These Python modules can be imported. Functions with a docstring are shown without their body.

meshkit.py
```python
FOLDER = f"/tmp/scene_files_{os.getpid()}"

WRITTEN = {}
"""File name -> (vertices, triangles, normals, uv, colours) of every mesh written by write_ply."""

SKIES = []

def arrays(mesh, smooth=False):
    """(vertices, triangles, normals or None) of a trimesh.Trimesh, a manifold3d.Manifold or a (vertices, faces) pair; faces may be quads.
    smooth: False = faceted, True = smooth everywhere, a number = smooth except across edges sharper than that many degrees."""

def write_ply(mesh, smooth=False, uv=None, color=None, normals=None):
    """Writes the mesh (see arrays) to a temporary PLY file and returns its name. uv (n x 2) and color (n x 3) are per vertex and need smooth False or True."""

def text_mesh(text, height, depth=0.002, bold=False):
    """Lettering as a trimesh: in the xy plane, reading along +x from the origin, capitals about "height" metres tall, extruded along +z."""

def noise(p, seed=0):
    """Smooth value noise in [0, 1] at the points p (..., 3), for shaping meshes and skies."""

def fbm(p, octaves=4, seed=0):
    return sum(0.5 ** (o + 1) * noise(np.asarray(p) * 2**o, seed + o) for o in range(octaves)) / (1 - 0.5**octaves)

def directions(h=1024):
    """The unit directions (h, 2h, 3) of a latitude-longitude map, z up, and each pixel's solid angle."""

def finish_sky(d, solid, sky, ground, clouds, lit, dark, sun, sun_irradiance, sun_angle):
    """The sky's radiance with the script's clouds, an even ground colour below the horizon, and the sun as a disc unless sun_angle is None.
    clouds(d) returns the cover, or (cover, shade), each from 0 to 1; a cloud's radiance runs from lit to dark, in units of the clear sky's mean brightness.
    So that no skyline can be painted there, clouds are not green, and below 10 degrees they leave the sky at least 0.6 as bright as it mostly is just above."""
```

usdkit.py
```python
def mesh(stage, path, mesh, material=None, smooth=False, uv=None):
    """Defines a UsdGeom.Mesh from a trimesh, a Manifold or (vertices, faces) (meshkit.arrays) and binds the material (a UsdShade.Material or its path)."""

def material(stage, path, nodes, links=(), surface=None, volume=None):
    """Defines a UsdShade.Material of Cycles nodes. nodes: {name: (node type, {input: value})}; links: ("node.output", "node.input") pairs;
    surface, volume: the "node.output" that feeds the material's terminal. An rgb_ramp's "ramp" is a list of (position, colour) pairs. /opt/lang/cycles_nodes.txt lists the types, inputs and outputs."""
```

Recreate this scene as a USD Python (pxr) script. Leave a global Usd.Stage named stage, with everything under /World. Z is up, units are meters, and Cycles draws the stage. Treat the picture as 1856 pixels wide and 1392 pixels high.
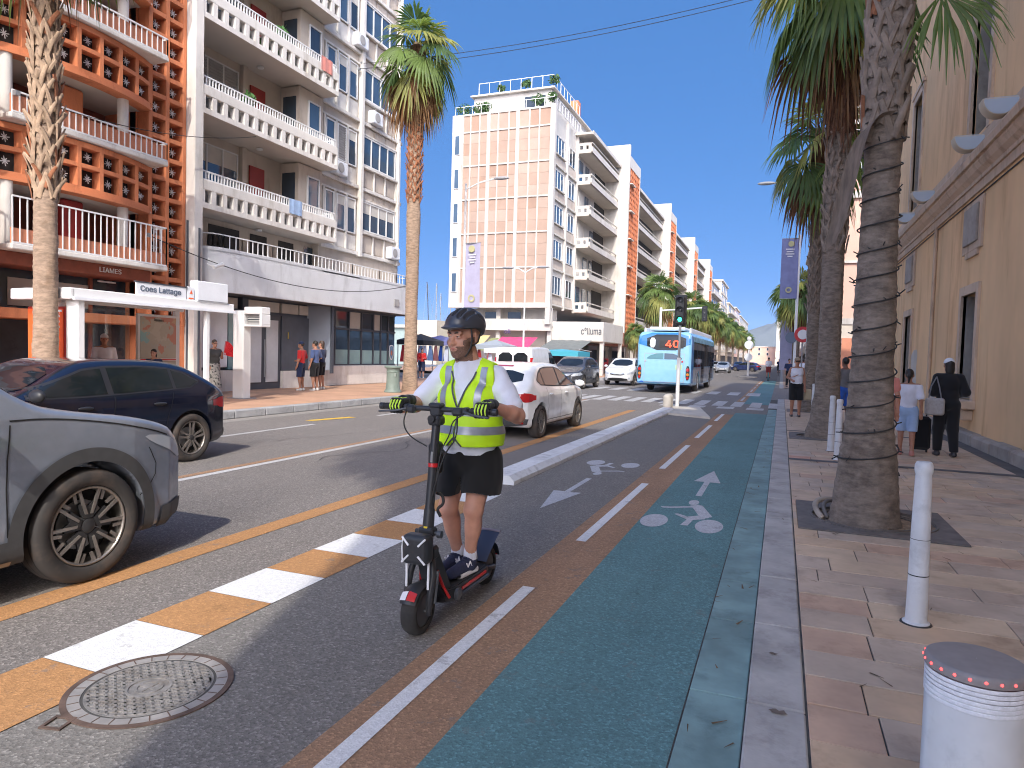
import math, random
import numpy as np
import trimesh, manifold3d, shapely, usdkit, meshkit
from shapely.geometry import Polygon, box as sbox, LineString, Point
from pxr import Usd, UsdGeom, UsdLux, UsdShade, Gf, Sdf, Vt

stage = Usd.Stage.CreateInMemory()
UsdGeom.SetStageUpAxis(stage, 'Z')
UsdGeom.SetStageMetersPerUnit(stage, 1.0)
UsdGeom.Xform.Define(stage, '/World')
UsdGeom.Scope.Define(stage, '/World/Looks')

# ---------------------------------------------------------------- camera
FPX, PW, PH, VPX, VPY, ROLL, EYE = 1240.0, 1856.0, 1392.0, 1417.0, 656.0, -0.028, 1.62
_d = np.array([VPX - PW / 2, VPY - PH / 2, FPX]); _d /= np.linalg.norm(_d)
_u = np.array([-ROLL, -1.0, 0.0]); _u[2] = -(_u[0] * _d[0] + _u[1] * _d[1]) / _d[2]; _u /= np.linalg.norm(_u)
_x = np.cross(_d, _u); _x = _x if _x[0] > 0 else -_x; _x /= np.linalg.norm(_x)
RC = np.array([_x, _d, _u])
cam = UsdGeom.Camera.Define(stage, '/World/camera')
cam.CreateHorizontalApertureAttr(36.0)
cam.CreateFocalLengthAttr(36.0 * FPX / PW)
cam.CreateClippingRangeAttr(Gf.Vec2f(0.1, 20000.0))
cam.CreateExposureAttr(1.0)
_r, _up, _b = RC[:, 0], -RC[:, 1], -RC[:, 2]
cam.AddTransformOp().Set(Gf.Matrix4d(*_r, 0, *_up, 0, *_b, 0, 0, 0, EYE, 1))

# ---------------------------------------------------------------- sky and sun
SUN_EL = math.radians(43.0)
SUN_H = np.array([0.315, -0.949])
SUN_ROT = math.atan2(SUN_H[0], SUN_H[1])
sun_dir = np.array([SUN_H[0] * math.cos(SUN_EL), SUN_H[1] * math.cos(SUN_EL), math.sin(SUN_EL)])
dome = UsdLux.DomeLight.Define(stage, '/World/sky')
skym = usdkit.material(stage, '/World/Looks/sky', {
    'sky': ('sky_texture', {'sky_type': 'single_scattering', 'sun_disc': False, 'sun_elevation': SUN_EL, 'sun_rotation': SUN_ROT, 'air_density': 1.0, 'aerosol_density': 4.4, 'ozone_density': 6.0, 'altitude': 10.0}),
    'tc': ('texture_coordinate', {}), 'up': ('vector_math', {'math_type': 'add', 'vector2': (0, 0, 0.4)}), 'nv': ('vector_math', {'math_type': 'normalize'}),
    'hs': ('hsv', {'saturation': 1.27, 'value': 1.0, 'hue': 0.5, 'fac': 1.0}),
    'bg': ('background_shader', {'strength': 0.15})}, [('tc.generated', 'up.vector1'), ('up.vector', 'nv.vector1'), ('nv.vector', 'sky.vector'), ('sky.color', 'hs.color'), ('hs.color', 'bg.color')], surface='bg.background')
UsdShade.MaterialBindingAPI.Apply(dome.GetPrim()).Bind(skym)
sun = UsdLux.DistantLight.Define(stage, '/World/sun')
sun.CreateAngleAttr(0.53); sun.CreateIntensityAttr(0.5); sun.CreateNormalizeAttr(True)
sun.CreateColorAttr(Gf.Vec3f(1.0, 0.94, 0.85))
_z = sun_dir / np.linalg.norm(sun_dir); _sx = np.cross([0, 0, 1.0], _z); _sx /= np.linalg.norm(_sx); _sy = np.cross(_z, _sx)
sun.AddTransformOp().Set(Gf.Matrix4d(*_sx, 0, *_sy, 0, *_z, 0, 0, 0, 0, 1))

# ---------------------------------------------------------------- materials
def mat(name, color, rough=0.6, var=0.0, scale=3.0, bump=0.0, bscale=60.0, bdist=0.004, metallic=0.0, spec=0.5, coat=0.0, stretch=(1, 1, 1), color2=None, lo=0.35, hi=0.65, detail=4, emit=None, estr=0.0, trans=0.0, sheen=0.0, dirt=None, dscale=1.2, sss=0.0, dstretch=(1, 1, 1)):
    """A principled material whose colour varies by noise over world position."""
    n = {'p': ('principled_bsdf', {'base_color': color, 'roughness': rough, 'metallic': metallic, 'specular_ior_level': spec, 'coat_weight': coat})}
    L = []
    if emit is not None:
        n['p'][1]['emission_color'] = emit; n['p'][1]['emission_strength'] = estr
    if trans: n['p'][1]['transmission_weight'] = trans
    if sheen: n['p'][1]['sheen_weight'] = sheen
    if sss: n['p'][1].update({'subsurface_weight': sss, 'subsurface_radius': (0.02, 0.008, 0.004), 'subsurface_scale': 1.0})
    if var or color2 is not None or bump or dirt:
        n['g'] = ('geometry', {}); n['m'] = ('mapping', {'scale': stretch}); L += [('g.position', 'm.vector')]
    out = None
    if var or color2 is not None:
        c = np.array(color)
        a, b = (c, np.array(color2)) if color2 is not None else (c * (1 - var), np.minimum(c * (1 + var), 1))
        n['n'] = ('noise_texture', {'scale': scale, 'detail': float(detail), 'roughness': 0.65})
        n['r'] = ('rgb_ramp', {'ramp': [(0, tuple(a)), (lo, tuple(a)), (hi, tuple(b)), (1, tuple(b))]})
        L += [('m.vector', 'n.vector'), ('n.fac', 'r.fac')]; out = 'r.color'
    if dirt:
        n['dn'] = ('noise_texture', {'scale': dscale, 'detail': 6.0, 'roughness': 0.7})
        n['dr'] = ('rgb_ramp', {'ramp': [(0, (1, 1, 1)), (0.52, (1, 1, 1)), (0.72, dirt), (1, dirt)]})
        n['dm'] = ('mix', {'mix_type': 'multiply', 'fac': 1.0, 'color1': color})
        n['dmap'] = ('mapping', {'scale': dstretch}); L += [('g.position', 'dmap.vector'), ('dmap.vector', 'dn.vector'), ('dn.fac', 'dr.fac'), ('dr.color', 'dm.color2')]
        if out: L += [(out, 'dm.color1')]
        out = 'dm.color'
    if out: L += [(out, 'p.base_color')]
    if bump:
        n['bn'] = ('noise_texture', {'scale': bscale, 'detail': 3.0}); n['bu'] = ('bump', {'strength': bump, 'distance': bdist})
        L += [('g.position', 'bn.vector'), ('bn.fac', 'bu.height'), ('bu.normal', 'p.normal')]
    return usdkit.material(stage, '/World/Looks/' + name, n, L, surface='p.BSDF')

# ---------------------------------------------------------------- mesh helpers
def _hull_template():
    pts, key = [], []
    for s in np.ndindex(2, 2, 2):
        sg = np.array(s) * 2 - 1
        for ax in range(3):
            ins = np.full(3, 0.2); ins[ax] = 0
            pts.append(sg * (1 - ins)); key.append((sg, ax))
    pts = np.array(pts); h = trimesh.Trimesh(pts, trimesh.convex.convex_hull(pts).faces if False else np.zeros((0, 3), int), process=False)
    from scipy.spatial import ConvexHull
    f = ConvexHull(pts).simplices.copy()
    for t in f:
        n = np.cross(pts[t[1]] - pts[t[0]], pts[t[2]] - pts[t[0]])
        if n @ pts[t].mean(0) < 0: t[1], t[2] = t[2], t[1]
    return np.array([k[0] for k in key], float), np.array([k[1] for k in key]), f
_CS, _CA, _CF = _hull_template()
_BQ = np.array([[0, 2, 3, 1], [4, 5, 7, 6], [0, 1, 5, 4], [2, 6, 7, 3], [0, 4, 6, 2], [1, 3, 7, 5]])[:, ::-1]
_BC = np.array(list(np.ndindex(2, 2, 2)), float)

class MB:
    """Collects shapes into one mesh: vertices, quads and triangles."""
    def __init__(s): s.v, s.q, s.t, s.n = [], [], [], 0
    def add(s, v, q=None, t=None):
        v = np.asarray(v, float); s.v.append(v)
        if q is not None and len(q): s.q.append(np.asarray(q, int) + s.n)
        if t is not None and len(t): s.t.append(np.asarray(t, int) + s.n)
        s.n += len(v); return s
    def box(s, x0, x1, y0, y1, z0, z1, b=0.0, M=None):
        lo, hi = np.minimum([x0, y0, z0], [x1, y1, z1]).astype(float), np.maximum([x0, y0, z0], [x1, y1, z1]).astype(float)
        c, h = (lo + hi) / 2, (hi - lo) / 2
        if b:
            b = min(b, h.min() * 0.9)
            ins = np.full((24, 3), b); ins[np.arange(24), _CA] = 0
            v, q, t = c + _CS * (h - ins), None, _CF
        else: v, q, t = lo + _BC * (hi - lo), _BQ, None
        if M is not None: v = v @ np.asarray(M)[:3, :3].T + np.asarray(M)[:3, 3]
        return s.add(v, q, t)
    def cbox(s, c, size, b=0.0, M=None):
        c, h = np.asarray(c, float), np.asarray(size, float) / 2
        return s.box(c[0] - h[0], c[0] + h[0], c[1] - h[1], c[1] + h[1], c[2] - h[2], c[2] + h[2], b, M)
    def quad(s, *p): return s.add(p, [[0, 1, 2, 3]])
    def poly(s, pts, depth=None, M=None):
        """A flat polygon (shapely, in xy) as triangles, extruded by depth when given."""
        for g in getattr(pts, 'geoms', [pts]):
            if g.is_empty or g.area < 1e-9 or g.geom_type != 'Polygon': continue
            if depth: m = trimesh.creation.extrude_polygon(g, depth, engine='earcut'); v, f = np.array(m.vertices), np.array(m.faces)
            else:
                v, f = trimesh.creation.triangulate_polygon(g, engine='earcut'); v = np.c_[v, np.zeros(len(v))]
                n = np.cross(v[f[:, 1]] - v[f[:, 0]], v[f[:, 2]] - v[f[:, 0]])[:, 2]; f = np.where(n[:, None] < 0, f[:, [0, 2, 1]], f)
            if M is not None: v = v @ np.asarray(M)[:3, :3].T + np.asarray(M)[:3, 3]
            s.add(v, t=f)
        return s
    def tube(s, pts, r, sides=8, cap=True):
        p = np.asarray(pts, float); r = np.broadcast_to(np.asarray(r, float), (len(p),))
        t = np.gradient(p, axis=0); t /= np.linalg.norm(t, axis=1, keepdims=True) + 1e-12
        a = np.zeros_like(t); ref = np.array([0, 0, 1.0]) if abs(t[0, 2]) < 0.9 else np.array([1.0, 0, 0])
        for i in range(len(p)):
            x = np.cross(t[i], ref); x /= np.linalg.norm(x) + 1e-12; a[i] = x; ref = np.cross(x, t[i])
        b = np.cross(t, a); an = np.arange(sides) * 2 * np.pi / sides
        v = p[:, None] + r[:, None, None] * (np.cos(an)[None, :, None] * a[:, None] + np.sin(an)[None, :, None] * b[:, None])
        i, j = np.meshgrid(np.arange(len(p) - 1), np.arange(sides), indexing='ij'); i, j = i.ravel(), j.ravel(); k = (j + 1) % sides
        q = np.stack([i * sides + j, i * sides + k, (i + 1) * sides + k, (i + 1) * sides + j], 1)
        v = v.reshape(-1, 3); tt = []
        if cap:
            n = len(v); v = np.vstack([v, p[:1], p[-1:]])
            for j2 in range(sides):
                tt += [[n, (j2 + 1) % sides, j2], [n + 1, (len(p) - 1) * sides + j2, (len(p) - 1) * sides + (j2 + 1) % sides]]
        return s.add(v, q, tt)
    def lathe(s, prof, c=(0, 0, 0), n=24, M=None, wob=None):
        """A profile of (radius, z) turned about z; M turns it elsewhere."""
        pr = np.asarray(prof, float); an = np.arange(n) * 2 * np.pi / n
        rr = np.repeat(pr[:, :1], n, 1)
        if wob is not None: rr = rr * wob(an[None, :], pr[:, 1:])
        v = np.stack([rr * np.cos(an), rr * np.sin(an), np.repeat(pr[:, 1:], n, 1)], -1).reshape(-1, 3)
        i, j = np.meshgrid(np.arange(len(pr) - 1), np.arange(n), indexing='ij'); i, j = i.ravel(), j.ravel(); k = (j + 1) % n
        q = np.stack([i * n + j, i * n + k, (i + 1) * n + k, (i + 1) * n + j], 1)
        if M is not None: v = v @ np.asarray(M)[:3, :3].T + np.asarray(M)[:3, 3]
        return s.add(v + np.asarray(c, float), q)
    def grid(s, V):
        """A sheet from an (n, m, 3) array of points."""
        n, m = V.shape[:2]; i, j = np.meshgrid(np.arange(n - 1), np.arange(m - 1), indexing='ij'); i, j = i.ravel(), j.ravel()
        return s.add(V.reshape(-1, 3), np.stack([i * m + j, (i + 1) * m + j, (i + 1) * m + j + 1, i * m + j + 1], 1))
    def tm(s, m, M=None):
        if hasattr(m, 'to_mesh'):
            x = m.to_mesh(); v, f = np.array(x.vert_properties[:, :3], float), np.array(x.tri_verts)
        else: v, f = np.array(m.vertices), np.array(m.faces)
        if M is not None: v = v @ np.asarray(M)[:3, :3].T + np.asarray(M)[:3, 3]
        return s.add(v, t=f)
    def move(s, M):
        M = np.asarray(M); s.v = [v @ M[:3, :3].T + M[:3, 3] for v in s.v]; return s
    def arrays(s):
        return (np.vstack(s.v) if s.v else np.zeros((0, 3)), np.vstack(s.q) if s.q else np.zeros((0, 4), int), np.vstack(s.t) if s.t else np.zeros((0, 3), int))

def T4(x=0, y=0, z=0, rz=0, rx=0, ry=0, s=1):
    m = trimesh.transformations.euler_matrix(rx, ry, rz, 'sxyz'); m[:3, :3] = m[:3, :3] * s; m[:3, 3] = (x, y, z); return m

def frame(o, xa, ya):
    """A matrix that lays local x along xa and local y along ya at o."""
    xa, ya = np.asarray(xa, float), np.asarray(ya, float); m = np.eye(4); m[:3, 0], m[:3, 1], m[:3, 2], m[:3, 3] = xa, ya, np.cross(xa, ya), o; return m

_used = {}
def newpath(parent, name):
    k = (parent, name); n = _used.get(k, 0); _used[k] = n + 1
    return f'{parent}/{name}' + (f'_{n:03d}' if n else '')

def put(path, mb, m, smooth=False, normals=None, off=None):
    if smooth not in (False, True) and normals is None:
        v, q, t = mb.arrays(); f = np.vstack([t, q[:, [0, 1, 2]], q[:, [0, 2, 3]]]) if len(q) else t
        tmm = trimesh.Trimesh(v, f, process=True, merge_tex=True, merge_norm=True)
        sm = trimesh.graph.smooth_shade(tmm, angle=math.radians(smooth), facet_minarea=None)
        v, t, q = np.array(sm.vertices), np.array(sm.faces), np.zeros((0, 4), int); smooth = True
    else: v, q, t = mb.arrays()
    if off is not None: v = v - np.asarray(off)
    g = UsdGeom.Mesh.Define(stage, path)
    g.CreatePointsAttr(Vt.Vec3fArray.FromNumpy(v.astype(np.float32)))
    g.CreateFaceVertexCountsAttr(Vt.IntArray.FromNumpy(np.r_[np.full(len(q), 4), np.full(len(t), 3)].astype(np.int32)))
    g.CreateFaceVertexIndicesAttr(Vt.IntArray.FromNumpy(np.r_[q.ravel(), t.ravel()].astype(np.int32)))
    g.CreateSubdivisionSchemeAttr('none')
    if normals is None and smooth:
        n = np.zeros_like(v)
        for f in (q[:, [0, 1, 2]], q[:, [0, 2, 3]], t):
            if len(f):
                c = np.cross(v[f[:, 1]] - v[f[:, 0]], v[f[:, 2]] - v[f[:, 0]])
                for k in range(3): np.add.at(n, f[:, k], c)
        normals = n / (np.linalg.norm(n, axis=1, keepdims=True) + 1e-20)
    if normals is not None:
        g.CreateNormalsAttr(Vt.Vec3fArray.FromNumpy(np.asarray(normals, np.float32))); g.SetNormalsInterpolation('vertex')
    if m is not None: UsdShade.MaterialBindingAPI.Apply(g.GetPrim()).Bind(m)
    return g.GetPrim()

class Thing:
    """A thing: an Xform at its base with its parts as children. wp() takes a mesh in world coordinates."""
    def __init__(s, name, label, cat, loc=(0, 0, 0), rz=0.0, group=None, kind=None):
        s.path = newpath('/World', name); s.loc, s.rz = np.asarray(loc, float), rz; s.name = name
        x = UsdGeom.Xform.Define(stage, s.path); x.AddTranslateOp().Set(Gf.Vec3d(*map(float, loc))); x.AddRotateZOp().Set(math.degrees(rz))
        s.prim = x.GetPrim(); data(s.prim, label, cat, group, kind)
    def part(s, name, mb, m, smooth=False, under=None, label=None, normals=None, kind=None):
        p = newpath(under or s.path, name); g = put(p, mb, m, smooth, normals)
        data(g, label, None, None, kind); return p
    def wp(s, name, mb, m, smooth=False, under=None, label=None, kind=None):
        p = newpath(under or s.path, name); data(put(p, mb, m, smooth, None, s.loc), label, None, None, kind); return p
    def dup(s, loc, rz=0.0, label=None, name=None, scale=None):
        p = newpath('/World', name or s.name); x = UsdGeom.Xform.Define(stage, p); r = x.GetPrim()
        r.GetReferences().AddInternalReference(s.path)
        x.ClearXformOpOrder()
        r.GetAttribute('xformOp:translate').Set(Gf.Vec3d(*map(float, loc))) if r.HasAttribute('xformOp:translate') else x.AddTranslateOp().Set(Gf.Vec3d(*map(float, loc)))
        r.GetAttribute('xformOp:rotateZ').Set(math.degrees(rz))
        order = ['xformOp:translate', 'xformOp:rotateZ']
        if scale:
            x.AddScaleOp().Set(Gf.Vec3f(scale, scale, scale)); order.append('xformOp:scale')
        x.GetXformOpOrderAttr().Set(order)
        r.SetInstanceable(True)
        if label: r.SetCustomDataByKey('label', label)
        return r

def data(p, label=None, cat=None, group=None, kind=None):
    for k, v in (('label', label), ('category', cat), ('group', group), ('kind', kind)):
        if v: p.SetCustomDataByKey(k, v)

def single(name, mb, m, label=None, cat=None, group=None, kind=None, smooth=False):
    p = put(newpath('/World', name), mb, m, smooth); data(p, label, cat, group, kind); return p

def chaikin(p, n=2, closed=True):
    p = np.asarray(p, float)
    for _ in range(n):
        q = np.roll(p, -1, 0) if closed else p[1:]
        a = p if closed else p[:-1]
        r = np.stack([a * 0.75 + q * 0.25, a * 0.25 + q * 0.75], 1).reshape(-1, p.shape[1])
        p = r if closed else np.vstack([p[:1], r, p[-1:]])
    return p

# ---------------------------------------------------------------- shared looks
WHITE_WALL = mat('white_wall', (0.66, 0.63, 0.585), 0.78, var=0.07, scale=0.7, dirt=(0.70, 0.66, 0.61), dscale=1.4, dstretch=(1, 1, .22))
WHITE_PAINT = mat('white_paint', (0.72, 0.72, 0.71), 0.5, var=0.05, scale=4)
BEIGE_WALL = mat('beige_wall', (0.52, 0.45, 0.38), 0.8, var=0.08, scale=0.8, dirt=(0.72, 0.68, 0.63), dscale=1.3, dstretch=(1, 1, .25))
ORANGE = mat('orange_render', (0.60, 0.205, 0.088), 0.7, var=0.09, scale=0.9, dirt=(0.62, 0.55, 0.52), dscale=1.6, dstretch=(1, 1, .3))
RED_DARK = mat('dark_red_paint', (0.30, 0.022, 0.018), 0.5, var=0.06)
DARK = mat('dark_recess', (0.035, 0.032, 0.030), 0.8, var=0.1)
CHAR = mat('charcoal_frame', (0.055, 0.062, 0.078), 0.45)
GLASS = mat('window_glass', (0.028, 0.040, 0.055), 0.04, spec=0.75, var=0.25, scale=0.5)
GLASS_SKY = mat('window_glass_clear', (0.05, 0.085, 0.13), 0.03, spec=0.9, var=0.2, scale=0.4)
CURTAIN = mat('pale_blind', (0.55, 0.52, 0.47), 0.8, var=0.05, scale=2)
METAL_WHITE = mat('white_metal', (0.70, 0.70, 0.69), 0.35)
METAL_GREY = mat('grey_metal', (0.30, 0.31, 0.32), 0.4, metallic=0.4)
BLACK = mat('black_plastic', (0.018, 0.018, 0.020), 0.45)
RUBBER = mat('rubber', (0.022, 0.021, 0.021), 0.75, var=0.2, scale=9)
WIRE = mat('dark_cable', (0.02, 0.02, 0.02), 0.6)
# ================================================================ ground and road
def road_material(name, c, agg=0.35, rough=0.85, patch=0.14, wear=0.0):
    c = np.array(c)
    n = {'g': ('geometry', {}), 'v': ('voronoi_texture', {'scale': 95.0, 'feature': 'f1'}), 'w': ('noise_texture', {'scale': 0.55, 'detail': 5.0, 'roughness': 0.6}),
         'f': ('noise_texture', {'scale': 38.0, 'detail': 4.0, 'roughness': 0.75}),
         'sep': ('separate_color', {}), 'st': ('mapping', {'scale': (1, .07, 1)}), 'sn': ('noise_texture', {'scale': 3.2, 'detail': 5.0, 'roughness': .65}), 'sr': ('rgb_ramp', {'ramp': [(0, (1 - patch * 1.1,) * 3), (.42, (1 - patch * .25,) * 3), (.6, (1, 1, 1)), (1, (1 + patch * .6,) * 3)]}), 'm3': ('mix', {'mix_type': 'multiply', 'fac': 1.0}),
         'sp': ('noise_texture', {'scale': 2.1, 'detail': 7.0, 'roughness': .75}), 'spr': ('rgb_ramp', {'ramp': [(0, (1, 1, 1)), (.60, (1, 1, 1)), (.70, (1 - patch * 1.4,) * 3), (1, (1 - patch * 1.8,) * 3)]}), 'm4': ('mix', {'mix_type': 'multiply', 'fac': 1.0}),
         'wn': ('noise_texture', {'scale': 5.5, 'detail': 9.0, 'roughness': .78}), 'wr': ('rgb_ramp', {'ramp': [(0, (0, 0, 0)), (.585 - .02 * wear, (0, 0, 0)), (.64 - .02 * wear, (wear,) * 3), (1, (wear,) * 3)]}), 'wm': ('mix', {'mix_type': 'mix', 'fac': 0.0, 'color2': (.165, .15, .135)}),
         'r1': ('rgb_ramp', {'ramp': [(0, tuple(c * (1 - agg))), (0.45, tuple(c)), (0.8, tuple(c * 1.06)), (1, tuple(np.minimum(c * (1 + 2.2 * agg), 1)))]}),
         'r2': ('rgb_ramp', {'ramp': [(0.0, (1 - patch,) * 3), (0.4, (1 - patch * .4,) * 3), (0.62, (1, 1, 1)), (1, (1 + patch * .5,) * 3)]}),
         'r3': ('rgb_ramp', {'ramp': [(0.0, (0.72,) * 3), (0.42, (0.94,) * 3), (0.62, (1.05,) * 3), (1, (1.25,) * 3)]}),
         'm': ('mix', {'mix_type': 'multiply', 'fac': 1.0}), 'm2': ('mix', {'mix_type': 'multiply', 'fac': 1.0}),
         'b': ('bump', {'strength': 0.5, 'distance': 0.004}), 'p': ('principled_bsdf', {'roughness': rough, 'specular_ior_level': 0.3})}
    L = [('g.position', 'v.vector'), ('g.position', 'w.vector'), ('g.position', 'f.vector'), ('v.color', 'sep.color'), ('sep.r', 'r1.fac'), ('w.fac', 'r2.fac'), ('f.fac', 'r3.fac'), ('r1.color', 'm.color1'), ('r2.color', 'm.color2'), ('m.color', 'm2.color1'), ('r3.color', 'm2.color2'), ('g.position', 'st.vector'), ('st.vector', 'sn.vector'), ('sn.fac', 'sr.fac'), ('m2.color', 'm3.color1'), ('sr.color', 'm3.color2'), ('g.position', 'sp.vector'), ('sp.fac', 'spr.fac'), ('m3.color', 'm4.color1'), ('spr.color', 'm4.color2'), ('m4.color', 'wm.color1'), ('g.position', 'wn.vector'), ('wn.fac', 'wr.fac'), ('wr.color', 'wm.fac'), ('wm.color', 'p.base_color'), ('v.distance', 'b.height'), ('b.normal', 'p.normal')]
    return usdkit.material(stage, '/World/Looks/' + name, n, L, surface='p.BSDF')
ASPHALT = road_material('asphalt', (0.195, 0.176, 0.16))
PATH_ASPHALT = road_material('cycle_path_asphalt', (0.19, 0.178, 0.162), 0.3)
GREEN_LANE = road_material('green_lane_coating', (0.118, 0.232, 0.24), 0.22, patch=0.26, wear=.35)
OCHRE = road_material('ochre_paint', (0.43, 0.225, 0.095), 0.14, patch=0.2, wear=.55)
OCHRE_WORN = road_material('worn_ochre_paint', (0.35, 0.21, 0.125), 0.2, patch=0.3, wear=.6)
ROAD_WHITE = road_material('road_white_paint', (0.68, 0.68, 0.67), 0.05, patch=0.12, wear=.4)
ROAD_WHITE_WORN = road_material('worn_white_paint', (0.50, 0.49, 0.48), 0.12, patch=0.3, wear=.75)
YELLOW_PAINT = road_material('yellow_paint', (0.70, 0.45, 0.05), 0.08)
KERB = mat('kerb_stone', (0.37, 0.355, 0.335), 0.75, var=0.2, scale=2.2, bump=0.3, bscale=70, dirt=(0.62, 0.6, 0.6), dscale=3.2)
GUTTER = mat('gutter_stone', (0.17, 0.275, 0.275), 0.75, var=0.22, scale=2.0, bump=0.3, bscale=80, dirt=(0.6, 0.62, 0.62), dscale=3.0)
SEP_WHITE = mat('separator_white', (0.62, 0.63, 0.64), 0.6, var=0.1, scale=2, dirt=(0.6, 0.6, 0.6), dscale=5)
DARK_JOINT = mat('dark_joint', (0.06, 0.058, 0.055), 0.9, var=0.3, scale=6)
PAVE_FAR = mat('far_paving', (0.36, 0.245, 0.17), 0.7, var=0.15, scale=1.4, bump=0.1)
PAVE_LEFT = mat('left_paving', (0.46, 0.27, 0.17), 0.75, var=0.14, scale=0.8)
GROUND = mat('ground', (0.22, 0.20, 0.18), 0.9, var=0.1, scale=0.05)
HILL = mat('hill', (0.085, 0.10, 0.10), 0.9, var=0.3, scale=0.004)
WATER = mat('harbour_water', (0.02, 0.06, 0.09), 0.15, var=0.1, scale=0.2)

def sheet(x0, x1, y0, y1, z): return MB().quad((x0, y0, z), (x1, y0, z), (x1, y1, z), (x0, y1, z))
single('ground', sheet(-3000, 3000, -200, 5000, -0.03), GROUND, 'flat ground reaching to the hills', 'ground', kind='structure')
road = Thing('road', 'grey asphalt avenue with cycle lanes and painted lines', 'road', kind='structure')
def rp(name, mb, m, **k): return road.wp(name, mb, m, **k)
rp('asphalt', MB().quad((-11.4, -40, 0), (-0.35, -40, 0), (-0.35, 420, 0), (-11.4, 420, 0)), ASPHALT)
rp('side_street', sheet(-0.35, 40, 31.0, 45.0, 0.001).add([(-70, 32.5, .001), (-11.4, 32.5, .001), (-11.4, 46.5, .001), (-70, 46.5, .001)], [[0, 1, 2, 3]]), ASPHALT)
cyc = Thing('cycle_path', 'two-way cycle path: grey lane and green lane beside the kerb', 'cycle path', kind='structure')
def cp(name, mb, m, **k): return cyc.wp(name, mb, m, **k)
cp('grey_lane', sheet(-2.93, -1.73, -12, 21.6, 0.004), PATH_ASPHALT)
cp('green_lane', sheet(-1.26, -0.36, -12, 22.2, 0.004), GREEN_LANE)
cp('green_lane', sheet(-1.26, -0.36, 27.0, 62, 0.004), GREEN_LANE)
cp('ochre_strip', sheet(-1.52, -1.26, -12, 21.4, 0.004), OCHRE_WORN)
cp('ochre_strip', sheet(-1.73, -1.52, -12, 21.4, 0.0045), OCHRE_WORN)
cp('ochre_strip', sheet(-1.60, -1.30, 27, 60, 0.004), OCHRE_WORN)
for k in range(6):
    y = 1.38 + 4.36 * k
    if k < 5: cp('white_dash', sheet(-1.615, -1.525, y, min(y + 3.05, 21.4), 0.008), ROAD_WHITE)
for k in range(7):
    cp('white_dash', sheet(-1.50, -1.42, 29 + 4.5 * k, 32 + 4.5 * k, 0.008), ROAD_WHITE_WORN)
# squares along the separation of the cycle path from the road
for k in range(-8, 9):
    y = 2.33 + 0.545 * k
    white = k % 2 == 0
    cp('white_square' if white else 'ochre_square', sheet(-3.45, -2.935, y + .002, y + 0.543, 0.006), ROAD_WHITE if white else OCHRE)
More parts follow.
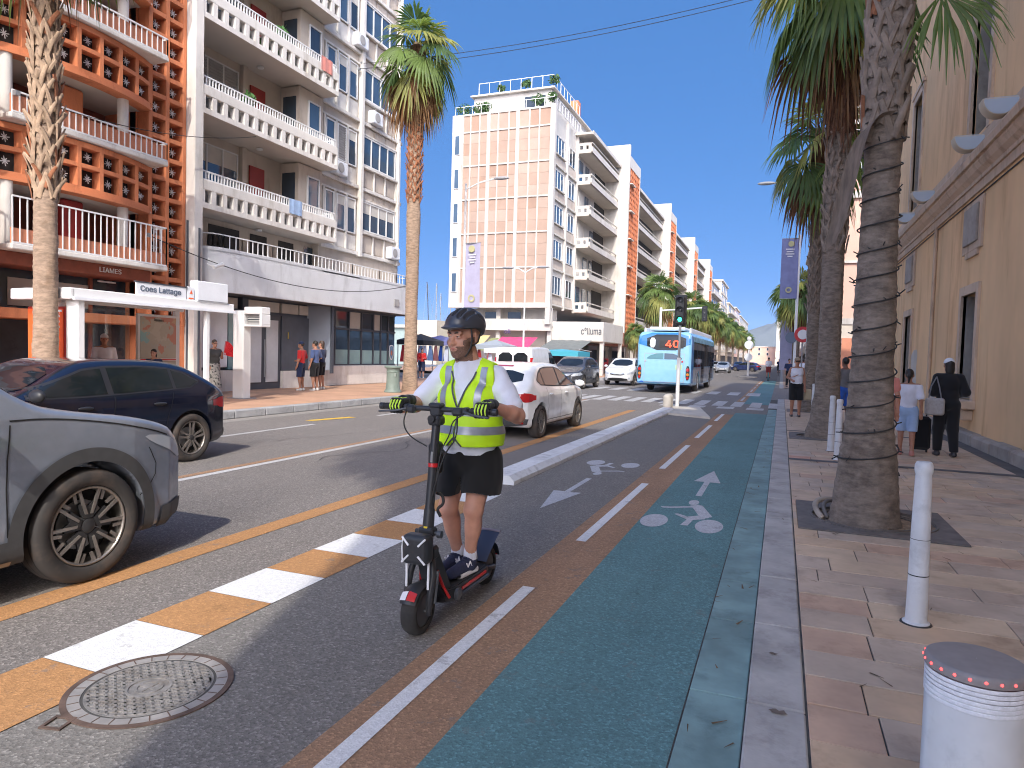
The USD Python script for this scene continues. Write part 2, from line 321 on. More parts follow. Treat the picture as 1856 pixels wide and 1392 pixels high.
# cycle symbols and arrows painted on the lanes
def ellipse(cx, cy, rx, ry, n=28):
    a = np.arange(n) * 2 * np.pi / n; return Polygon(np.c_[cx + rx * np.cos(a), cy + ry * np.sin(a)])
def bike_symbol():
    parts = [ellipse(-0.265, 0, 0.13, 0.30), ellipse(0.265, 0, 0.13, 0.30), ellipse(0.0, 1.12, .055, .15)]
    parts += [LineString([(0.20, 0.45), (0.06, 0.95)]).buffer(0.055), Polygon([(0.23, .38), (.16, .30), (.03, .78), (-.02, .93), (.06, 1.02), (.14, .85)]), LineString([(0.0, .86), (-.2, .72), (-.27, .70)]).buffer(0.035),
              Polygon([(.2, .3), (.16, .48), (.02, .34), (-.09, .44), (-.12, .40), (.03, .2), (.0, -.08), (.07, -.08), (.09, .2)])]
    return shapely.union_all([shapely.affinity.scale(p, 1, 1) for p in parts])
BIKE = bike_symbol()
def arrow(): return Polygon([(-.035, 0), (.035, 0), (.035, 1.0), (.17, 1.0), (0, 2.0), (-.17, 1.0), (-.035, 1.0)])
ROAD_WHITE_DIM = road_material('thin_white_paint', (0.46, 0.47, 0.49), 0.15, patch=0.15, wear=.6)
cp('cycle_symbol', MB().poly(BIKE, M=T4(-0.855, 6.83, 0.008) @ np.diag([1, .95, 1, 1])), ROAD_WHITE_DIM)
cp('arrow', MB().poly(arrow(), M=T4(-0.85, 8.3, 0.008)), ROAD_WHITE_DIM)
cp('cycle_symbol', MB().poly(BIKE, M=T4(-2.31, 10.15, 0.008, math.pi) @ np.diag([1, .85, 1, 1])), ROAD_WHITE_DIM)
cp('arrow', MB().poly(arrow(), M=T4(-2.31, 8.78, 0.008, math.pi)), ROAD_WHITE_DIM)
# lines on the carriageway
rp('ochre_line', sheet(-4.34, -4.12, -12, 21, 0.004), OCHRE)
rp('white_line', sheet(-6.72, -6.60, -12, 25, 0.004), ROAD_WHITE_WORN)
rp('ochre_line', sheet(-6.86, -6.74, -12, 25, 0.004), OCHRE_WORN)
for k in range(8): rp('white_dash', sheet(-9.36, -9.24, 9.4 + 5.2 * k, 12.1 + 5.2 * k, 0.004), ROAD_WHITE_WORN)
rp('yellow_mark', MB().quad((-9.95, 12.6, .005), (-9.75, 12.6, .005), (-9.45, 13.9, .005), (-9.65, 13.9, .005)), YELLOW_PAINT)
for k in range(14):
    x = -8.6 + 0.62 * k * 1.02
    rp('crossing_stripe', sheet(x, x + .38, 25.2, 28.2, 0.005), ROAD_WHITE_WORN)
for k in range(4): rp('crossing_stripe', sheet(-3.9 + .95 * k, -3.35 + .95 * k, 23.9, 24.9, 0.005), ROAD_WHITE_WORN)
for k in range(9): rp('crossing_stripe', sheet(-9.0 + 0.95 * k, -8.5 + .95 * k, 33.5, 36.5, 0.005), ROAD_WHITE_WORN)
for k in range(12): rp('white_dash', sheet(-6.7, -6.58, 36 + 7 * k, 39 + 7 * k, 0.005), ROAD_WHITE_WORN)

# white separator kerb between the cycle path and the road
sp = Thing('lane_separator', 'low white concrete kerb dividing the cycle path from the road', 'kerb', (-3.2, 7.8, 0), group=None)
for k in range(7):
    y0, y1 = 7.85 + 1.95 * k, 7.85 + 1.95 * (k + 1) - .012
    c = np.array([(-3.44, 0), (-3.44, .05), (-3.37, .115), (-3.09, .115), (-3.02, .05), (-3.02, 0)])
    m = MB(); n = len(c)
    m.add(np.r_[np.c_[c[:, 0], np.full(n, y0), c[:, 1]], np.c_[c[:, 0], np.full(n, y1), c[:, 1]]], [[i, i + n, (i + 1) % n + n, (i + 1) % n] for i in range(n)], [[0, i, i + 1] for i in range(1, n - 1)] + [[n, n + i + 1, n + i] for i in range(1, n - 1)])
    sp.wp('kerb_block', m, SEP_WHITE)
isl = Polygon([(-3.45, 21.55), (-3.0, 20.0), (-1.75, 19.3), (-2.45, 23.2), (-3.4, 22.9)])
ISLAND = mat('island_concrete', (0.50, 0.46, 0.40), 0.8, var=0.1, scale=1.5)
single('traffic_island', MB().poly(isl, .06, M=T4(0, 0, 0.003)), ISLAND, 'pale concrete island at the end of the white separator kerb', 'traffic island')

# kerb and gutter on the right
kb = Thing('kerb', 'grey-blue kerb stones along the right pavement', 'kerb', kind='structure')
rng = random.Random(5)
y = -4.0
while y < 26:
    L = 0.98 + rng.random() * 0.1
    kb.wp('kerb_stone', MB().box(-0.085, 0.165, y, y + L - .008, -0.02, 0.045 + rng.uniform(-.002, .002), .008), KERB); y += L
kb.wp('kerb_line', MB().box(-0.085, 0.165, 26.01, 31, -0.02, 0.045).box(-.085, .165, 45, 200, -.02, .045), KERB)
gu = Thing('gutter', 'blue-green painted gutter slabs beside the green lane', 'gutter', kind='structure')
y = -4.0
while y < 24:
    L = 0.75 + rng.random() * 0.5
    gu.wp('gutter_slab', MB().box(-0.352, -0.092, y, y + L - .007, -0.02, 0.006 + rng.uniform(0, .004), .004), GUTTER); y += L
single('gutter_bed', sheet(-.36, .19, -40, 31, 0.0005), DARK_JOINT, 'dark joint between kerb and gutter', 'joint', kind='structure')

# right pavement of sandstone slabs
PAVES = [mat(f'paving_slab_{i}', c, 0.62, var=0.13, scale=2.6, bump=0.12, bscale=30, dirt=(0.68, 0.64, 0.6), dscale=2.8) for i, c in enumerate([(0.50, 0.375, 0.265), (0.53, 0.38, 0.25), (0.47, 0.365, 0.275), (0.51, 0.345, 0.24), (0.56, 0.42, 0.285), (0.48, 0.38, 0.29), (0.54, 0.29, 0.20)])]
PZ = 0.045
pv = Thing('pavement', 'sandstone slab pavement on the right under the palms', 'pavement', kind='structure')
pv.wp('joint_bed', sheet(0.16, 3.75, -40, 31, PZ - .012), DARK_JOINT)
pits = [sbox(0.21, 7.0 + 8.2 * k, 1.62, 8.42 + 8.2 * k) for k in (0, 1, 2)]
y, n, far = 1.8, 0, MB()
while y < 31:
    h = rng.choice([0.31, 0.33, 0.36]); x = 0.172
    x -= 0
    first = rng.uniform(0.12, 0.75)
    L = first
    while x < 3.62:
        x1 = min(x + L, 3.62)
        if 3.62 - x1 < 0.12: x1 = 3.62
        pol = sbox(x + .004, y + .004, x1 - .004, y + h - .004)
        for p in pits: pol = pol.difference(p)
        if not pol.is_empty and pol.area > .004:
            dz = rng.uniform(-.0025, .0025)
            mi = rng.choices(range(7), [5, 5, 4, 3, 3, 4, 0.7])[0]
            for g in getattr(pol, 'geoms', [pol]):
                bx = g.bounds
                m = MB()
                if abs(g.area - (bx[2] - bx[0]) * (bx[3] - bx[1])) < 1e-6: m.box(bx[0], bx[2], bx[1], bx[3], PZ - .02, PZ + dz, .003)
                else: m.poly(g, .02 + dz, M=T4(0, 0, PZ - .02))
                if y < 13: pv.wp('paving_slab', m, PAVES[mi]); n += 1
                else: far.v += m.v; far.q += [q + far.n for q in m.q]; far.t += [q + far.n for q in m.t]; far.n += m.n
        x = x1; L = rng.uniform(0.55, 1.05)
    y += h
pv.wp('far_paving_slabs', far, PAVES[0], kind='stuff')
DRAIN = mat('dark_drain_strip', (0.10, 0.095, 0.09), 0.7, var=0.2)
pv.wp('drain_strip', sheet(0.172, 3.6, 11.9, 12.12, PZ + .004), DRAIN)
pv.wp('drain_strip', sheet(0.172, 3.6, 16.9, 17.1, PZ + .004), DRAIN)
pv.wp('edge_strip', sheet(3.3, 3.62, 2, 31, PZ + .0045), DRAIN)
pv.wp('corner_paving', sheet(0.16, 30, 45, 200, PZ - .005), PAVE_FAR)
pv.wp('near_paving', sheet(0.16, 3.75, -40, 1.8, PZ), PAVE_FAR)

# left pavement and kerb
LZ = 0.18
lp = Thing('left_pavement', 'ochre pavement along the far side of the road', 'pavement', kind='structure')
lp.wp('paving', sheet(-17.2, -11.62, -30, 33, LZ), PAVE_LEFT)
lp.wp('paving', sheet(-17.4, -11.62, 46, 400, LZ), PAVE_LEFT)
lp.wp('paving', sheet(-90, -17.2, 26.5, 33, LZ - .004), PAVE_LEFT)
lp.wp('paving', sheet(-90, -17.4, 46, 60, LZ - .004), PAVE_LEFT)
lk = Thing('left_kerb', 'high pale grey kerb stones along the far pavement', 'kerb', kind='structure')
KERB_L = mat('left_kerb_stone', (0.33, 0.33, 0.33), 0.75, var=0.12, scale=1.5, dirt=(.6, .6, .6), dscale=2)
for k in range(30): lk.wp('kerb_stone', MB().box(-11.62, -11.38, 3 + k, 3.985 + k, 0, LZ + .006, .02), KERB_L)
lk.wp('kerb_line', MB().box(-11.62, -11.38, -30, 2.99, 0, LZ + .006).box(-11.62, -11.38, 46, 400, 0, LZ + .006), KERB_L)
rp('gutter_band', sheet(-11.38, -10.95, -20, 33, 0.004), road_material('pale_gutter_concrete', (0.27, 0.25, 0.225), 0.15))

# manhole cover
IRON = mat('cast_iron', (0.21, 0.20, 0.19), 0.6, metallic=0.1, var=0.25, scale=14, bump=0.3, bscale=120, dirt=(.75, .66, .55), dscale=9)
RUST = mat('rusty_rim', (0.10, 0.065, 0.05), 0.8, var=0.3, scale=10)
mh = Thing('manhole_cover', 'round cast-iron manhole cover with crossed ribs beside the white squares', 'manhole cover', (-2.70, 2.33, 0.0))
ann = lambda r0, r1, n=64: Point(0, 0).buffer(r1, n).difference(Point(0, 0).buffer(r0, n))
mh.part('outer_rim', MB().poly(ann(.335, .362), .005, M=T4(0, 0, .006)), RUST)
mh.part('outer_frame', MB().poly(ann(.285, .335), .004, M=T4(0, 0, .006)), mat('frame_iron', (0.30, 0.285, 0.27), 0.6, var=0.15, scale=8, metallic=0.2))
mh.part('gap_ring', MB().poly(ann(.272, .285), .001, M=T4(0, 0, .0065)), DARK_JOINT)
mh.part('cover_plate', MB().poly(Point(0, 0).buffer(.272, 48), .003, M=T4(0, 0, .006)), IRON)
for ang in (35, -38):
    a = math.radians(ang)
    for k in range(-7, 8):
        ln = LineString([(-.5, k * .036), (.5, k * .036)]).buffer(.005, cap_style=2)
        ln = shapely.affinity.rotate(ln, ang, origin=(0, 0)).intersection(Point(0, 0).buffer(.262)).difference(Point(0, -.01).buffer(.1))
        for ln in getattr(ln, 'geoms', [ln]):
          if ln.area > 1e-6: mh.part('cross_rib', MB().poly(ln, .0045, M=T4(0, 0, .0085)), IRON)
studs = MB()
for i in range(-14, 15):
    for j in range(-14, 15):
        px, py = i * .018 + (j % 2) * .009, j * .018
        if .105 < math.hypot(px, py) < .255: studs.box(px - .004, px + .004, py - .003, py + .003, .009, .0125)
mh.part('raised_studs', studs, IRON, kind='stuff')
mh.part('centre_ring', MB().poly(ann(.088, .1), .005, M=T4(0, -.01, .009)), IRON)
mh.part('centre_emblem', MB().poly(shapely.union_all([ann(.05, .062), sbox(-.008, -.05, .008, .05), sbox(-.05, -.008, .05, .008)]), .004, M=T4(0, -.01, .009)), IRON)
mh.part('lifting_ring', MB().poly(ann(.03, .04), .004, M=T4(.175, .14, .009)), IRON)
for k in range(26):
    a = k * 2 * math.pi / 26
    mh.part('frame_notch', MB().cbox((0.31, 0, .0105), (.045, .005, .002), M=T4(rz=a)), RUST)
mh.part('hinge_box', MB().poly(sbox(-.05, -.05, .05, .05).difference(sbox(-.036, -.036, .036, .036)), .006, M=T4(-.085, -.385, .006, .25)), RUST)

# distant hill and horizon
def hill(name, cx, y, w, d, h, seed, label):
    xs, ys = np.linspace(-1, 1, 60), np.linspace(-1, 1, 24)
    X, Y = np.meshgrid(xs, ys, indexing='ij')
    prof = np.maximum(0, 1 - np.abs(X) ** 1.6) * np.maximum(0, 1 - Y ** 2)
    n = meshkit.fbm(np.stack([X * 5, Y * 5, np.full_like(X, seed)], -1), 5, seed)
    Z = h * prof * (0.72 + 0.5 * n)
    single(name, MB().grid(np.stack([cx + X * w, y + Y * d, Z - 2], -1)), HILL, label, 'hill', kind='structure', smooth=True)
hill('hill', 60, 3300, 420, 500, 195, 3, 'blue hazy hill at the end of the avenue')
hill('hill', 650, 4200, 700, 600, 130, 8, 'lower ridge behind the palms on the right')
# ================================================================ buildings on the left
SALMON = mat('salmon_panel', (0.62, 0.25, 0.14), 0.65, var=0.08, scale=2)
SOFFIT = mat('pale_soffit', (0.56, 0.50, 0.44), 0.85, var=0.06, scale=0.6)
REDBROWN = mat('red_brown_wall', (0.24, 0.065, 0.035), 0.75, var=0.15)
IRONW = mat('white_iron', (0.62, 0.62, 0.6), 0.5)
LOUVRE = mat('grey_louvre', (0.33, 0.32, 0.31), 0.6, var=0.1)
FASCIA = mat('shop_fascia', (0.60, 0.61, 0.62), 0.6, var=0.05, scale=0.9, dirt=(.74, .73, .72), dscale=1.5, dstretch=(1, 1, .3))
FROST = mat('frosted_glass', (0.24, 0.36, 0.36), 0.25, var=0.1, scale=1)
FROST_W = mat('frosted_door', (0.50, 0.51, 0.53), 0.3, var=0.08, scale=1)
TEALGLASS = mat('teal_glass', (0.12, 0.25, 0.29), 0.08, spec=.7, var=.2, scale=.6)
PANELW = mat('white_board', (0.70, 0.72, 0.75), 0.45, var=.04)
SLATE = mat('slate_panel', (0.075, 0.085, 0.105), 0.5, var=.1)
rng = random.Random(11)

def railing(mb, p0, p1, z0, z1, step, r=.011, top=.018):
    p0, p1 = np.array(p0, float), np.array(p1, float); L = np.linalg.norm(p1 - p0); n = max(int(L / step), 1)
    for k in range(n + 1):
        p = p0 + (p1 - p0) * k / n; mb.box(p[0] - r, p[0] + r, p[1] - r, p[1] + r, z0, z1)
    d = (p1 - p0) / L; a = np.array([-d[1], d[0]]) * top
    for z in (z1, z0 + .02):
        q = [p0 + a, p1 + a, p1 - a, p0 - a]
        mb.add([(x, y, z - top) for x, y in q] + [(x, y, z + top) for x, y in q], [[3, 2, 1, 0], [4, 5, 6, 7], [0, 1, 5, 4], [1, 2, 6, 5], [2, 3, 7, 6], [3, 0, 4, 7]])

# --- orange lattice block
ob = Thing('orange_building', 'orange apartment block with square lattice balconies and white railings behind the bus shelter', 'building', (-16.1, 9.0, 0))
w = ob.wp
S = [3.60, 6.40, 9.15, 11.90, 14.65]
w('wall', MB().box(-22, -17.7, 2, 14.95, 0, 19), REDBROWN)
def star(mb, x, y, z, r=.13):
    for k in range(4):
        a = k * math.pi / 4 + .2; l = r * (1 if k % 2 == 0 else .75)
        dy, dz = math.cos(a) * l, math.sin(a) * l; px, pz = -math.sin(a) * .011, math.cos(a) * .011
        mb.quad((x, y - dy + px, z - dz + pz), (x, y - dy - px, z - dz - pz), (x, y + dy - px, z + dz - pz), (x, y + dy + px, z + dz + pz))
    mb.quad((x + .004, y - .022, z - .022), (x + .004, y + .022, z - .022), (x + .004, y + .022, z + .022), (x + .004, y - .022, z + .022))
# lattice column
XF = -16.1
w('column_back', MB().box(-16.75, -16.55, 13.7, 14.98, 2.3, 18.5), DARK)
for y0 in (13.74, 14.29, 14.86): w('upright', MB().box(XF - .42, XF, y0, y0 + .125, 2.15, 18.5, .012), ORANGE)
zz = 2.3
while zz < 18:
    w('crossbar', MB().box(XF - .42, XF - .006, 13.865, 14.29, zz, zz + .115).box(XF - .42, XF - .006, 14.415, 14.86, zz, zz + .115), ORANGE, kind='stuff')
    for yc in (14.08, 14.64):
        m = MB(); star(m, XF - .16, yc, zz + .115 + .2175); w('iron_star', m, IRONW)
    zz += 0.55
w('side_wall', MB().box(-17.7, XF - .42, 13.70, 13.74, 0.18, 19), ORANGE)
w('lower_pier', MB().box(XF - .42, XF - .02, 13.72, 14.98, .18, 2.15), ORANGE)
# bays with lattice bands, loggias and balconies
def bay(y0, y1, front):
    nC = 7
    curve = lambda t: XF + 0.04 + 0.42 * math.sin(math.pi * t) ** 0.8
    for k in range(1, 5):
        zt, zb = S[k] - .02, S[k] - 1.20
        pts = [(curve(i / 14.), y0 + (y1 - y0) * i / 14.) for i in range(15)]
        def strip(za, zb_, d, out=0.0):
            m = MB()
            for (xa, ya), (xb, yb) in zip(pts[:-1], pts[1:]):
                m.add([(xa - d, ya, za), (xb - d, yb, za), (xb + out, yb, za), (xa + out, ya, za), (xa - d, ya, zb_), (xb - d, yb, zb_), (xb + out, yb, zb_), (xa + out, ya, zb_)], [[0, 1, 2, 3][::-1], [4, 5, 6, 7][::1], [3, 2, 6, 7][::1], [0, 1, 5, 4][::-1]])
            return m
        w('lattice_rail', strip(zb, zb + .13, .3), ORANGE); w('lattice_rail', strip(zb + .575, zb + .675, .26, -.004), ORANGE); w('lattice_rail', strip(zt - .13, zt, .3), ORANGE)
        w('curved_lip', strip(zb - .07, zb, .34, .05), ORANGE)
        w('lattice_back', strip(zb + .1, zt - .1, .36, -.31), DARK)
        for c in range(nC + 1):
            t = c / nC; x, y = curve(min(max(t, .0), 1)), y0 + (y1 - y0) * t
            w('lattice_post', MB().box(x - .28, x - .003, y - .05, y + .05, zb + .13, zt - .13), ORANGE)
        for c in range(nC):
            t = (c + .5) / nC; x, y = curve(t), y0 + (y1 - y0) * t
            for r in (0, 1):
                m = MB(); star(m, x - .13, y, zb + .355 + r * .52, .11); w('iron_star', m, IRONW)
    for k, s in enumerate(S):
        yb1 = y1 + .16
        w('balcony_slab', MB().box(-17.7, -15.55, y0 + .1, yb1, s, s + .13, .025), WHITE_WALL)
        h = 1.02 if k == 0 else .46
        ph = .34 if k == 0 else .40
        w('balcony_panel', MB().box(-15.66, -15.62, y0 + .14, yb1 - .04, s + .13, s + .13 + ph), SALMON)
        m = MB(); railing(m, (-15.585, y0 + .14), (-15.585, yb1 - .03), s + .13, s + .13 + h, .155); railing(m, (-15.585, yb1 - .03), (-16.05, yb1 - .03), s + .13, s + .13 + h, .2)
        w('railing', m, METAL_WHITE)
        ztop = (S[k + 1] - 1.27) if k < 4 else s + 1.6
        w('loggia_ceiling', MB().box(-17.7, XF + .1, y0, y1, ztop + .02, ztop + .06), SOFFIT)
        w('white_column', MB().lathe([(.13, 0), (.13, ztop - s - .11)], (-16.05, y1 - .82, s + .13), 16), WHITE_WALL, True)
        w('white_column', MB().lathe([(.13, 0), (.13, ztop - s - .11)], (-16.05, y0 + .3, s + .13), 16), WHITE_WALL, True)
        w('dark_doorway', MB().box(-17.7, -17.66, y0 + .35, y0 + 1.5, s + .13, ztop), DARK)
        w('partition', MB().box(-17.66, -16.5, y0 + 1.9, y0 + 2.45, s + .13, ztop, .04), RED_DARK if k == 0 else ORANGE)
        w('inner_door', MB().box(-17.66, -17.6, y0 + 2.5, y0 + 3.2, s + .13, ztop - .1), RED_DARK)
        w('slot', MB().box(XF - .2, XF + .03, y0 + 1.7, y0 + 2.4, s - .16, s - .03), DARK)
bay(9.75, 13.74, True)
bay(5.5, 9.45, False)
w('pier', MB().box(-17.7, XF + .06, 9.45, 9.75, .18, 18, .02), ORANGE)
w('lower_beam', MB().box(-17.4, XF + .12, 5, 13.72, 3.30, 3.6, .02), REDBROWN)
w('beam', MB().box(-17.0, XF - .05, 5, 13.72, 2.12, 2.36, .02), ORANGE)
w('shop_glass', MB().box(-17.0, -16.9, 5, 13.7, .18, 3.3), GLASS)
for y in (6.2, 7.6, 8.9, 10.3, 11.6, 12.6): w('shop_mullion', MB().box(-16.92, -16.84, y, y + .09, .18, 3.3), REDBROWN)
w('shop_blind', MB().box(-16.9, -16.88, 10.6, 11.5, 2.45, 3.1), CURTAIN); w('shop_blind', MB().box(-16.9, -16.88, 11.7, 12.6, 2.5, 3.1), CURTAIN)
w('shop_ceiling_lamp', MB().cbox((-16.6, 12.9, 3.22), (.05, .5, .04)), METAL_WHITE)
tm = meshkit.text_mesh('LIAMES', .12, .01)
w('lettering', MB().tm(tm, frame((XF + .135, 12.2, 3.40), (0, 1, 0), (0, 0, 1))), METAL_WHITE)

# --- white balcony block
wb = Thing('white_building', 'white apartment block with long perforated balconies above a grey shop fascia', 'building', (-16.6, 21.0, 0))
w = wb.wp
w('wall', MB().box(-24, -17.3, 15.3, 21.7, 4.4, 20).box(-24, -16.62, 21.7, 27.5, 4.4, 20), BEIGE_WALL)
w('fin', MB().box(-17.3, -15.78, 15.0, 15.3, .18, 20, .01), WHITE_WALL)
w('drainpipe', MB().tube([(-16.02, 14.975, .2), (-16.02, 14.975, 5.2)], .03, 8).tube([(-15.75, 15.15, .2), (-15.75, 15.15, 5)], .03, 8), CHAR)
F = [5.63, 8.34, 11.05, 13.76, 16.47]
CURT = [CURTAIN, GLASS_SKY, GLASS_SKY, LOUVRE]
def window(T, x, y0, y1, z0, z1, panes=2, frame_m=None, depth=.06, shut=False, blind=0.0):
    """A window in a wall that faces +x: frame, panes and a sill."""
    fm = frame_m or METAL_WHITE; t = .045
    m = MB().box(x, x + depth, y0, y0 + t, z0, z1).box(x, x + depth, y1 - t, y1, z0, z1).box(x, x + depth, y0 + t, y1 - t, z0, z0 + t).box(x, x + depth, y0 + t, y1 - t, z1 - t, z1)
    wd = (y1 - y0) / panes
    for k in range(1, panes): m.box(x, x + depth - .004, y0 + wd * k - .025, y0 + wd * k + .025, z0 + t, z1 - t)
    f = T.wp('window', m, fm)
    g = LOUVRE if shut else (GLASS_SKY if rng.random() < .75 else GLASS)
    T.wp('pane', MB().box(x - .05, x + .02, y0 + .01, y1 - .01, z0 + .01, z1 - .01), g, under=f)
    if blind: T.wp('blind', MB().box(x + .02, x + .03, y0 + t, y1 - t, z1 - t - (z1 - z0) * blind, z1 - t), CURTAIN, under=f)
    if shut:
        mm = MB(); z = z0 + .08
        while z < z1 - .06: mm.box(x + .02, x + .045, y0 + .05, y1 - .05, z, z + .05); z += .095
        T.wp('slats', mm, LOUVRE, under=f)
    return f
for k, s in enumerate(F):
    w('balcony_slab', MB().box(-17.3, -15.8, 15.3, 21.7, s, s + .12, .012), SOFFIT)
    yy = 15.3
    w('parapet_lower', MB().box(-15.95, -15.79, 15.3, 21.7, s + .002, s + .16), WHITE_WALL)
    nO = 15; pw = 6.4 / nO
    for i in range(nO + 1):
        a = max(15.3, 15.3 + i * pw - .085); b = min(21.7, 15.3 + i * pw + .085)
        w('parapet_post', MB().box(-15.95, -15.792, a, b, s + .16, s + .53), WHITE_WALL)
    w('parapet_band', MB().box(-15.95, -15.79, 15.3, 21.7, s + .53, s + .82, .015), WHITE_WALL)
    w('parapet_back', MB().box(-16.12, -16.10, 15.3, 21.6, s + .12, s + .6), LOUVRE)
    w('parapet_end', MB().box(-16.62, -15.96, 21.58, 21.7, s + .12, s + .82), WHITE_WALL)
    m = MB(); railing(m, (-15.87, 15.35), (-15.87, 21.65), s + .82, s + 1.08, .12, .017, .02); railing(m, (-15.87, 21.64), (-16.6, 21.64), s + .82, s + 1.08, .12, .017, .02)
    w('railing', m, METAL_WHITE)
    # recessed wall under the balcony
    z = s + .12
    window(wb, -17.3, 15.45, 16.05, z + .35, z + 2.35, 1, CHAR, shut=True)
    window(wb, -17.3, 16.2, 18.2, z + .55, z + 2.3, 3, METAL_WHITE, shut=(k == 1), blind=.3 if k == 0 else 0)
    w('inner_pilaster', MB().box(-17.3, -17.15, 18.3, 18.5, z, z + 2.58), BEIGE_WALL)
    w('red_door', MB().box(-17.3, -17.24, 18.75, 19.45, z, z + 2.1), RED_DARK)
    b = w('bay_box', MB().box(-17.3, -16.45, 20.3, 21.66, z, z + 2.56, .02), BEIGE_WALL)
    wd = window(wb, -16.45, 20.75, 21.45, z + .5, z + 2.2, 1)
    w('bay_side_window', MB().box(-17.15, -16.6, 20.26, 20.298, z + .5, z + 2.2), GLASS)
    w('ceiling_lamp', MB().lathe([(.01, 0), (.1, .01), (.11, .06)], (-16.7, 18.6, s - .08), 12), METAL_WHITE)
    # street wall beyond the balconies
    w('floor_ledge', MB().box(-16.62, -16.5, 21.72, 27.5, s - .08, s + .06, .01), WHITE_WALL)
    w('sill_ledge', MB().box(-16.62, -16.45, 24.35, 27.1, s + .86, s + .95, .01), WHITE_WALL)
    w('head_ledge', MB().box(-16.62, -16.53, 21.72, 27.1, s + 2.22, s + 2.30, .008), WHITE_WALL)
    for i, yv in enumerate((21.98, 22.72, 23.42)):
        window(wb, -16.6, yv, yv + .58, s + .75, s + 2.15, 1, blind=rng.choice([0, 0, .25]), shut=(i == 1 and k == 1))
    window(wb, -16.6, 24.45, 27.02, s + 1.0, s + 2.2, 4, blind=.35 if k == 0 else 0)
    for i in range(3): w('spandrel_panel', MB().box(-16.61, -16.585, 24.5 + i * .87, 25.27 + i * .87, s + .12, s + .82), BEIGE_WALL); w('mullion', MB().box(-16.6, -16.52, 25.29 + i * .87, 25.345 + i * .87, s + .06, s + .86), WHITE_WALL)
    for i in range(3): w('top_panel', MB().box(-16.61, -16.59, 24.5 + i * .87, 25.27 + i * .87, s + 2.33, s + 2.6), BEIGE_WALL)
    for i in range(3): w('side_panel', MB().box(-16.61, -16.59, 21.95 + i * .74, 22.6 + i * .74, s + .1, s + .68), WHITE_WALL); w('mullion', MB().box(-16.6, -16.52, 21.84 + i * .74, 21.92 + i * .74, s + .06, s + 2.22), WHITE_WALL)
GREENP = mat('balcony_plant', (0.05, 0.13, 0.03), 0.7, var=.3, scale=9)
w('flower_box', MB().box(-16.09, -16.0, 17.8, 18.2, F[2] + .15, F[2] + .5).box(-16.09, -16.0, 18.35, 18.65, F[2] + .15, F[2] + .45), GREENP)
w('pilaster', MB().box(-16.62, -16.42, 24.16, 24.36, 5.5, 20, .015), WHITE_WALL)
w('pilaster', MB().box(-16.62, -16.42, 27.1, 27.26, 5.5, 20, .015), WHITE_WALL)
# mezzanine, fascia and shop
w('mezzanine_wall', MB().box(-17.6, -16.9, 15.3, 27.0, 4.4, 5.62), BEIGE_WALL)
for yv, l in ((16.6, 1.3), (18.4, .8), (19.8, .8), (21.2, .7), (22.4, .9), (23.8, .7), (25.1, .5), (25.9, .6)): w('mezzanine_window', MB().box(-16.9, -16.88, yv, yv + l, 4.75, 5.45), DARK if l > .75 else RED_DARK if rng.random() < .2 else GLASS)
fas = [(-16.9, 15.31), (-16.35, 15.32), (-15.98, 15.45), (-15.72, 15.75), (-15.62, 16.2), (-15.6, 17.0), (-15.6, 26.6), (-15.66, 27.2), (-15.9, 27.68), (-16.35, 27.95), (-16.9, 28.02), (-21, 28.02)]
fas = chaikin(fas, 2, False)
m = MB()
inn = fas.copy(); inn[:, 0] -= .18
for (a, b, a2, b2) in zip(fas[:-1], fas[1:], inn[:-1], inn[1:]):
    P0, P1, Q0, Q1 = [(*a, 3.25)], [(*b, 3.25)], [(*a2, 3.25)], [(*b2, 3.25)]
    up = lambda p, z: (p[0], p[1], z)
    m.quad(up(a, 3.25), up(b, 3.25), up(b, 4.55), up(a, 4.55)); m.quad(up(a, 4.55), up(b, 4.55), up(b2, 4.55), up(a2, 4.55)); m.quad(up(b, 3.25), up(a, 3.25), up(a2, 3.25), up(b2, 3.25)); m.quad(up(b2, 3.25), up(a2, 3.25), up(a2, 4.55), up(b2, 4.55))
w('shop_fascia', m, FASCIA, 40)
cov = Polygon(list(map(tuple, fas)) + [(-21, 15.31)])
w('fascia_roof', MB().poly(cov, .05, M=T4(0, 0, 4.42)), FASCIA)
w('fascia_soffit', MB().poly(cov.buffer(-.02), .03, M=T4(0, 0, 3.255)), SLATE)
m = MB(); rp_ = chaikin([(-16.5, 15.5), (-15.95, 15.75), (-15.8, 16.4), (-15.8, 26.6), (-15.95, 27.4), (-16.5, 27.8), (-18.5, 27.85)], 2, False)
for a, b in zip(rp_[:-1], rp_[1:]): railing(m, a, b, 4.56, 4.98, .21, .011, .016)
w('roof_railing', m, METAL_WHITE)
w('shop_wall', MB().box(-22, -16.75, 15.3, 27.4, .18, 3.26), SLATE)
w('white_board', MB().box(-16.75, -16.6, 15.4, 17.15, .95, 2.72, .02), PANELW); w('wall_base', MB().box(-16.78, -16.56, 15.35, 17.95, .18, .85), WHITE_WALL); w('board_head', MB().box(-16.75, -16.55, 15.35, 17.9, 2.74, 2.84), CHAR)
w('teal_window', MB().box(-16.75, -16.62, 17.2, 17.7, .88, 2.7), TEALGLASS); w('door_jamb', MB().box(-16.75, -16.55, 17.74, 18.0, .86, 3.25), CHAR)
w('door_frame', MB().box(-16.74, -16.66, 18.0, 19.7, .18, 2.75), CHAR)
for y0 in (18.12, 18.95): w('door_leaf', MB().box(-16.66, -16.62, y0, y0 + .6, .42, 2.58, .01), FROST_W)
w('door_bar', MB().tube([(-16.58, 18.83, .6), (-16.58, 18.83, 1.9)], .02, 8), METAL_GREY)
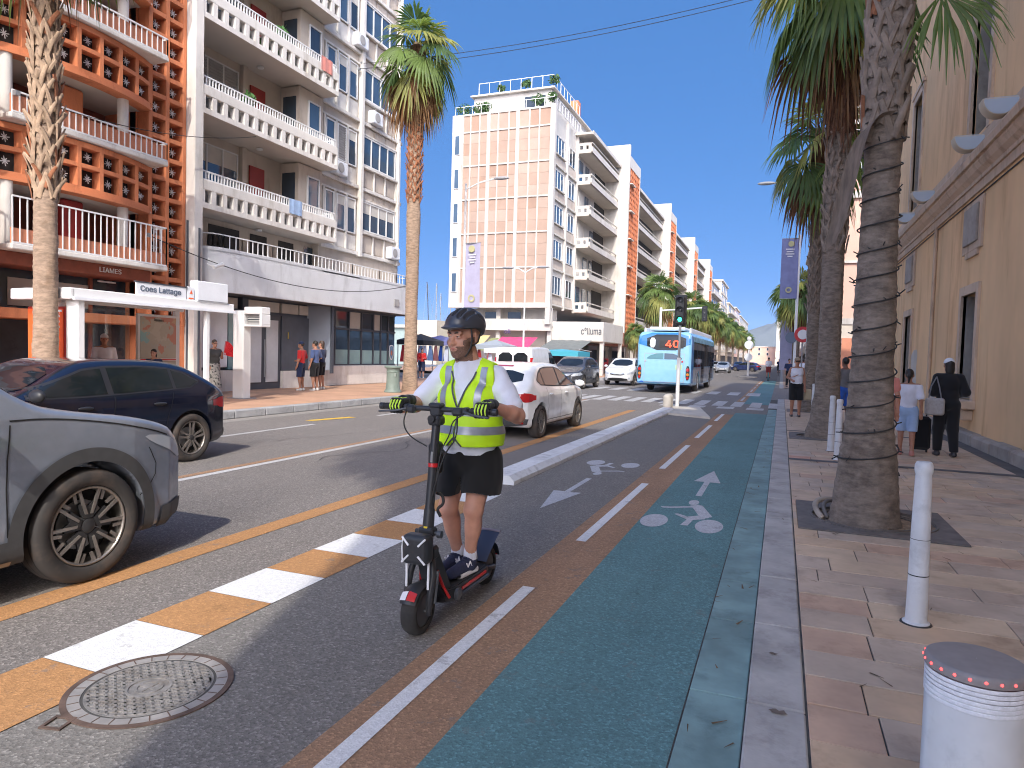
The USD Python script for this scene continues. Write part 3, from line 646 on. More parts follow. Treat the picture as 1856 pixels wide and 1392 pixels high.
for y0, l in ((16.0, 1.6), (18.05, 1.55), (19.75, .85), (20.7, .5)): w('transom_panel', MB().box(-16.75, -16.64, y0, y0 + l, 2.86, 3.2), CURTAIN)
w('dark_panel', MB().box(-16.75, -16.64, 19.75, 21.3, .82, 2.75), SLATE); w('panel_base', MB().box(-16.75, -16.56, 19.75, 21.9, .18, .8), WHITE_WALL)
w('wall_lamp', MB().tube([(-16.6, 20.05, 1.95), (-16.6, 20.05, 2.2)], .02, 8), mat('brass', (.6, .45, .12), .3, metallic=1))
m = MB().add([(-16.7, 21.2, .82), (-16.0, 21.75, .82), (-16.0, 21.85, .82), (-16.7, 21.85, .82), (-16.7, 21.2, 3.25), (-16.0, 21.75, 3.25), (-16.0, 21.85, 3.25), (-16.7, 21.85, 3.25)], [[3, 2, 1, 0], [4, 5, 6, 7], [0, 1, 5, 4], [1, 2, 6, 5], [2, 3, 7, 6], [3, 0, 4, 7]])
w('angled_pier', m, mat('blue_grey_panel', (.22, .25, .30), .45, var=.05))
w('pier_post', MB().box(-16.02, -15.94, 21.72, 21.86, .7, 3.25), CHAR)
w('window_base', MB().box(-16.75, -16.5, 21.9, 27.42, .18, .98, .02), WHITE_WALL)
ys = [21.95, 22.75, 23.7, 24.6, 25.5, 26.1, 26.7, 27.35]
for a, b in zip(ys[:-1], ys[1:]):
    f = w('shop_window', MB().box(-16.66, -16.56, a, a + .07, .98, 3.25).box(-16.66, -16.57, a + .07, b, .98, 1.04).box(-16.66, -16.57, a + .07, b, 2.42, 2.5).box(-16.66, -16.57, a + .07, b, 3.18, 3.25), CHAR)
    w('frosted_pane', MB().box(-16.64, -16.61, a + .07, b, 1.04, 1.62), FROST, under=f); w('pane', MB().box(-16.66, -16.62, a + .07, b, 1.62, 2.42), GLASS_SKY, under=f); w('upper_pane', MB().box(-16.66, -16.62, a + .07, b, 2.5, 3.18), CURTAIN if rng.random() < .6 else GLASS, under=f)
crest = shapely.affinity.scale(Polygon(chaikin([(-.2, .3), (0, .36), (.2, .3), (.21, -.05), (.1, -.28), (0, -.36), (-.1, -.28), (-.21, -.05)], 1)), 1, 1)
fr = frame((-16.555, 27.0, 1.55), (0, 1, 0), (0, 0, 1))
w('window_crest', MB().poly(crest, .004, M=fr), METAL_WHITE); fr2 = fr.copy(); fr2[0, 3] += .006
w('crest_field', MB().poly(crest.buffer(-.05), .004, M=fr2), mat('crest_blue', (.12, .22, .33), .5)); fr3 = fr.copy(); fr3[0, 3] += .012
w('crest_figure', MB().poly(shapely.affinity.scale(Point(0, -.02).buffer(.09), .8, 1.3), .004, M=fr3), mat('crest_orange', (.45, .15, .08), .5))
w('vent_grille', MB().box(-15.6, -15.57, 25.6, 25.95, 3.55, 3.85), LOUVRE)
w('security_camera', MB().tube([(-15.8, 15.5, 4.02), (-15.55, 15.55, 3.92)], .03, 8).tube([(-15.55, 15.5, 3.92), (-15.5, 15.8, 4.05)], .055, 10), METAL_WHITE)

# --- centre building with the tan end wall
cb = Thing('centre_building', 'eight-storey block with a tan panelled end wall, white balconies and orange lattice towers', 'building', (-16.9, 49.7, 0))
w = cb.wp
TAN = [mat(f'tan_panel_{i}', c, .75, var=.07, scale=.7) for i, c in enumerate([(.385, .265, .20), (.40, .285, .22), (.355, .23, .165), (.42, .31, .245)])]
CBW = mat('centre_white', (0.56, 0.525, 0.475), .75, var=.05, scale=.5, dirt=(.74, .70, .65), dscale=.9, dstretch=(1, 1, .25))
YE = 152.0
w('core', MB().box(-25.15, -17.0, 49.95, YE, 5.6, 20.4), CBW)
zr = [5.6, 8.4, 11.1, 13.8, 16.45, 19.1, 20.45]
fx = [0, .09, .195, .30, .41, .53, .63, .76, .87, 1]
X0, X1 = -24.35, -16.95
for i in range(9):
    a, b = X0 + (X1 - X0) * fx[i], X0 + (X1 - X0) * fx[i + 1]
    tk = .13 if i in (3, 6) else .045
    w('vertical_rib', MB().box(a - tk, a + tk, 49.78, 49.96, 5.6, 20.5), CBW)
    for j in range(6):
        n = 3 if j < 5 else 1
        for q in range(n):
            za = zr[j] + (zr[j + 1] - zr[j]) * q / n; zb = zr[j] + (zr[j + 1] - zr[j]) * (q + 1) / n
            w('tan_panel', MB().box(a + tk, b - .045, 49.88, 49.95, za + .006, zb - .006), TAN[rng.choices(range(4), [5, 5, 1.2, 2])[0]])
for j in range(7): w('floor_rib', MB().box(X0, X1, 49.80, 49.96, zr[j] - .05, zr[j] + .05), CBW)
w('corner_post', MB().box(-17.0, -16.62, 49.7, 50.05, 4.0, 20.6), CBW)
w('left_strip', MB().box(-25.25, X0 - .05, 49.72, 49.97, 5.5, 20.5), CBW)
for j in range(5):
    f = w('narrow_window', MB().box(-25.0, -24.55, 49.66, 49.72, zr[j] + .9, zr[j] + 2.45), METAL_WHITE); w('pane', MB().box(-24.95, -24.6, 49.64, 49.66, zr[j] + .95, zr[j] + 2.4), GLASS_SKY, under=f)
w('base_beam', MB().box(-25.25, -16.6, 49.68, 50.2, 5.25, 5.58), CBW)
w('base_wall', MB().box(-25.2, -17.4, 51.2, 54, 0, 5.3), CBW)
for x in (-22.6, -20.6): w('base_window', MB().box(x, x + 1.1, 51.12, 51.2, 4.15, 5.0), GLASS)
for x in (-24.9, -21.3, -17.0): w('base_column', MB().box(x, x + .35, 50.3, 50.65, .18, 5.3, .03), CBW)
w('base_floor', MB().box(-25.2, -16.6, 50.0, 51.2, 3.85, 4.05), CBW)
w('base_parapet', MB().box(-25.2, -16.6, 49.95, 50.08, 3.5, 4.4), CBW)
# penthouse
w('penthouse', MB().box(-24.0, -17.4, 51.0, 62, 20.4, 22.2), CBW); w('penthouse_roof', MB().box(-24.2, -17.1, 50.7, 62.2, 22.2, 22.32), CBW)
for x, l in ((-19.6, .9), (-18.4, .5)): w('penthouse_window', MB().box(x, x + l, 50.95, 51.0, 20.6, 21.8), GLASS)
m = MB(); railing(m, (-25.1, 49.85), (-16.8, 49.85), 20.5, 21.15, .7, .02); railing(m, (-23.5, 50.8), (-17.2, 50.8), 22.32, 23.2, .9, .02, .02); railing(m, (-16.8, 49.85), (-16.8, 57), 20.5, 21.3, .7, .02); railing(m, (-17.2, 50.8), (-17.2, 58), 22.32, 23.2, .9, .02)
w('roof_railing', m, METAL_WHITE)
w('chimney', MB().box(-18.2, -17.5, 58.5, 59.3, 22.3, 24, .04), ORANGE)
# windows of the street front near the corner
for j in range(5):
    z = zr[j]
    window(cb, -16.98, 50.9, 53.2, z + .85, z + 2.3, 3); window(cb, -16.98, 54.6, 56.3, z + .85, z + 2.3, 2)
    w('spandrel', MB().box(-17, -16.94, 50.8, 56.6, z + .1, z + .75), BEIGE_WALL); w('sill', MB().box(-17, -16.8, 50.7, 53.4, z + .78, z + .85), CBW); w('ledge', MB().box(-17, -16.85, 50.1, 56.9, z - .06, z + .06), CBW)
for y in (50.5, 53.8, 56.7): w('street_rib', MB().box(-17, -16.8, y, y + .22, 5.3, 20.6), CBW)
def grid_tower(y0, y1, zt):
    xf = -14.6
    w('tower_side', MB().box(-17.0, xf, y0, y0 + .35, .2, zt), CBW)
    w('tower_far_side', MB().box(-17, xf + .02, y1 - .2, y1, .2, zt - 1.0), CBW)
    w('tower_head', MB().box(-17, xf + .005, y0 + .352, y1 - .002, zt - 2.1, zt - 1.0), CBW)
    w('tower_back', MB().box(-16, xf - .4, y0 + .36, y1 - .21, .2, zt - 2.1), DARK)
    z = 4.0
    while z < zt - 2.4: w('lattice_bar', MB().box(xf - .3, xf - .02, y0 + .36, y1 - .21, z, z + .16), ORANGE); z += .54
    n = 6
    for i in range(n + 1):
        y = y0 + .36 + (y1 - y0 - .75) * i / n; w('lattice_upright', MB().box(xf - .3, xf - .01, y, y + .18, 4, zt - 2.1), ORANGE)
    for j in range(5): w('lattice_slab', MB().box(xf - .3, xf + .25, y0 + .36, y0 + 2.0, zr[j] + 2.2, zr[j] + 2.3), CBW)
for m_ in range(4):
    ty = 67 + 26.7 * m_; b0 = 56.9 if m_ == 0 else ty - 17.5; zt = 22.4
    for j in range(6):
        z = (zr[j] if j < 6 else 0) - .22 if j else 5.38
        w('balcony_slab', MB().box(-17, -15.62, b0, ty, z, z + .14), SOFFIT)
        w('balcony_front', MB().box(-15.74, -15.6, b0, ty, z, z + .5), CBW); w('balcony_rail', MB().box(-15.72, -15.62, b0, ty, z + .78, z + .86), CBW)
        w('balcony_end', MB().box(-17, -15.75, b0, b0 + .12, z + .14, z + .3).box(-17, -15.75, b0, b0 + .12, z + .62, z + .86).box(-17, -16.75, b0, b0 + .12, z + .3, z + .62).box(-16.45, -16.2, b0, b0 + .12, z + .3, z + .62).box(-15.98, -15.75, b0, b0 + .12, z + .3, z + .62), CBW)
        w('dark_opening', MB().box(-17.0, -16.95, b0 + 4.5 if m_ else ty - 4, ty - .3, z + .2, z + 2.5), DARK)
        for q in range(3 if m_ == 0 else 4): w('balcony_window', MB().box(-17.0, -16.93, b0 + .8 + q * 2.0, b0 + 1.9 + q * 2.0, z + .3, z + 2.3), GLASS_SKY if rng.random() < .6 else CURTAIN)
    w('roof_overhang', MB().box(-17, -15.45, b0 - .6, ty, 20.25, 20.42), SOFFIT); w('roof_edge', MB().box(-15.5, -15.4, b0 - .6, ty, 20.2, 20.5), CBW)
    grid_tower(ty, ty + 5.3, zt)
    if m_:
        for j in range(5): w('street_window', MB().box(-17, -16.92, ty - 21, ty - 18.6, zr[j] + .9, zr[j] + 2.3), GLASS_SKY)
# shops at street level
w('podium', MB().box(-17, -12.6, 50.6, 57.4, 2.75, 4.25, .03), CBW)
w('podium_low', MB().box(-17, -13.0, 57.41, 62, 2.6, 3.8, .03), mat('dusty_red_band', (.42, .20, .16), .7, var=.1))
w('podium_low', MB().box(-17, -13.0, 62.01, 67, 2.6, 3.8, .03), CBW)
for x_, y_ in ((-12.9, 50.8), (-12.9, 57.0), (-13.3, 62.0), (-13.3, 66.6)): w('podium_pier', MB().box(x_, x_ + .28, y_, y_ + .28, .18, 2.75), CBW)
w('podium_glass', MB().box(-14.6, -14.5, 51, 67, .18, 2.75), GLASS)
tm = meshkit.text_mesh('c°lluma', .5, .03)
w('shop_sign', MB().tm(tm, frame((-14.35, 50.585, 3.3), (1, 0, 0), (0, 0, 1)) @ np.diag([.66, 1, 1, 1])), CHAR)
tmb = meshkit.text_mesh('c°lluma', .55, .03)
w('shopfront', MB().box(-17, -15.2, 51, 150, .2, 2.75), GLASS)
for y in np.arange(52, 150, 3.4): w('shop_pier', MB().box(-15.2, -14.95, y, y + .45, .2, 2.75), CBW)
w('gf_band', MB().box(-17, -14.95, 80, 150, 2.75, 4.0), CBW)
AWN_G = mat('grey_awning', (.16, .17, .16), .8, var=.1); AWN_P = mat('magenta_awning', (.55, .06, .16), .8, var=.1); AWN_Y = mat('yellow_awning', (.62, .50, .22), .8, var=.1); AWN_O = mat('olive_awning', (.25, .27, .12), .8)
def awning(name, x0, x1, y0, y1, z0, z1, m, label):
    t = Thing(name, label, 'awning', ((x0 + x1) / 2, y1, z0))
    mm = MB(); n = 8
    V = np.array([[(x0 + (x1 - x0) * i / n, y0 + (y1 - y0) * j / 3, z0 + (z1 - z0) * j / 3 - .03 * (i % 2)) for i in range(n + 1)] for j in range(4)])
    mm.grid(V.transpose(1, 0, 2)); t.wp('canvas', mm, m)
    t.wp('valance', MB().box(x0, x1, y0 - .01, y0 + .01, z0 - .25, z0), m); t.wp('arm', MB().tube([(x0 + .05, y1, z0 - .1), (x0 + .05, y0, z0)], .025, 6), METAL_WHITE); t.wp('arm', MB().tube([(x1 - .05, y1, z0 - .1), (x1 - .05, y0, z0)], .025, 6), METAL_WHITE)
awning('awning', -16.6, -13.4, 47.2, 50.5, 2.1, 2.85, AWN_G, 'grey canvas awning below the white sign band at the corner shop')
awning('awning', -20.6, -17.6, 48.0, 50.0, 2.2, 3.0, AWN_P, 'magenta awning under the tan end wall')
awning('awning', -23.2, -21.6, 48.2, 50.0, 2.2, 3.1, AWN_Y, 'pale yellow awning left of the magenta awning')
awning('awning', -21.5, -20.8, 47.8, 50.0, 2.1, 2.9, AWN_O, 'narrow olive awning between the yellow and magenta ones')
tm = meshkit.text_mesh('oll', .35, .02)
w('small_sign', MB().tm(tm, frame((-20.4, 49.93, 3.25), (1, 0, 0), (0, 0, 1))), mat('sign_purple', (.12, .08, .25), .5))
# roof plants
leafm = mat('roof_plants', (.06, .12, .035), .7, var=.35, scale=6)
def bush(T, name, c, r, n, seed, m):
    rg = np.random.default_rng(seed); p = rg.normal(size=(n, 3)); p /= np.linalg.norm(p, axis=1, keepdims=True); p *= (rg.random((n, 1)) ** .4) * np.array(r)
    mb = MB(); s = .09
    for q in p:
        d = rg.normal(size=3); d /= np.linalg.norm(d); e = np.cross(d, rg.normal(size=3)); e /= np.linalg.norm(e); o = np.array(c) + q
        mb.quad(o - d * s - e * s * .5, o + d * s - e * s * .4, o + d * s + e * s * .4, o - d * s + e * s * .5)
    T.wp(name, mb, m)
for i, (x, y, z, r) in enumerate([(-24.4, 50.1, 21.0, .7), (-23.2, 50.1, 20.95, .6), (-22.6, 50.2, 21.1, .5), (-18.2, 50.2, 21.2, .6), (-17.1, 50.2, 21.3, .45), (-17.2, 51, 22.9, .5), (-19.5, 50.9, 22.8, .4), (-21.6, 50.9, 22.7, .35)]): bush(cb, 'roof_plant', (x, y, z), (r, r * .6, r * .8), 170, i, leafm)

# --- smaller blocks farther down the avenue
def far_block(name, label, x_face, y0, y1, h, depth, m, side, floors, bays, balc=False, roof=None, group=None):
    """A street block whose face at x_face looks across the avenue (side=+1 looks +x) and whose end wall looks towards us."""
    xb = x_face - side * depth
    t = Thing(name, label, 'building', (x_face, y0, 0), group=group)
    t.wp('wall', MB().box(x_face, xb, y0, y1, 0, h), m)
    t.wp('cornice', MB().box(x_face + side * .35, xb, y0 - .3, y1 + .2, h, h + .35), CBW)
    fh = (h - 4.0) / floors
    for i in range(floors):
        z = 4.2 + fh * i
        t.wp('floor_band', MB().box(x_face, x_face + side * .12, y0, y1, z - .25, z - .1), CBW)
        for j in range(bays):
            y = y0 + (y1 - y0) * (j + .5) / bays; wdt = (y1 - y0) / bays * .42
            a, b = (x_face, x_face + side * .05)
            f = t.wp('window', MB().box(a, b, y - wdt / 2 - .08, y + wdt / 2 + .08, z + .3, z + fh * .78), METAL_WHITE if not balc else CURTAIN)
            t.wp('pane', MB().box(b, b + side * .02, y - wdt / 2, y + wdt / 2, z + .38, z + fh * .78 - .08), GLASS, under=f)
        if balc: t.wp('balcony', MB().box(x_face, x_face + side * 1.0, y0 + .6, y1 - .6, z - .15, z).box(x_face + side * .9, x_face + side * 1.0, y0 + .6, y1 - .6, z, z + .8), CBW)
        for j in range(2):
            x = x_face - side * depth * (j + 1) / 3.5
            f = t.wp('window', MB().box(x - .5, x + .5, y0 - .04, y0, z + .4, z + fh * .75), METAL_WHITE); t.wp('pane', MB().box(x - .42, x + .42, y0 - .06, y0 - .04, z + .48, z + fh * .75 - .08), GLASS, under=f)
    t.wp('shop_band', MB().box(x_face, x_face + side * .3, y0, y1, 2.9, 3.6), m)
    t.wp('shop_glass', MB().box(x_face, x_face + side * .04, y0 + .5, y1 - .5, .2, 2.9), DARK)
    return t
PINKB = mat('pink_render', (.66, .42, .32), .8, var=.05, scale=.4); CREAM = mat('cream_render', (.60, .52, .42), .8, var=.05, scale=.4); GREYB = mat('grey_render', (.42, .38, .34), .8, var=.06, scale=.4)
G_ = 'blocks along the far left side of the avenue'
far_block('apartment_building', 'beige block with a dark glass top floor beyond the lattice towers', -15.6, 158, 182, 19.5, 12, GREYB, 1, 5, 5, True)
far_block('apartment_building', 'tall cream block next after the dark-topped one', -15.2, 184, 205, 22, 12, CREAM, 1, 6, 4)
far_block('apartment_building', 'low cream block with deep dark balconies far down the avenue', -15.0, 207, 236, 18, 12, CREAM, 1, 5, 5, True)
far_block('apartment_building', 'narrow pinkish block far down the avenue on the left', -15.0, 238, 262, 19, 12, PINKB, 1, 5, 4)
far_block('apartment_building', 'last pale block before the trees on the left', -15.0, 264, 330, 18, 12, CREAM, 1, 5, 9)
# right side
pk = far_block('pink_building', 'sunlit pink building with pale mouldings beyond the side street on the right', 2.75, 50, 75, 16.6, 14, PINKB, -1, 4, 5)
w = pk.wp
w('moulding', MB().box(2.65, 16, 49.8, 50, 12.4, 12.8), CBW); w('moulding', MB().box(2.65, 16, 49.85, 50, 8.2, 8.35), CBW); w('moulding', MB().box(2.65, 16, 49.8, 50, 4.2, 4.6), CBW)
w('base', MB().box(2.7, 16, 49.88, 50, 0, 4.2), CREAM)
f = w('front_door', MB().box(3.6, 5.0, 49.8, 49.88, .1, 3.3), SALMON)
for x in (4.2, 7.2): f = w('window', MB().box(x, x + 1.2, 49.92, 49.98, 13.0, 15.4), METAL_WHITE); w('pane', MB().box(x + .1, x + 1.1, 49.9, 49.92, 13.1, 15.2), GLASS, under=f)
w('rooftop', MB().box(2.75, 14, 50, 70, 16.9, 19.5), CBW)
far_block('apartment_building', 'cream block behind the right-hand palms', 3.2, 78, 118, 17, 14, CREAM, -1, 5, 8)
far_block('apartment_building', 'far block at the end of the right-hand side', 3.6, 122, 220, 15, 14, PINKB, -1, 4, 14)
far_block('low_building', 'low pink-roofed building closing the avenue', -3, 372, 400, 9, 14, PINKB, 1, 2, 4)
far_block('low_building', 'white tower-like building closing the avenue on the right', 6, 360, 380, 22, 9, CBW, 1, 5, 3)
far_block('low_building', 'long low cream building closing the avenue in the middle', -3, 340, 352, 6.5, -12, CREAM, 1, 1, 3)
# harbour sheds between the two big blocks
sh = Thing('harbour_shed', 'low green-grey market shed seen between the two big blocks', 'building', (-40, 75, 0))
sh.wp('wall', MB().box(-60, -25.5, 75, 90, 0, 4.6), mat('shed_green', (.30, .38, .36), .7, var=.06)); sh.wp('roof', MB().box(-60.5, -25.3, 74.6, 90.4, 4.6, 4.95), CBW); sh.wp('side_block', MB().box(-41, -38, 72, 75, 0, 5.4), CREAM)
# ================================================================ the tan public building on the right
TANWALL = mat('ochre_plaster', (0.76, 0.49, 0.255), .85, var=.10, scale=.55, stretch=(1, 1, .45), dirt=(.70, .60, .53), dscale=1.5, dstretch=(1, 1, .16), bump=.15, bscale=25)
STONE = mat('moulded_stone', (0.56, 0.41, 0.29), .8, var=.10, scale=1.3, dirt=(.60, .56, .52), dscale=2.4, dstretch=(1, 1, .3), bump=.1, bscale=40)
STONE_G = mat('grey_stone', (0.34, 0.295, 0.25), .8, var=.15, scale=2, dirt=(.7, .68, .66), dscale=2.2, bump=.15, bscale=40)
DARKGLASS = mat('dark_window', (0.02, 0.023, 0.025), .08, spec=.6)
XR = 3.75
rb = Thing('tan_building', 'tall ochre plaster building with stone cornice and deep windows along the right pavement', 'building', (3.75, 8, 0))
w = rb.wp
HW = 21.0
wins = [17.5 - 7.75 * k for k in range(-1, 5)]
def wall_with_openings(y0, y1, z0, z1, ops, m, name):
    """The front wall in strips round its openings (a, b, lo, hi)."""
    ops = sorted(o for o in ops if o[0] > y0 and o[1] < y1)
    mb, c = MB(), y0
    for a, b, lo, hi in ops:
        mb.box(XR, XR + .5, c, a, z0, z1); mb.box(XR, XR + .5, a, b, z0, lo); mb.box(XR, XR + .5, a, b, hi, z1); c = b
    mb.box(XR, XR + .5, c, y1, z0, z1); w(name, mb, m)
wall_with_openings(-15.8, 31.0, 0, 5.4, [(y - .62, y + .62, .92, 3.2) for y in wins], TANWALL, 'lower_wall')
wall_with_openings(-15.8, 31.0, 5.4, 14, [(y - .72, y + .72, 6.65, 10.1) for y in wins], TANWALL, 'upper_wall')
w('attic_wall', MB().box(XR, XR + .5, -15.8, 31, 14, 16.5), TANWALL)
w('roof_pavilion', MB().box(XR, XR + 9, -15.8, 0.6, 16.5, 21), TANWALL); w('roof_pavilion', MB().box(XR, XR + 9, 3.4, 31, 16.5, 21), TANWALL)
w('end_wall', MB().box(XR + .5, XR + 14, 30.5, 31, 0, 16.5).box(XR + .5, XR + 14, -15.8, -15.3, 0, 16.5), TANWALL)
w('roof', MB().box(XR + .5, XR + 14, -15.3, 30.5, 16.2, 16.5), STONE_G); w('back_wall', MB().box(XR + 13.5, XR + 14, -15.3, 30.5, 0, 16.2), TANWALL)
def moulding(prof, y0, y1, m, name):
    p = np.array(prof, float); n = len(p); mb = MB()
    mb.add(np.r_[np.c_[XR - p[:, 0], np.full(n, y0), p[:, 1]], np.c_[XR - p[:, 0], np.full(n, y1), p[:, 1]]], [[i, i + 1, i + 1 + n, i + n] for i in range(n - 1)])
    for y, s in ((y0, 1), (y1, -1)):
        q = np.r_[np.c_[XR - p[:, 0], np.full(n, y), p[:, 1]]]; mb.add(q, t=[[0, i, i + 1][::s] for i in range(1, n - 1)])
    return w(name, mb, m)
moulding([(0, 5.33), (.05, 5.33), (.05, 5.52), (.09, 5.52), (.09, 5.60), (.18, 5.68), (.24, 5.78), (.24, 5.84), (.30, 5.84), (.32, 5.98), (.28, 6.06), (.05, 6.12), (0, 6.12)], -15.8, 31.02, STONE, 'cornice')
moulding([(0, 6.13), (.06, 6.13), (.06, 6.5), (.03, 6.54), (0, 6.54)], -15.8, 31.01, STONE, 'cornice_base')
for y in wins:
    # lower window
    a, b, lo, hi = y - .62, y + .62, .92, 3.2
    f = w('lower_window', MB().box(XR - .05, XR + .06, a - .2, a, lo, hi + .2).box(XR - .05, XR + .06, b, b + .2, lo, hi + .2).box(XR - .055, XR + .06, a, b, hi, hi + .2), STONE)
    w('window_reveal', MB().box(XR + .06, XR + .5, a - .02, a + .03, lo, hi).box(XR + .06, XR + .5, b - .03, b + .02, lo, hi), STONE_G, under=f)
    w('glass', MB().box(XR + .40, XR + .44, a, b, lo, hi), DARKGLASS, under=f)
    m = MB()
    for k in range(1, 6): yy = a + (b - a) * k / 6; m.box(XR + .22, XR + .245, yy - .012, yy + .012, lo, hi)
    for z in (1.4, 2.1, 2.8): m.box(XR + .215, XR + .25, a, b, z - .02, z + .02)
    w('window_bars', m, BLACK, under=f)
    w('sill', MB().box(XR - .30, XR + .1, a - .26, b + .26, .74, .92, .02), STONE, under=f)
    for yy in (a - .1, b - .1): w('sill_bracket', MB().box(XR - .2, XR + .02, yy, yy + .2, .50, .739, .03), STONE, under=f)
    # plaque over the window
    f = w('plaque', MB().box(XR - .05, XR + .01, y - .78, y + .78, 4.12, 5.2, .012).box(XR - .05, XR + .01, y - .5, y + .5, 4.0, 4.119), STONE)
    w('plaque_field', MB().box(XR - .1, XR - .045, y - .55, y + .55, 4.28, 5.08, .015), STONE_G, under=f)
    # upper window
    a, b, lo, hi = y - .72, y + .72, 6.65, 10.1
    f = w('upper_window', MB().box(XR - .06, XR + .05, a - .22, a, lo - .12, hi + .22).box(XR - .06, XR + .05, b, b + .22, lo - .12, hi + .22).box(XR - .065, XR + .05, a, b, hi, hi + .22).box(XR - .09, XR + .05, a - .26, b + .26, hi + .22, hi + .34), STONE)
    w('window_reveal', MB().box(XR + .06, XR + .5, a - .02, a + .03, lo, hi).box(XR + .06, XR + .5, b - .03, b + .02, lo, hi), STONE_G, under=f)
    w('glass', MB().box(XR + .42, XR + .45, a, b, lo, hi), DARKGLASS, under=f)
k = 0
y = -15.0
while y < 30.5:
    L = 1.1 + .35 * ((k * 7) % 5) / 5; w('plinth_block', MB().box(XR - .19, XR + .05, y, min(y + L, 31) - .012, 0, .27 + .012 * (k % 3), .045), STONE_G); y += L; k += 1
LAMPF = mat('lamp_cream', (.55, .47, .36), .5)
LAMPB = mat('lamp_blue_grey', (.40, .47, .55), .4)
for k, y in enumerate((14.75, 16.95, 21.9, 24.9)):
    labels = ['half-round wall uplight on the cornice, nearest and cut by the right edge of the photo', 'half-round wall uplight on the cornice just before the near upper window', 'half-round wall uplight on the cornice midway between the two upper windows', 'smallest half-round wall uplight on the cornice beside the far upper window']
    t = Thing('wall_uplight', labels[k], 'wall lamp', (XR - .32, y, 6.42), group=None)
    a = np.linspace(0, math.pi, 15); pr = np.c_[-np.cos(a) * .28, -np.sin(a) * .3]
    pol = Polygon(pr)
    M = frame((0, .17, 0), (1, 0, 0), (0, 0, 1))
    t.part('bowl', MB().poly(pol, .3, M=M), LAMPF, 35)
    t.part('face', MB().poly(pol.buffer(-.015), .012, M=frame((0, -.131, -.004), (1, 0, 0), (0, 0, 1))), LAMPB)
    t.part('bracket', MB().box(.2, .33, -.1, .1, -.12, -.02), METAL_GREY)
    t.part('lens', MB().box(-.25, .25, -.12, .16, 0.001, .012), LAMPB)

PATCH = mat('grey_wall_patch', (.52, .47, .41), .85, var=.08, scale=2)
for (y0, y1, z0, z1) in ((23.4, 24.5, .5, 2.1), (12.2, 13.0, .35, 1.2), (20.6, 21.5, .3, .9)):
    a = np.linspace(0, 2 * math.pi, 22)[:-1]; rg_ = np.random.default_rng(int(y0 * 10)); pol = Polygon(np.c_[(y0 + y1) / 2 + (y1 - y0) / 2 * np.sign(np.cos(a)) * np.abs(np.cos(a)) ** .5 * (1 + .06 * rg_.normal(size=21)), (z0 + z1) / 2 + (z1 - z0) / 2 * np.sign(np.sin(a)) * np.abs(np.sin(a)) ** .5 * (1 + .06 * rg_.normal(size=21))]).buffer(0)
    rb.wp('paint_patch', MB().poly(pol, M=frame((XR - .004, 0, 0), (0, 1, 0), (0, 0, 1)) @ np.diag([1, 1, 1, 1])), PATCH)
rb.wp('wall_cable', MB().tube([(XR - .02, -10, 5.25), (XR - .02, 8, 5.22), (XR - .02, 20, 5.26), (XR - .02, 30.8, 5.24)], .014, 6), WIRE)
rb.wp('drain_spout', MB().tube([(XR - .05, 21.3, .3), (XR - .05, 21.3, 5.3)], .045, 8), STONE)
# ================================================================ palms
def leaf_mat(name, c, tr, var=.25):
    n = {'g': ('geometry', {}), 'n': ('noise_texture', {'scale': 2.3, 'detail': 3.0}), 'r': ('rgb_ramp', {'ramp': [(0, tuple(np.array(c) * (1 - var))), (.35, tuple(np.array(c) * (1 - var))), (.65, tuple(np.array(c) * (1 + var))), (1, tuple(np.array(c) * (1 + var)))]}),
         'p': ('principled_bsdf', {'roughness': .5, 'specular_ior_level': .4}), 't': ('translucent_bsdf', {'color': tr}), 'm': ('mix_closure', {'fac': .35})}
    return usdkit.material(stage, '/World/Looks/' + name, n, [('g.position', 'n.vector'), ('n.fac', 'r.fac'), ('r.color', 'p.base_color'), ('p.BSDF', 'm.closure1'), ('t.BSDF', 'm.closure2')], surface='m.closure')
FR_G = [leaf_mat('frond_green', (.11, .165, .045), (.24, .34, .06)), leaf_mat('frond_dark', (.065, .115, .04), (.14, .23, .045)), leaf_mat('frond_yellow', (.25, .26, .075), (.45, .44, .09))]
FR_D = [leaf_mat('frond_dry', (.24, .135, .06), (.26, .13, .04)), leaf_mat('frond_rust', (.165, .075, .032), (.16, .06, .02))]
FIBRE = mat('palm_fibre', (.12, .058, .033), .95, var=.45, scale=9, stretch=(1, 1, .3), bump=.8, bscale=45, bdist=.02)
TRUNK = mat('palm_trunk', (.185, .15, .122), .9, var=.34, scale=7, stretch=(1, 1, 2.6), bump=1.0, bscale=34, bdist=.012, dirt=(.55, .5, .46), dscale=2.0)
TRUNK_L = mat('palm_trunk_pale', (.30, .215, .152), .9, var=.26, scale=6, stretch=(1, 1, 3), bump=.8, bscale=22, bdist=.012, dirt=(.7, .62, .55), dscale=2.2)
BOOT = mat('leaf_base', (.215, .17, .135), .85, var=.28, scale=5, bump=.5, bscale=40, bdist=.006)
BOOT_L = mat('leaf_base_pale', (.36, .255, .17), .85, var=.3, scale=5, bump=.5, bscale=40, bdist=.006)
BOOT_R = mat('leaf_base_red', (.26, .105, .05), .85, var=.4, scale=5, bump=.5, bscale=40, bdist=.006)
PETIOLE = mat('petiole', (.14, .17, .05), .5, var=.2)

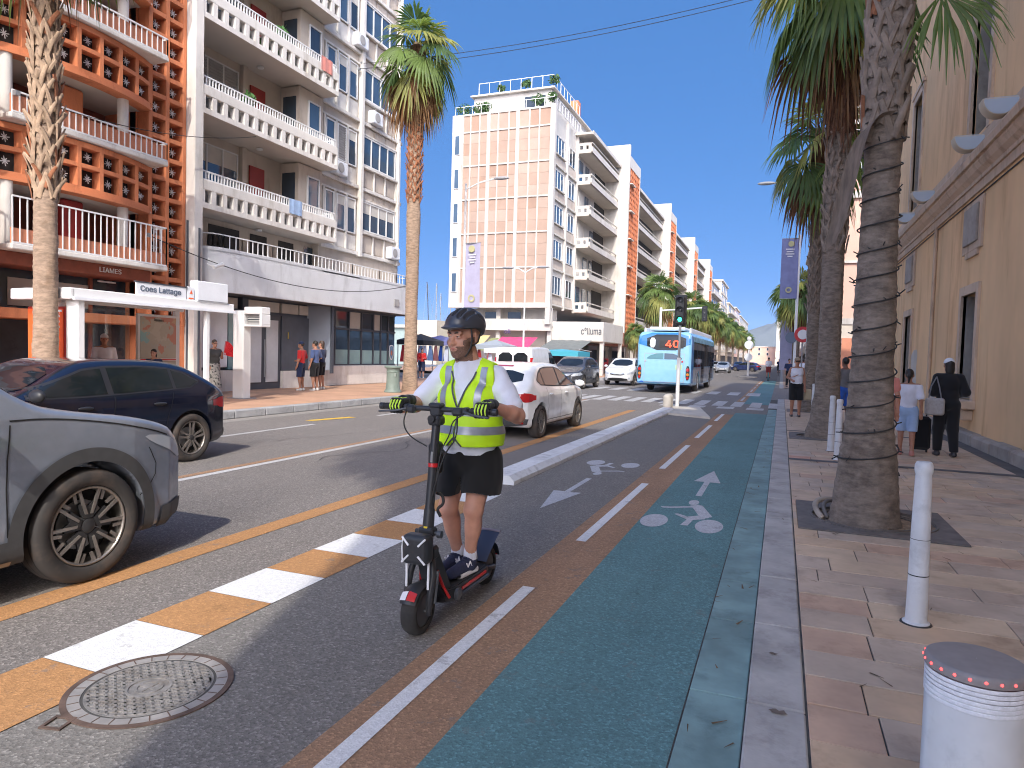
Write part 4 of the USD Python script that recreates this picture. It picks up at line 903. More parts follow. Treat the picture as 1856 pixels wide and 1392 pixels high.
def frond(rg, hub, d, R, Lp, a, b, n=22, spread=1.75, roll=0.0, lowsag=.0, pitch=.35):
    """A fan leaf: a petiole from hub along d, then a pleated blade whose fingers droop."""
    mb = MB(); Z = np.array([0, 0, 1.0])
    d = d / np.linalg.norm(d); side = np.cross(d, Z)
    if np.linalg.norm(side) < .05: side = np.array([1.0, 0, 0])
    side /= np.linalg.norm(side)
    pts = [hub + d * Lp * t - Z * (.28 * Lp * t * t) for t in np.linspace(0, 1, 6)]
    mb.tube(pts, np.linspace(.028, .014, 6) * R, 5)
    e = pts[-1] - pts[-2]; e /= np.linalg.norm(e)
    ex = e - Z * pitch; ex /= np.linalg.norm(ex)
    ey = side * math.cos(roll) + np.cross(ex, side) * math.sin(roll); ey -= ex * (ey @ ex); ey /= np.linalg.norm(ey); ez = np.cross(ex, ey)
    h0 = pts[-1]; dth = 2 * spread / n
    rr = np.array([.0, .22, .45, .62, .82, 1.0])
    for k in range(n):
        th = -spread + (k + .5) * dth + rg.normal() * .025
        L = R * (.62 + .38 * math.cos(th * .62)) * rg.uniform(.86, 1.06)
        dd = ex * math.cos(th) + ey * math.sin(th); ww = -ex * math.sin(th) + ey * math.cos(th)
        fold = .28 if k % 2 else -.28
        wd = np.where(rr < .63, rr * L * math.tan(dth / 2) * 1.02, (1 - rr) / .38 * .62 * L * math.tan(dth / 2) * 1.1) + .002
        bb = b * rg.uniform(.5, 1.7)
        c = h0 + dd * (rr * L)[:, None] + ez * (.10 * R * (1 - np.cos(th)) * rr)[:, None] - Z * (a * (rr ** 2) * L + bb * np.maximum(0, rr - .56) ** 2 * L * 3)[:, None] + rg.normal(size=3) * .012
        l = c - ww * wd[:, None] + ez * (wd * .45)[:, None]; r_ = c + ww * wd[:, None] + ez * (wd * .45)[:, None]
        mb.grid(np.stack([l, c, r_], 1))
    return mb

def trunk_mesh(rg, prof, n=28, jag=.012, zstep=.05):
    z0, z1 = prof[0][1], prof[-1][1]; zs = np.arange(z0, z1 + 1e-6, zstep); r = np.interp(zs, [p[1] for p in prof], [p[0] for p in prof])
    mb = MB(); an = np.arange(n) * 2 * np.pi / n
    A, Zz = np.meshgrid(an, zs); N = meshkit.fbm(np.stack([np.cos(A) * 1.6, np.sin(A) * 1.6, Zz * 3.0], -1), 3, int(rg.integers(99)))
    ring = ((zs / .085) % 1.0); saw = np.where(ring < .25, ring * 4, 1 - (ring - .25) / .75)
    rad = r[:, None] * (1 + .16 * (N - .5)) + jag * (saw[:, None] - .5) * (0.4 + N)
    V = np.stack([rad * np.cos(A), rad * np.sin(A), Zz], -1)
    i, j = np.meshgrid(np.arange(len(zs) - 1), np.arange(n), indexing='ij'); i, j = i.ravel(), j.ravel(); k = (j + 1) % n
    return mb.add(V.reshape(-1, 3), np.stack([i * n + j, i * n + k, (i + 1) * n + k, (i + 1) * n + j], 1))

def boot(th, z, r, s, flare, rg, arm=True):
    """A cut leaf base: a flat wedge that splits in two straps which cross their neighbours."""
    mb = MB()
    for sg in (-1, 1):
        t = np.linspace(0, 1, 5)
        tht = th + sg * (.02 + .62 * t * s / .34 * .16 / r) ; zz = z + s * t * rg.uniform(.9, 1.1)
        rr_ = r + .012 + flare * t ** 1.6 + (.008 if sg > 0 else 0)
        wd = s * (.26 - .10 * t)
        out = np.stack([np.cos(tht), np.sin(tht), np.zeros(5)], 1); tan = np.stack([-np.sin(tht), np.cos(tht), np.zeros(5)], 1)
        c = out * rr_[:, None] + np.stack([np.zeros(5), np.zeros(5), zz], 1)
        up = np.array([0, 0, 1.0]); dirv = tan * sg * .55 + up * .83; wv = np.cross(out, dirv)
        th_ = .016
        P = np.stack([c - wv * wd[:, None] * .5 - out * th_, c - wv * wd[:, None] * .3 + out * th_ * .6, c + wv * wd[:, None] * .3 + out * th_ * .6, c + wv * wd[:, None] * .5 - out * th_], 1)
        mb.grid(P)
        e0, e1 = P[-1], P[-1] - out[-1] * th_ * 1.5
        mb.quad(*[e0[3], e0[2], e0[1], e0[0]])
    return mb

def palm(name, label, loc, H, rb_, rm, seed, R=1.0, boots=None, bstep=.17, nb=5, bs=.34, flare=.03, bmat=None, tmat=None, ngreen=30, ndry=16, skirt=1.4, single_boots=False, group=None, smooth_to=None, fr=None, trunkprof=None, lowgreen=-55):
    rg = np.random.default_rng(seed)
    t = Thing(name, label, 'palm tree', loc, group=group)
    tmat = tmat or TRUNK; bmat = bmat or BOOT
    prof = trunkprof or [(rb_, -.02), (rb_ * .97, .12), (rb_ * .80, .4), (rm * 1.12, 1.0), (rm, 2.0), (rm * .95, H * .5), (rm * .92, H - 1.2), (rm * .95, H - .3), (.12, H + .12)]
    t.part('trunk', trunk_mesh(rg, prof), tmat, True)
    rad = lambda z: np.interp(z, [p[1] for p in prof], [p[0] for p in prof])
    if boots:
        z, k, allb = boots[0], 0, MB()
        while z < boots[1]:
            for q in range(nb):
                th = (q + .5 * (k % 2)) * 2 * math.pi / nb + rg.normal() * .06; f = flare * rg.uniform(.4, 1.8)
                b = boot(th, z + rg.normal() * .015, rad(z), bs * rg.uniform(.8, 1.15), f, rg)
                if single_boots: t.part('leaf_base', b, bmat if rg.random() < .85 else BOOT_R, 50)
                else:
                    for vv, qq in ((b.v, b.q),):
                        for v_, q_ in zip(vv, qq): pass
                    v_, q_, t_ = b.arrays(); allb.add(v_, q_, t_)
            z += bstep; k += 1
        if not single_boots: t.part('leaf_bases', allb, bmat, 50, kind='stuff')
    hub = np.array([0, 0, H])
    # fibrous skirt of the oldest leaves
    if skirt:
        zs = np.linspace(H - skirt, H, 16); pr = [(rad(z) + .05 + .10 * math.sin((z - H + skirt) / skirt * math.pi), z) for z in zs]
        t.part('fibre_sheath', trunk_mesh(rg, [(r, z) for r, z in pr], 24, .05, .06), FIBRE, True)
        m = MB()
        for k in range(int(70 * skirt)):
            a = rg.random() * 6.283; z = H - rg.random() * skirt; l = rg.uniform(.2, .5); r = rad(z) + .10
            p = np.array([math.cos(a) * r, math.sin(a) * r, z]); o = np.array([math.cos(a), math.sin(a), 0]); tn = np.array([-o[1], o[0], 0]) * .025
            m.quad(p - tn, p + tn, p + o * .10 - np.array([0, 0, l]) + tn * .3, p + o * .10 - np.array([0, 0, l]) - tn * .3)
        t.part('hanging_fibres', m, FIBRE, kind='stuff')
    ga = 2.39996
    for k in range(ngreen):
        u = k / max(ngreen - 1, 1); el = math.radians(82 - (82 - lowgreen) * u ** 1.05) + rg.normal() * .08; az = k * ga + rg.normal() * .15
        d = np.array([math.cos(az) * math.cos(el), math.sin(az) * math.cos(el), math.sin(el)])
        m = FR_G[rg.choice(3, p=[.5, .28, .22])] if u < .8 else FR_G[rg.choice(3, p=[.4, .25, .35])]
        t.part('frond', frond(rg, hub + np.array([0, 0, -.3 * u]), d, R * rg.uniform(.85, 1.05), R * rg.uniform(.75, 1.0), .10 + .22 * u, .22 + .45 * u, 20, 1.75, rg.normal() * .35, pitch=.25 + .5 * u), m)
    for k in range(ndry):
        el = math.radians(rg.uniform(-78, -35)); az = k * ga + rg.normal() * .3
        d = np.array([math.cos(az) * math.cos(el), math.sin(az) * math.cos(el), math.sin(el)])
        t.part('dry_frond', frond(rg, hub + np.array([0, 0, -.35 - .25 * rg.random()]), d, R * rg.uniform(.6, .9), R * rg.uniform(.6, .95), .35, 1.2, 16, 1.2, rg.normal() * .5, pitch=1.2), FR_D[int(rg.integers(2))])
    return t

rgp = np.random.default_rng(4)
p1 = palm('palm_tree', 'nearest palm, a grey trunk wound with cable on the right pavement', (0.835, 7.64, PZ), 8.7, .385, .225, 21, 1.0, boots=(3.75, 8.0), bstep=.15, nb=5, bs=.34, flare=.025, single_boots=True, skirt=.9, ngreen=26, ndry=8,
          trunkprof=[(.345, -.03), (.315, .05), (.29, .3), (.262, .72), (.235, .8), (.212, 1.1), (.192, 1.6), (.18, 2.5), (.165, 3.0), (.160, 3.65), (.175, 3.75), (.18, 5), (.19, 8), (.19, 8.5), (.12, 8.8)])
m = MB()
zz = np.linspace(.5, 4.0, 420); an = zz / .235 * 2 * math.pi * .93; prf = [(.29, .3), (.262, .72), (.235, .8), (.212, 1.1), (.192, 1.6), (.18, 2.5), (.165, 3.0), (.160, 3.65), (.175, 3.75), (.18, 5)]
rr = np.interp(zz, [p[1] for p in prf], [p[0] for p in prf]) + .016 + .008 * np.sin(zz * 9)
m.tube(np.c_[np.cos(an) * rr, np.sin(an) * rr, zz + .03 * np.sin(an)], .0075, 5)
p1.part('light_cable', m, WIRE)
m = MB()
for k in range(60):
    i = rgp.integers(420); a = an[i]; o = np.array([math.cos(a), math.sin(a), rgp.normal() * .5]); m.tube([np.array([math.cos(a) * rr[i], math.sin(a) * rr[i], zz[i]]), np.array([math.cos(a) * rr[i], math.sin(a) * rr[i], zz[i]]) + o * .045], .006, 4)
p1.part('light_bulbs', m, WIRE, kind='stuff')
# a fallen dry leaf base, and one green frond that hangs low over the pavement
q = MB(); c = chaikin(np.array([(.02, -.20, 3.93), (-.14, -.22, 3.90), (-.24, -.24, 3.72), (-.30, -.22, 3.4), (-.36, -.2, 3.05), (-.44, -.2, 2.72)]), 2, False)
V = np.array([[p + np.array([.055 * wv, -.045 * wv - .03 * wv * wv + .03, .045 * wv]) * (.9 + .5 * math.sin(2.6 * i / len(c))) * (1 if i < len(c) - 3 else .7) for wv in (-1, -.4, .4, 1)] for i, p in enumerate(c)]); q.grid(V); p1.part('hanging_leaf_base', q, mat('dry_sheath', (.15, .115, .09), .9, var=.3, scale=6, stretch=(3, 3, .5), bump=.5, bscale=30), True)
p1.part('low_frond', frond(rgp, np.array([.15, -.05, 5.05]), np.array([.9, -.35, .25]), .62, .28, .22, .45, 30, 1.5, .9, pitch=.6), FR_G[0])

p2 = palm('palm_tree', 'second palm on the right, shaggy red-brown trunk with hanging green fans', (0.92, 15.95, PZ), 9.9, .40, .22, 33, 1.15, boots=(3.9, 6.2), bstep=.17, nb=5, bs=.34, flare=.05, skirt=3.6, ngreen=22, ndry=18)
for d, R, Lp, z in (((-.15, -1, .1), 1.25, .7, 9.0), ((-.75, -.75, .1), 1.1, .9, 9.6), ((-1, -.3, .25), 1.15, 1.1, 9.9), ((-1, -.1, -.3), 1.05, 1.0, 9.3)):
    p2.part('frond', frond(rgp, np.array([0, 0, z]) + np.array(d) * .15, np.array(d, float), R, Lp, .25, .6, 24, 1.35, .1, pitch=1.0), FR_G[1 if d[0] > -.5 else 2 if d[2] > .2 else 0])
p3 = palm('palm_tree', 'third palm on the right, thinner shaggy trunk behind the banner', (0.92, 24.3, PZ), 8.9, .36, .21, 45, 1.15, boots=(3.2, 6.4), bstep=.16, nb=5, bs=.3, flare=.06, skirt=2.6, ngreen=24, ndry=10)
# left pavement palms
p4 = palm('palm_tree', 'palm behind the dark blue car, pale trunk with torn leaf bases', (-13.0, 8.85, LZ), 10.8, .32, .20, 57, 1.15, boots=(4.1, 10.2), bstep=.20, nb=5, bs=.42, flare=.085, bmat=BOOT_L, tmat=TRUNK_L, single_boots=True, skirt=0, ngreen=26, ndry=6)
p5 = palm('palm_tree', 'tall palm at the end of the grey shop fascia, crown green and brown', (-12.85, 22.3, LZ), 12.6, .30, .21, 68, 1.08, boots=(6.9, 11.4), bstep=.15, nb=6, bs=.26, flare=.06, bmat=BOOT_R, tmat=TRUNK_L, skirt=1.1, ngreen=25, ndry=20,
          trunkprof=[(.30, -.02), (.28, .3), (.235, 1.5), (.225, 3), (.24, 5), (.26, 6.4), (.235, 6.8), (.225, 9.5), (.22, 12.2), (.12, 12.7)])
# palms behind the camera that throw the dappled shade on the road, and the rows farther on
p6 = palm('palm_tree', 'tall palm on the right pavement behind the viewpoint', (0.9, -7.2, PZ), 17.2, .38, .2, 71, 1.2, skirt=1.0, ngreen=32, ndry=10, group='palms of the right pavement behind the viewpoint')
p6.dup((2.2, -4.6, PZ), 2.3, label='palm on the right pavement nearest behind the viewpoint')
p4.dup((-13.0, 0.6, LZ), 1.3, label='palm on the far pavement beyond the left edge')
p7 = palm('palm_tree', 'small bushy palm standing behind the bus in front of the lattice tower', (-10.5, 62, LZ), 7.6, .3, .2, 81, 1.35, skirt=1.3, ngreen=34, ndry=14)
GL = 'palms in a row along the far left of the avenue'
for k, (x, y, sc) in enumerate([(-12.1, 60, .5), (-9.6, 80, 1.0), (-9.8, 92, 1.0), (-9.9, 106, 1.1), (-10, 122, 1.05), (-10, 138, 1.1), (-10, 156, 1.05), (-10, 176, 1.1), (-10, 200, 1.1), (-10, 226, 1.1)]):
    r = p7.dup((x, y, LZ), k * 1.3, scale=sc, label=['short palm beside the red-roofed shop sign left of the bus', 'palm right of the traffic light against the white block'][k] if k < 2 else ['palm just left of the bus roof at the second lattice tower', 'palm between the first two lattice towers, behind the bus', 'palm before the third lattice tower', 'palm at the end of the orange-towered block', 'palm beside the beige block with the dark top floor', 'palm before the tall cream block', 'palm before the low cream block with deep balconies', 'last palm of the far left row, smallest in view'][k - 2])
    data(r, group=GL)
p8 = palm('palm_tree', 'bright green palm beyond the banner on the far right pavement', (1.0, 56, PZ), 7.2, .3, .2, 92, 1.3, skirt=1.6, ngreen=34, ndry=8)
for k, (x, y) in enumerate([(1.2, 72), (1.2, 90), (1.2, 110)]): data(p8.dup((x, y, PZ), k * 1.7 + .5, label=['palm next after the bright green one beyond the banners', 'palm beside the cream block behind the right-hand palms', 'most distant palm on the right pavement'][k]), group='distant palms on the right pavement')

# tree pits with iron grilles
GRILLE = mat('tree_grille', (.15, .135, .125), .7, var=.25, scale=5, metallic=.3)
SOIL = mat('tree_soil', (.24, .17, .11), .95, var=.35, scale=12, bump=.8, bscale=30, bdist=.02)
for k, (ly, lab) in enumerate([(7.72, 'square iron tree grille round the nearest palm'), (15.92, 'square iron tree grille round the second palm'), (24.1, 'square iron tree grille round the third palm')]):
    t = Thing('tree_grille', lab, 'tree grille', (0.915, ly, PZ))
    fr_ = sbox(-.70, -.71, .70, .70).difference(Point(0, 0).buffer(.56))
    t.part('plate', MB().poly(fr_, .012, M=T4(0, 0, -.002)), GRILLE)
    t.part('soil', MB().poly(sbox(-.705, -.715, .705, .705), M=T4(0, 0, -.008)), SOIL)
    for q in range(4):
        a = q * math.pi / 2
        t.part('rim', MB().poly(Point(0, 0).buffer(.575).difference(Point(0, 0).buffer(.555)).intersection(Polygon([(0, 0), (2 * math.cos(a), 2 * math.sin(a)), (3 * math.cos(a + .78), 3 * math.sin(a + .78)), (2 * math.cos(a + 1.57), 2 * math.sin(a + 1.57))])), .03, M=T4(0, 0, -.01)), GRILLE)
    for r_ in (.47, .40): t.part('soil_ring', MB().poly(Point(0, 0).buffer(r_ + .012).difference(Point(0, 0).buffer(r_)), .012, M=T4(0, 0, -.006)), GRILLE)
    if k == 0:
        a = np.linspace(1.7, 3.6, 18); t.part('lifted_ring', MB().tube(np.c_[.53 * np.cos(a), .53 * np.sin(a), .03 + .09 * np.sin((a - 1.7) / 1.9 * math.pi)], .028, 8), STONE_G, True)
        a = np.linspace(1.9, 3.5, 14); t.part('lifted_ring', MB().tube(np.c_[.45 * np.cos(a), .45 * np.sin(a), .02 + .10 * np.sin((a - 1.9) / 1.6 * math.pi)], .02, 8), GRILLE, True)
# ================================================================ smooth solids from signed distances
def surface_nets(d, lo, h):
    """Vertices and quads of the zero set of a sampled distance field."""
    nx, ny, nz = d.shape; ins = d < 0
    mask = np.zeros((nx - 1, ny - 1, nz - 1), np.uint8)
    for a, b, c in np.ndindex(2, 2, 2): mask += ins[a:nx - 1 + a, b:ny - 1 + b, c:nz - 1 + c]
    act = (mask > 0) & (mask < 8); idx = -np.ones(act.shape, np.int64); I = np.argwhere(act); idx[act] = np.arange(len(I))
    P, W = np.zeros((len(I), 3)), np.zeros(len(I)); cor = list(np.ndindex(2, 2, 2))
    val = {c: d[I[:, 0] + c[0], I[:, 1] + c[1], I[:, 2] + c[2]] for c in cor}
    for ca in cor:
        for ax in range(3):
            if ca[ax]: continue
            cb = list(ca); cb[ax] = 1; cb = tuple(cb); A, B = val[ca], val[cb]; cr = (A < 0) != (B < 0)
            t = np.where(cr, A / np.where(cr, A - B, 1), 0); p = np.repeat(np.array([ca], float), len(I), 0); p[:, ax] = t
            P += p * cr[:, None]; W += cr
    V = (I + P / W[:, None]) * h + lo
    Q = []
    for ax in range(3):
        s0 = [slice(None)] * 3; s1 = [slice(None)] * 3; s0[ax] = slice(0, -1); s1[ax] = slice(1, None)
        e = np.argwhere(ins[tuple(s0)] != ins[tuple(s1)]); o = [k for k in range(3) if k != ax]
        e = e[(e[:, o[0]] > 0) & (e[:, o[1]] > 0) & (e[:, o[0]] < d.shape[o[0]] - 1) & (e[:, o[1]] < d.shape[o[1]] - 1)]
        if not len(e): continue
        def at(da, db):
            c = e.copy(); c[:, o[0]] -= da; c[:, o[1]] -= db; return idx[c[:, 0], c[:, 1], c[:, 2]]
        q = np.stack([at(1, 1), at(0, 1), at(0, 0), at(1, 0)], 1)
        flip = ins[e[:, 0], e[:, 1], e[:, 2]]
        if ax == 1: flip = ~flip
        q[~flip] = q[~flip][:, ::-1]; Q.append(q)
    return V, np.vstack(Q)

def solid(fn, lo, hi, h, project=2, m=4):
    """A mesh (MB) and its smooth normals of the solid fn(p) < 0; only blocks near the surface are sampled finely."""
    lo, hi = np.asarray(lo, float), np.asarray(hi, float); nb = np.ceil(((hi - lo) / h + 1) / m).astype(int); n = nb * m
    bc = np.stack(np.meshgrid(*[lo[k] + h * (np.arange(nb[k]) * m + (m - 1) / 2) for k in range(3)], indexing='ij'), -1)
    db = fn(bc.reshape(-1, 3)).reshape(nb)
    d = np.repeat(np.repeat(np.repeat(db, m, 0), m, 1), m, 2)
    act = np.argwhere(np.abs(db) < .87 * m * h * 2.3)
    off = np.array(list(np.ndindex(m, m, m)))
    ii = (act[:, None] * m + off[None]).reshape(-1, 3)
    d[ii[:, 0], ii[:, 1], ii[:, 2]] = np.concatenate([fn(lo + c * h) for c in np.array_split(ii, max(1, len(ii) // 200000))])
    V, Q = surface_nets(d, lo, h)
    def grad(p, e):
        return np.stack([fn(p + np.eye(3)[k] * e) - fn(p - np.eye(3)[k] * e) for k in range(3)], 1) / (2 * e)
    for _ in range(project):
        g = grad(V, h * .3); l = (g ** 2).sum(1); V = V - np.clip(fn(V) / np.maximum(l, .2), -h * .5, h * .5)[:, None] * g
    N = grad(V, h * .35); N /= np.linalg.norm(N, axis=1, keepdims=True) + 1e-12
    return MB().add(V, Q), N

def smin(a, b, k):
    h = np.maximum(k - np.abs(a - b), 0) / k; return np.minimum(a, b) - h * h * k * .25
def smax(a, b, k): return -smin(-a, -b, k)
def cone(p, a, b, ra, rb):
    a, b = np.asarray(a, float), np.asarray(b, float); ba = b - a; t = np.clip(((p - a) @ ba) / (ba @ ba + 1e-12), 0, 1)
    return np.linalg.norm(p - a - t[:, None] * ba, axis=1) - (ra + (rb - ra) * t)
def ell(p, c, r, M=None):
    q = p - np.asarray(c, float)
    if M is not None: q = q @ M
    r = np.asarray(r, float); k0 = np.linalg.norm(q / r, axis=1); k1 = np.linalg.norm(q / (r * r), axis=1); return k0 * (k0 - 1) / np.maximum(k1, 1e-9)
def rbox(p, c, hs, r, M=None):
    q = p - np.asarray(c, float)
    if M is not None: q = q @ M
    q = np.abs(q) - np.asarray(hs, float) + r; return np.linalg.norm(np.maximum(q, 0), axis=1) + np.minimum(q.max(1), 0) - r
def poly_sd(p, poly):
    """Signed distance from 2D points to a closed polygon."""
    a = np.asarray(poly, float); b = np.roll(a, -1, 0); d2 = np.full(len(p), 1e18); inside = np.zeros(len(p), bool)
    for (x0, y0), (x1, y1) in zip(a, b):
        ex, ey = x1 - x0, y1 - y0; wx, wy = p[:, 0] - x0, p[:, 1] - y0
        t = np.clip((wx * ex + wy * ey) / (ex * ex + ey * ey + 1e-15), 0, 1); d2 = np.minimum(d2, (wx - t * ex) ** 2 + (wy - t * ey) ** 2)
        c = (y0 > p[:, 1]) != (y1 > p[:, 1])
        if abs(ey) > 1e-12: inside ^= c & (p[:, 0] < ex * (p[:, 1] - y0) / ey + x0)
    return np.where(inside, -1, 1) * np.sqrt(d2)

def patch(pol, fn, axis, sign, start, off, cell=.05, extra=None):
    """A 2D polygon laid onto the solid fn along an axis (0: side, seen in yz; 1: end, seen in xz; 2: top, seen in xy), off metres proud."""
    o = [k for k in range(3) if k != axis]; mb = MB()
    x0, y0, x1, y1 = pol.bounds; tris, pts, keys = [], [], {}
    def vid(q):
        k = (round(q[0], 5), round(q[1], 5))
        if k not in keys: keys[k] = len(pts); pts.append(q)
        return keys[k]
    pp = shapely.prepared.prep(pol)
    for i in range(int(math.floor(x0 / cell)), int(math.ceil(x1 / cell))):
        for j in range(int(math.floor(y0 / cell)), int(math.ceil(y1 / cell))):
            b = sbox(i * cell, j * cell, (i + 1) * cell, (j + 1) * cell)
            if pp.contains(b): gs = [b]
            elif pp.intersects(b):
                g = pol.intersection(b); gs = [x for x in getattr(g, 'geoms', [g]) if x.geom_type == 'Polygon' and x.area > 1e-8]
            else: continue
            for g in gs:
                v, f = trimesh.creation.triangulate_polygon(g, engine='earcut')
                for t in f: tris.append([vid(tuple(v[k])) for k in t])
    P = np.zeros((len(pts), 3)); P[:, o] = np.array(pts); P[:, axis] = sign * start
    for _ in range(40):
        d = fn(P); P[:, axis] -= sign * np.clip(d - off, -.05, .4) * .8
    e = .004; N = np.stack([fn(P + np.eye(3)[k] * e) - fn(P - np.eye(3)[k] * e) for k in range(3)], 1); N /= np.linalg.norm(N, axis=1, keepdims=True) + 1e-12
    t = np.array(tris); n = np.cross(P[t[:, 1]] - P[t[:, 0]], P[t[:, 2]] - P[t[:, 0]])
    fl = (n[:, axis] * sign) < 0; t[fl] = t[fl][:, [0, 2, 1]]
    ok = np.abs(n[:, axis]) > .03 * np.linalg.norm(n, axis=1)
    return mb.add(P, t=t[ok]), N

# ================================================================ vehicles
def paint(name, c, rough=.28, metallic=0.0, flake=.0):
    return usdkit.material(stage, '/World/Looks/' + name, {'g': ('geometry', {}), 'n': ('noise_texture', {'scale': 3.5, 'detail': 5.0}), 'r': ('rgb_ramp', {'ramp': [(0, tuple(np.array(c) * .9)), (.4, tuple(np.array(c) * .97)), (.7, tuple(c)), (1, tuple(np.minimum(np.array(c) * 1.04, 1)))]}), 'rr': ('map_range', {'from_min': .3, 'from_max': .7, 'to_min': rough * .75, 'to_max': rough * 1.3}),
        'p': ('principled_bsdf', {'metallic': metallic, 'coat_weight': .8, 'coat_roughness': .04})}, [('g.position', 'n.vector'), ('n.fac', 'r.fac'), ('n.fac', 'rr.value'), ('rr.result', 'p.roughness'), ('r.color', 'p.base_color')], surface='p.BSDF')
CAR_GLASS = mat('car_glass', (.010, .013, .016), .03, spec=.5, var=.3, scale=1.5)
CLAD = mat('grey_cladding', (.055, .056, .058), .6, var=.1, scale=12)
TYRE = mat('tyre_rubber', (.032, .029, .027), .8, var=.35, scale=6, color2=(.085, .062, .048), lo=.45, hi=.75)
ALLOY = mat('alloy', (.32, .29, .26), .35, metallic=.8, var=.15, scale=8)
ALLOY_D = mat('dark_alloy', (.05, .05, .052), .4, metallic=.5)
LAMP_R = mat('tail_lamp', (.42, .012, .015), .12, coat=.8)
LAMP_W = mat('head_lamp', (.55, .58, .62), .08, spec=.8, metallic=.3)
LAMP_D = mat('lamp_housing', (.03, .032, .036), .15)
CHROME = mat('chrome', (.6, .6, .6), .12, metallic=1.0)
PLATE = mat('number_plate', (.72, .72, .70), .5)
SEAM = mat('panel_gap', (.008, .008, .008), .8)
AMBER = mat('amber_lamp', (.6, .2, .02), .2)

def wheel(T, name, c, R, W, side, style='five', rim=ALLOY, tread=True, n=48, dark=ALLOY_D):
    """A tyre with an alloy rim; its outer face looks towards side*x."""
    M = frame(c, (0, 1, 0), (0, 0, 1)); M = M if side > 0 else frame(c, (0, -1, 0), (0, 0, 1))   # local z = +-x
    r = R * .70
    prof = [(r, -W / 2), (R * .9, -W / 2), (R * .965, -W * .44), (R * .995, -W * .3), (R, 0), (R * .995, W * .3), (R * .965, W * .44), (R * .93, W * .5), (R * .86, W * .53), (R * .78, W * .52), (r * 1.03, W * .47), (r, W * .42), (r * .98, 0)]
    p = T.part(name, MB().lathe(prof, n=n, M=M), TYRE, True)
    if tread:
        g = MB()
        for k in (-.26, 0, .26): g.lathe([(R * .999, k * W - .006), (R * 1.001, k * W), (R * .999, k * W + .006)], n=n, M=M)
        T.part('tread_groove', g, SEAM, under=p)
    rp2 = [(r * 1.0, W * .40), (r * .985, W * .455), (r * .94, W * .45), (r * .92, W * .36), (r * .90, -.1 * W)]
    T.part('rim', MB().lathe(rp2, n=n, M=M), rim, True, under=p)
    T.part('rim_well', MB().lathe([(r * .93, -.05 * W), (.01, -.05 * W)], n=24, M=M), SEAM, under=p)
    T.part('brake_disc', MB().lathe([(r * .62, .0), (r * .62, .03 * W), (.02, .04 * W)], n=24, M=M), METAL_GREY, under=p)
    T.part('hub_cap', MB().lathe([(r * .17, .30 * W), (r * .17, .40 * W), (r * .13, .43 * W), (.001, .44 * W)], n=20, M=M), dark, 40, under=p)
    T.part('hub', MB().lathe([(r * .24, .1 * W), (r * .26, .30 * W), (r * .2, .37 * W), (.01, .37 * W)], n=20, M=M), rim if style != 'petal' else dark, 40, under=p)
    ns = {'five': 5, 'petal': 5, 'multi': 7, 'steel': 8}[style]
    for k in range(ns):
        a0 = k * 2 * math.pi / ns + .3
        RM = M @ T4(rz=a0)
        m = MB()
        if style == 'petal':
            # a broad dark blade with machined edges
            bl = Polygon([(r * .2, -r * .13), (r * .55, -r * .27), (r * .62, -r * .16), (r * .5, 0), (r * .62, r * .16), (r * .55, r * .27), (r * .2, r * .13)])
            T.part('spoke_blade', MB().poly(bl, W * .09, M=RM @ T4(0, 0, W * .29)), dark, under=p)
            for sg in (-1, 1):
                q = Polygon([(r * .30, sg * r * .035), (r * .95, sg * r * .24), (r * .94, sg * r * .33), (r * .30, sg * r * .10)]); m.poly(q, W * .06, M=RM @ T4(0, 0, W * .365))
                q = Polygon([(r * .62, sg * r * .30), (r * .93, sg * r * .36), (r * .90, sg * r * .46), (r * .60, sg * r * .37)]); m.poly(q, W * .06, M=RM @ T4(0, 0, W * .335))
        elif style == 'five':
            for sg in (-1, 1):
                q = Polygon([(r * .14, sg * r * .02), (r * .95, sg * r * .10), (r * .95, sg * r * .23), (r * .2, sg * r * .12)]); m.poly(q, W * .08, M=RM @ T4(0, 0, W * .34))
        elif style == 'multi':
            for sg in (-1, 1):
                q = Polygon([(r * .16, sg * r * .01), (r * .95, sg * r * .13), (r * .95, sg * r * .21), (r * .2, sg * r * .08)]); m.poly(q, W * .07, M=RM @ T4(0, 0, W * .34))
        else: m.poly(Polygon([(r * .2, -r * .1), (r * .93, -r * .13), (r * .93, r * .13), (r * .2, r * .1)]), W * .08, M=RM @ T4(0, 0, W * .33))
        T.part('spoke', m, rim, under=p)
    return p

def car_solid(side, plan, sect, axles, R, clear=.05, k1=.09, k2=.10, well=.30, hw=.9):
    """side: (y, z) outline; plan: (y, half width) from tail to nose; sect: (z, half width). Returns the distance function of the painted body."""
    S = chaikin(side, 2); pl = np.array(plan, float); sc = np.array(sect, float)
    def fn(p):
        ds = poly_sd(p[:, 1:3], S)
        wx = np.interp(p[:, 1], pl[:, 0], pl[:, 1]); wz = np.interp(p[:, 2], sc[:, 0], sc[:, 1])
        ax = np.abs(p[:, 0]); d = smax(ds, smax(ax - wx, (ax - wz) * .93, k2), k1)
        for y in axles:
            q = np.hypot(p[:, 1] - y, p[:, 2] - R) - (R + clear); d = np.maximum(d, -np.maximum(q, (hw - well) - ax))
        return d
    def fn0(p):
        ds = poly_sd(p[:, 1:3], S); wx = np.interp(p[:, 1], pl[:, 0], pl[:, 1]); wz = np.interp(p[:, 2], sc[:, 0], sc[:, 1]); ax = np.abs(p[:, 0])
        return smax(ds, smax(ax - wx, (ax - wz) * .93, k2), k1)
    return fn, fn0

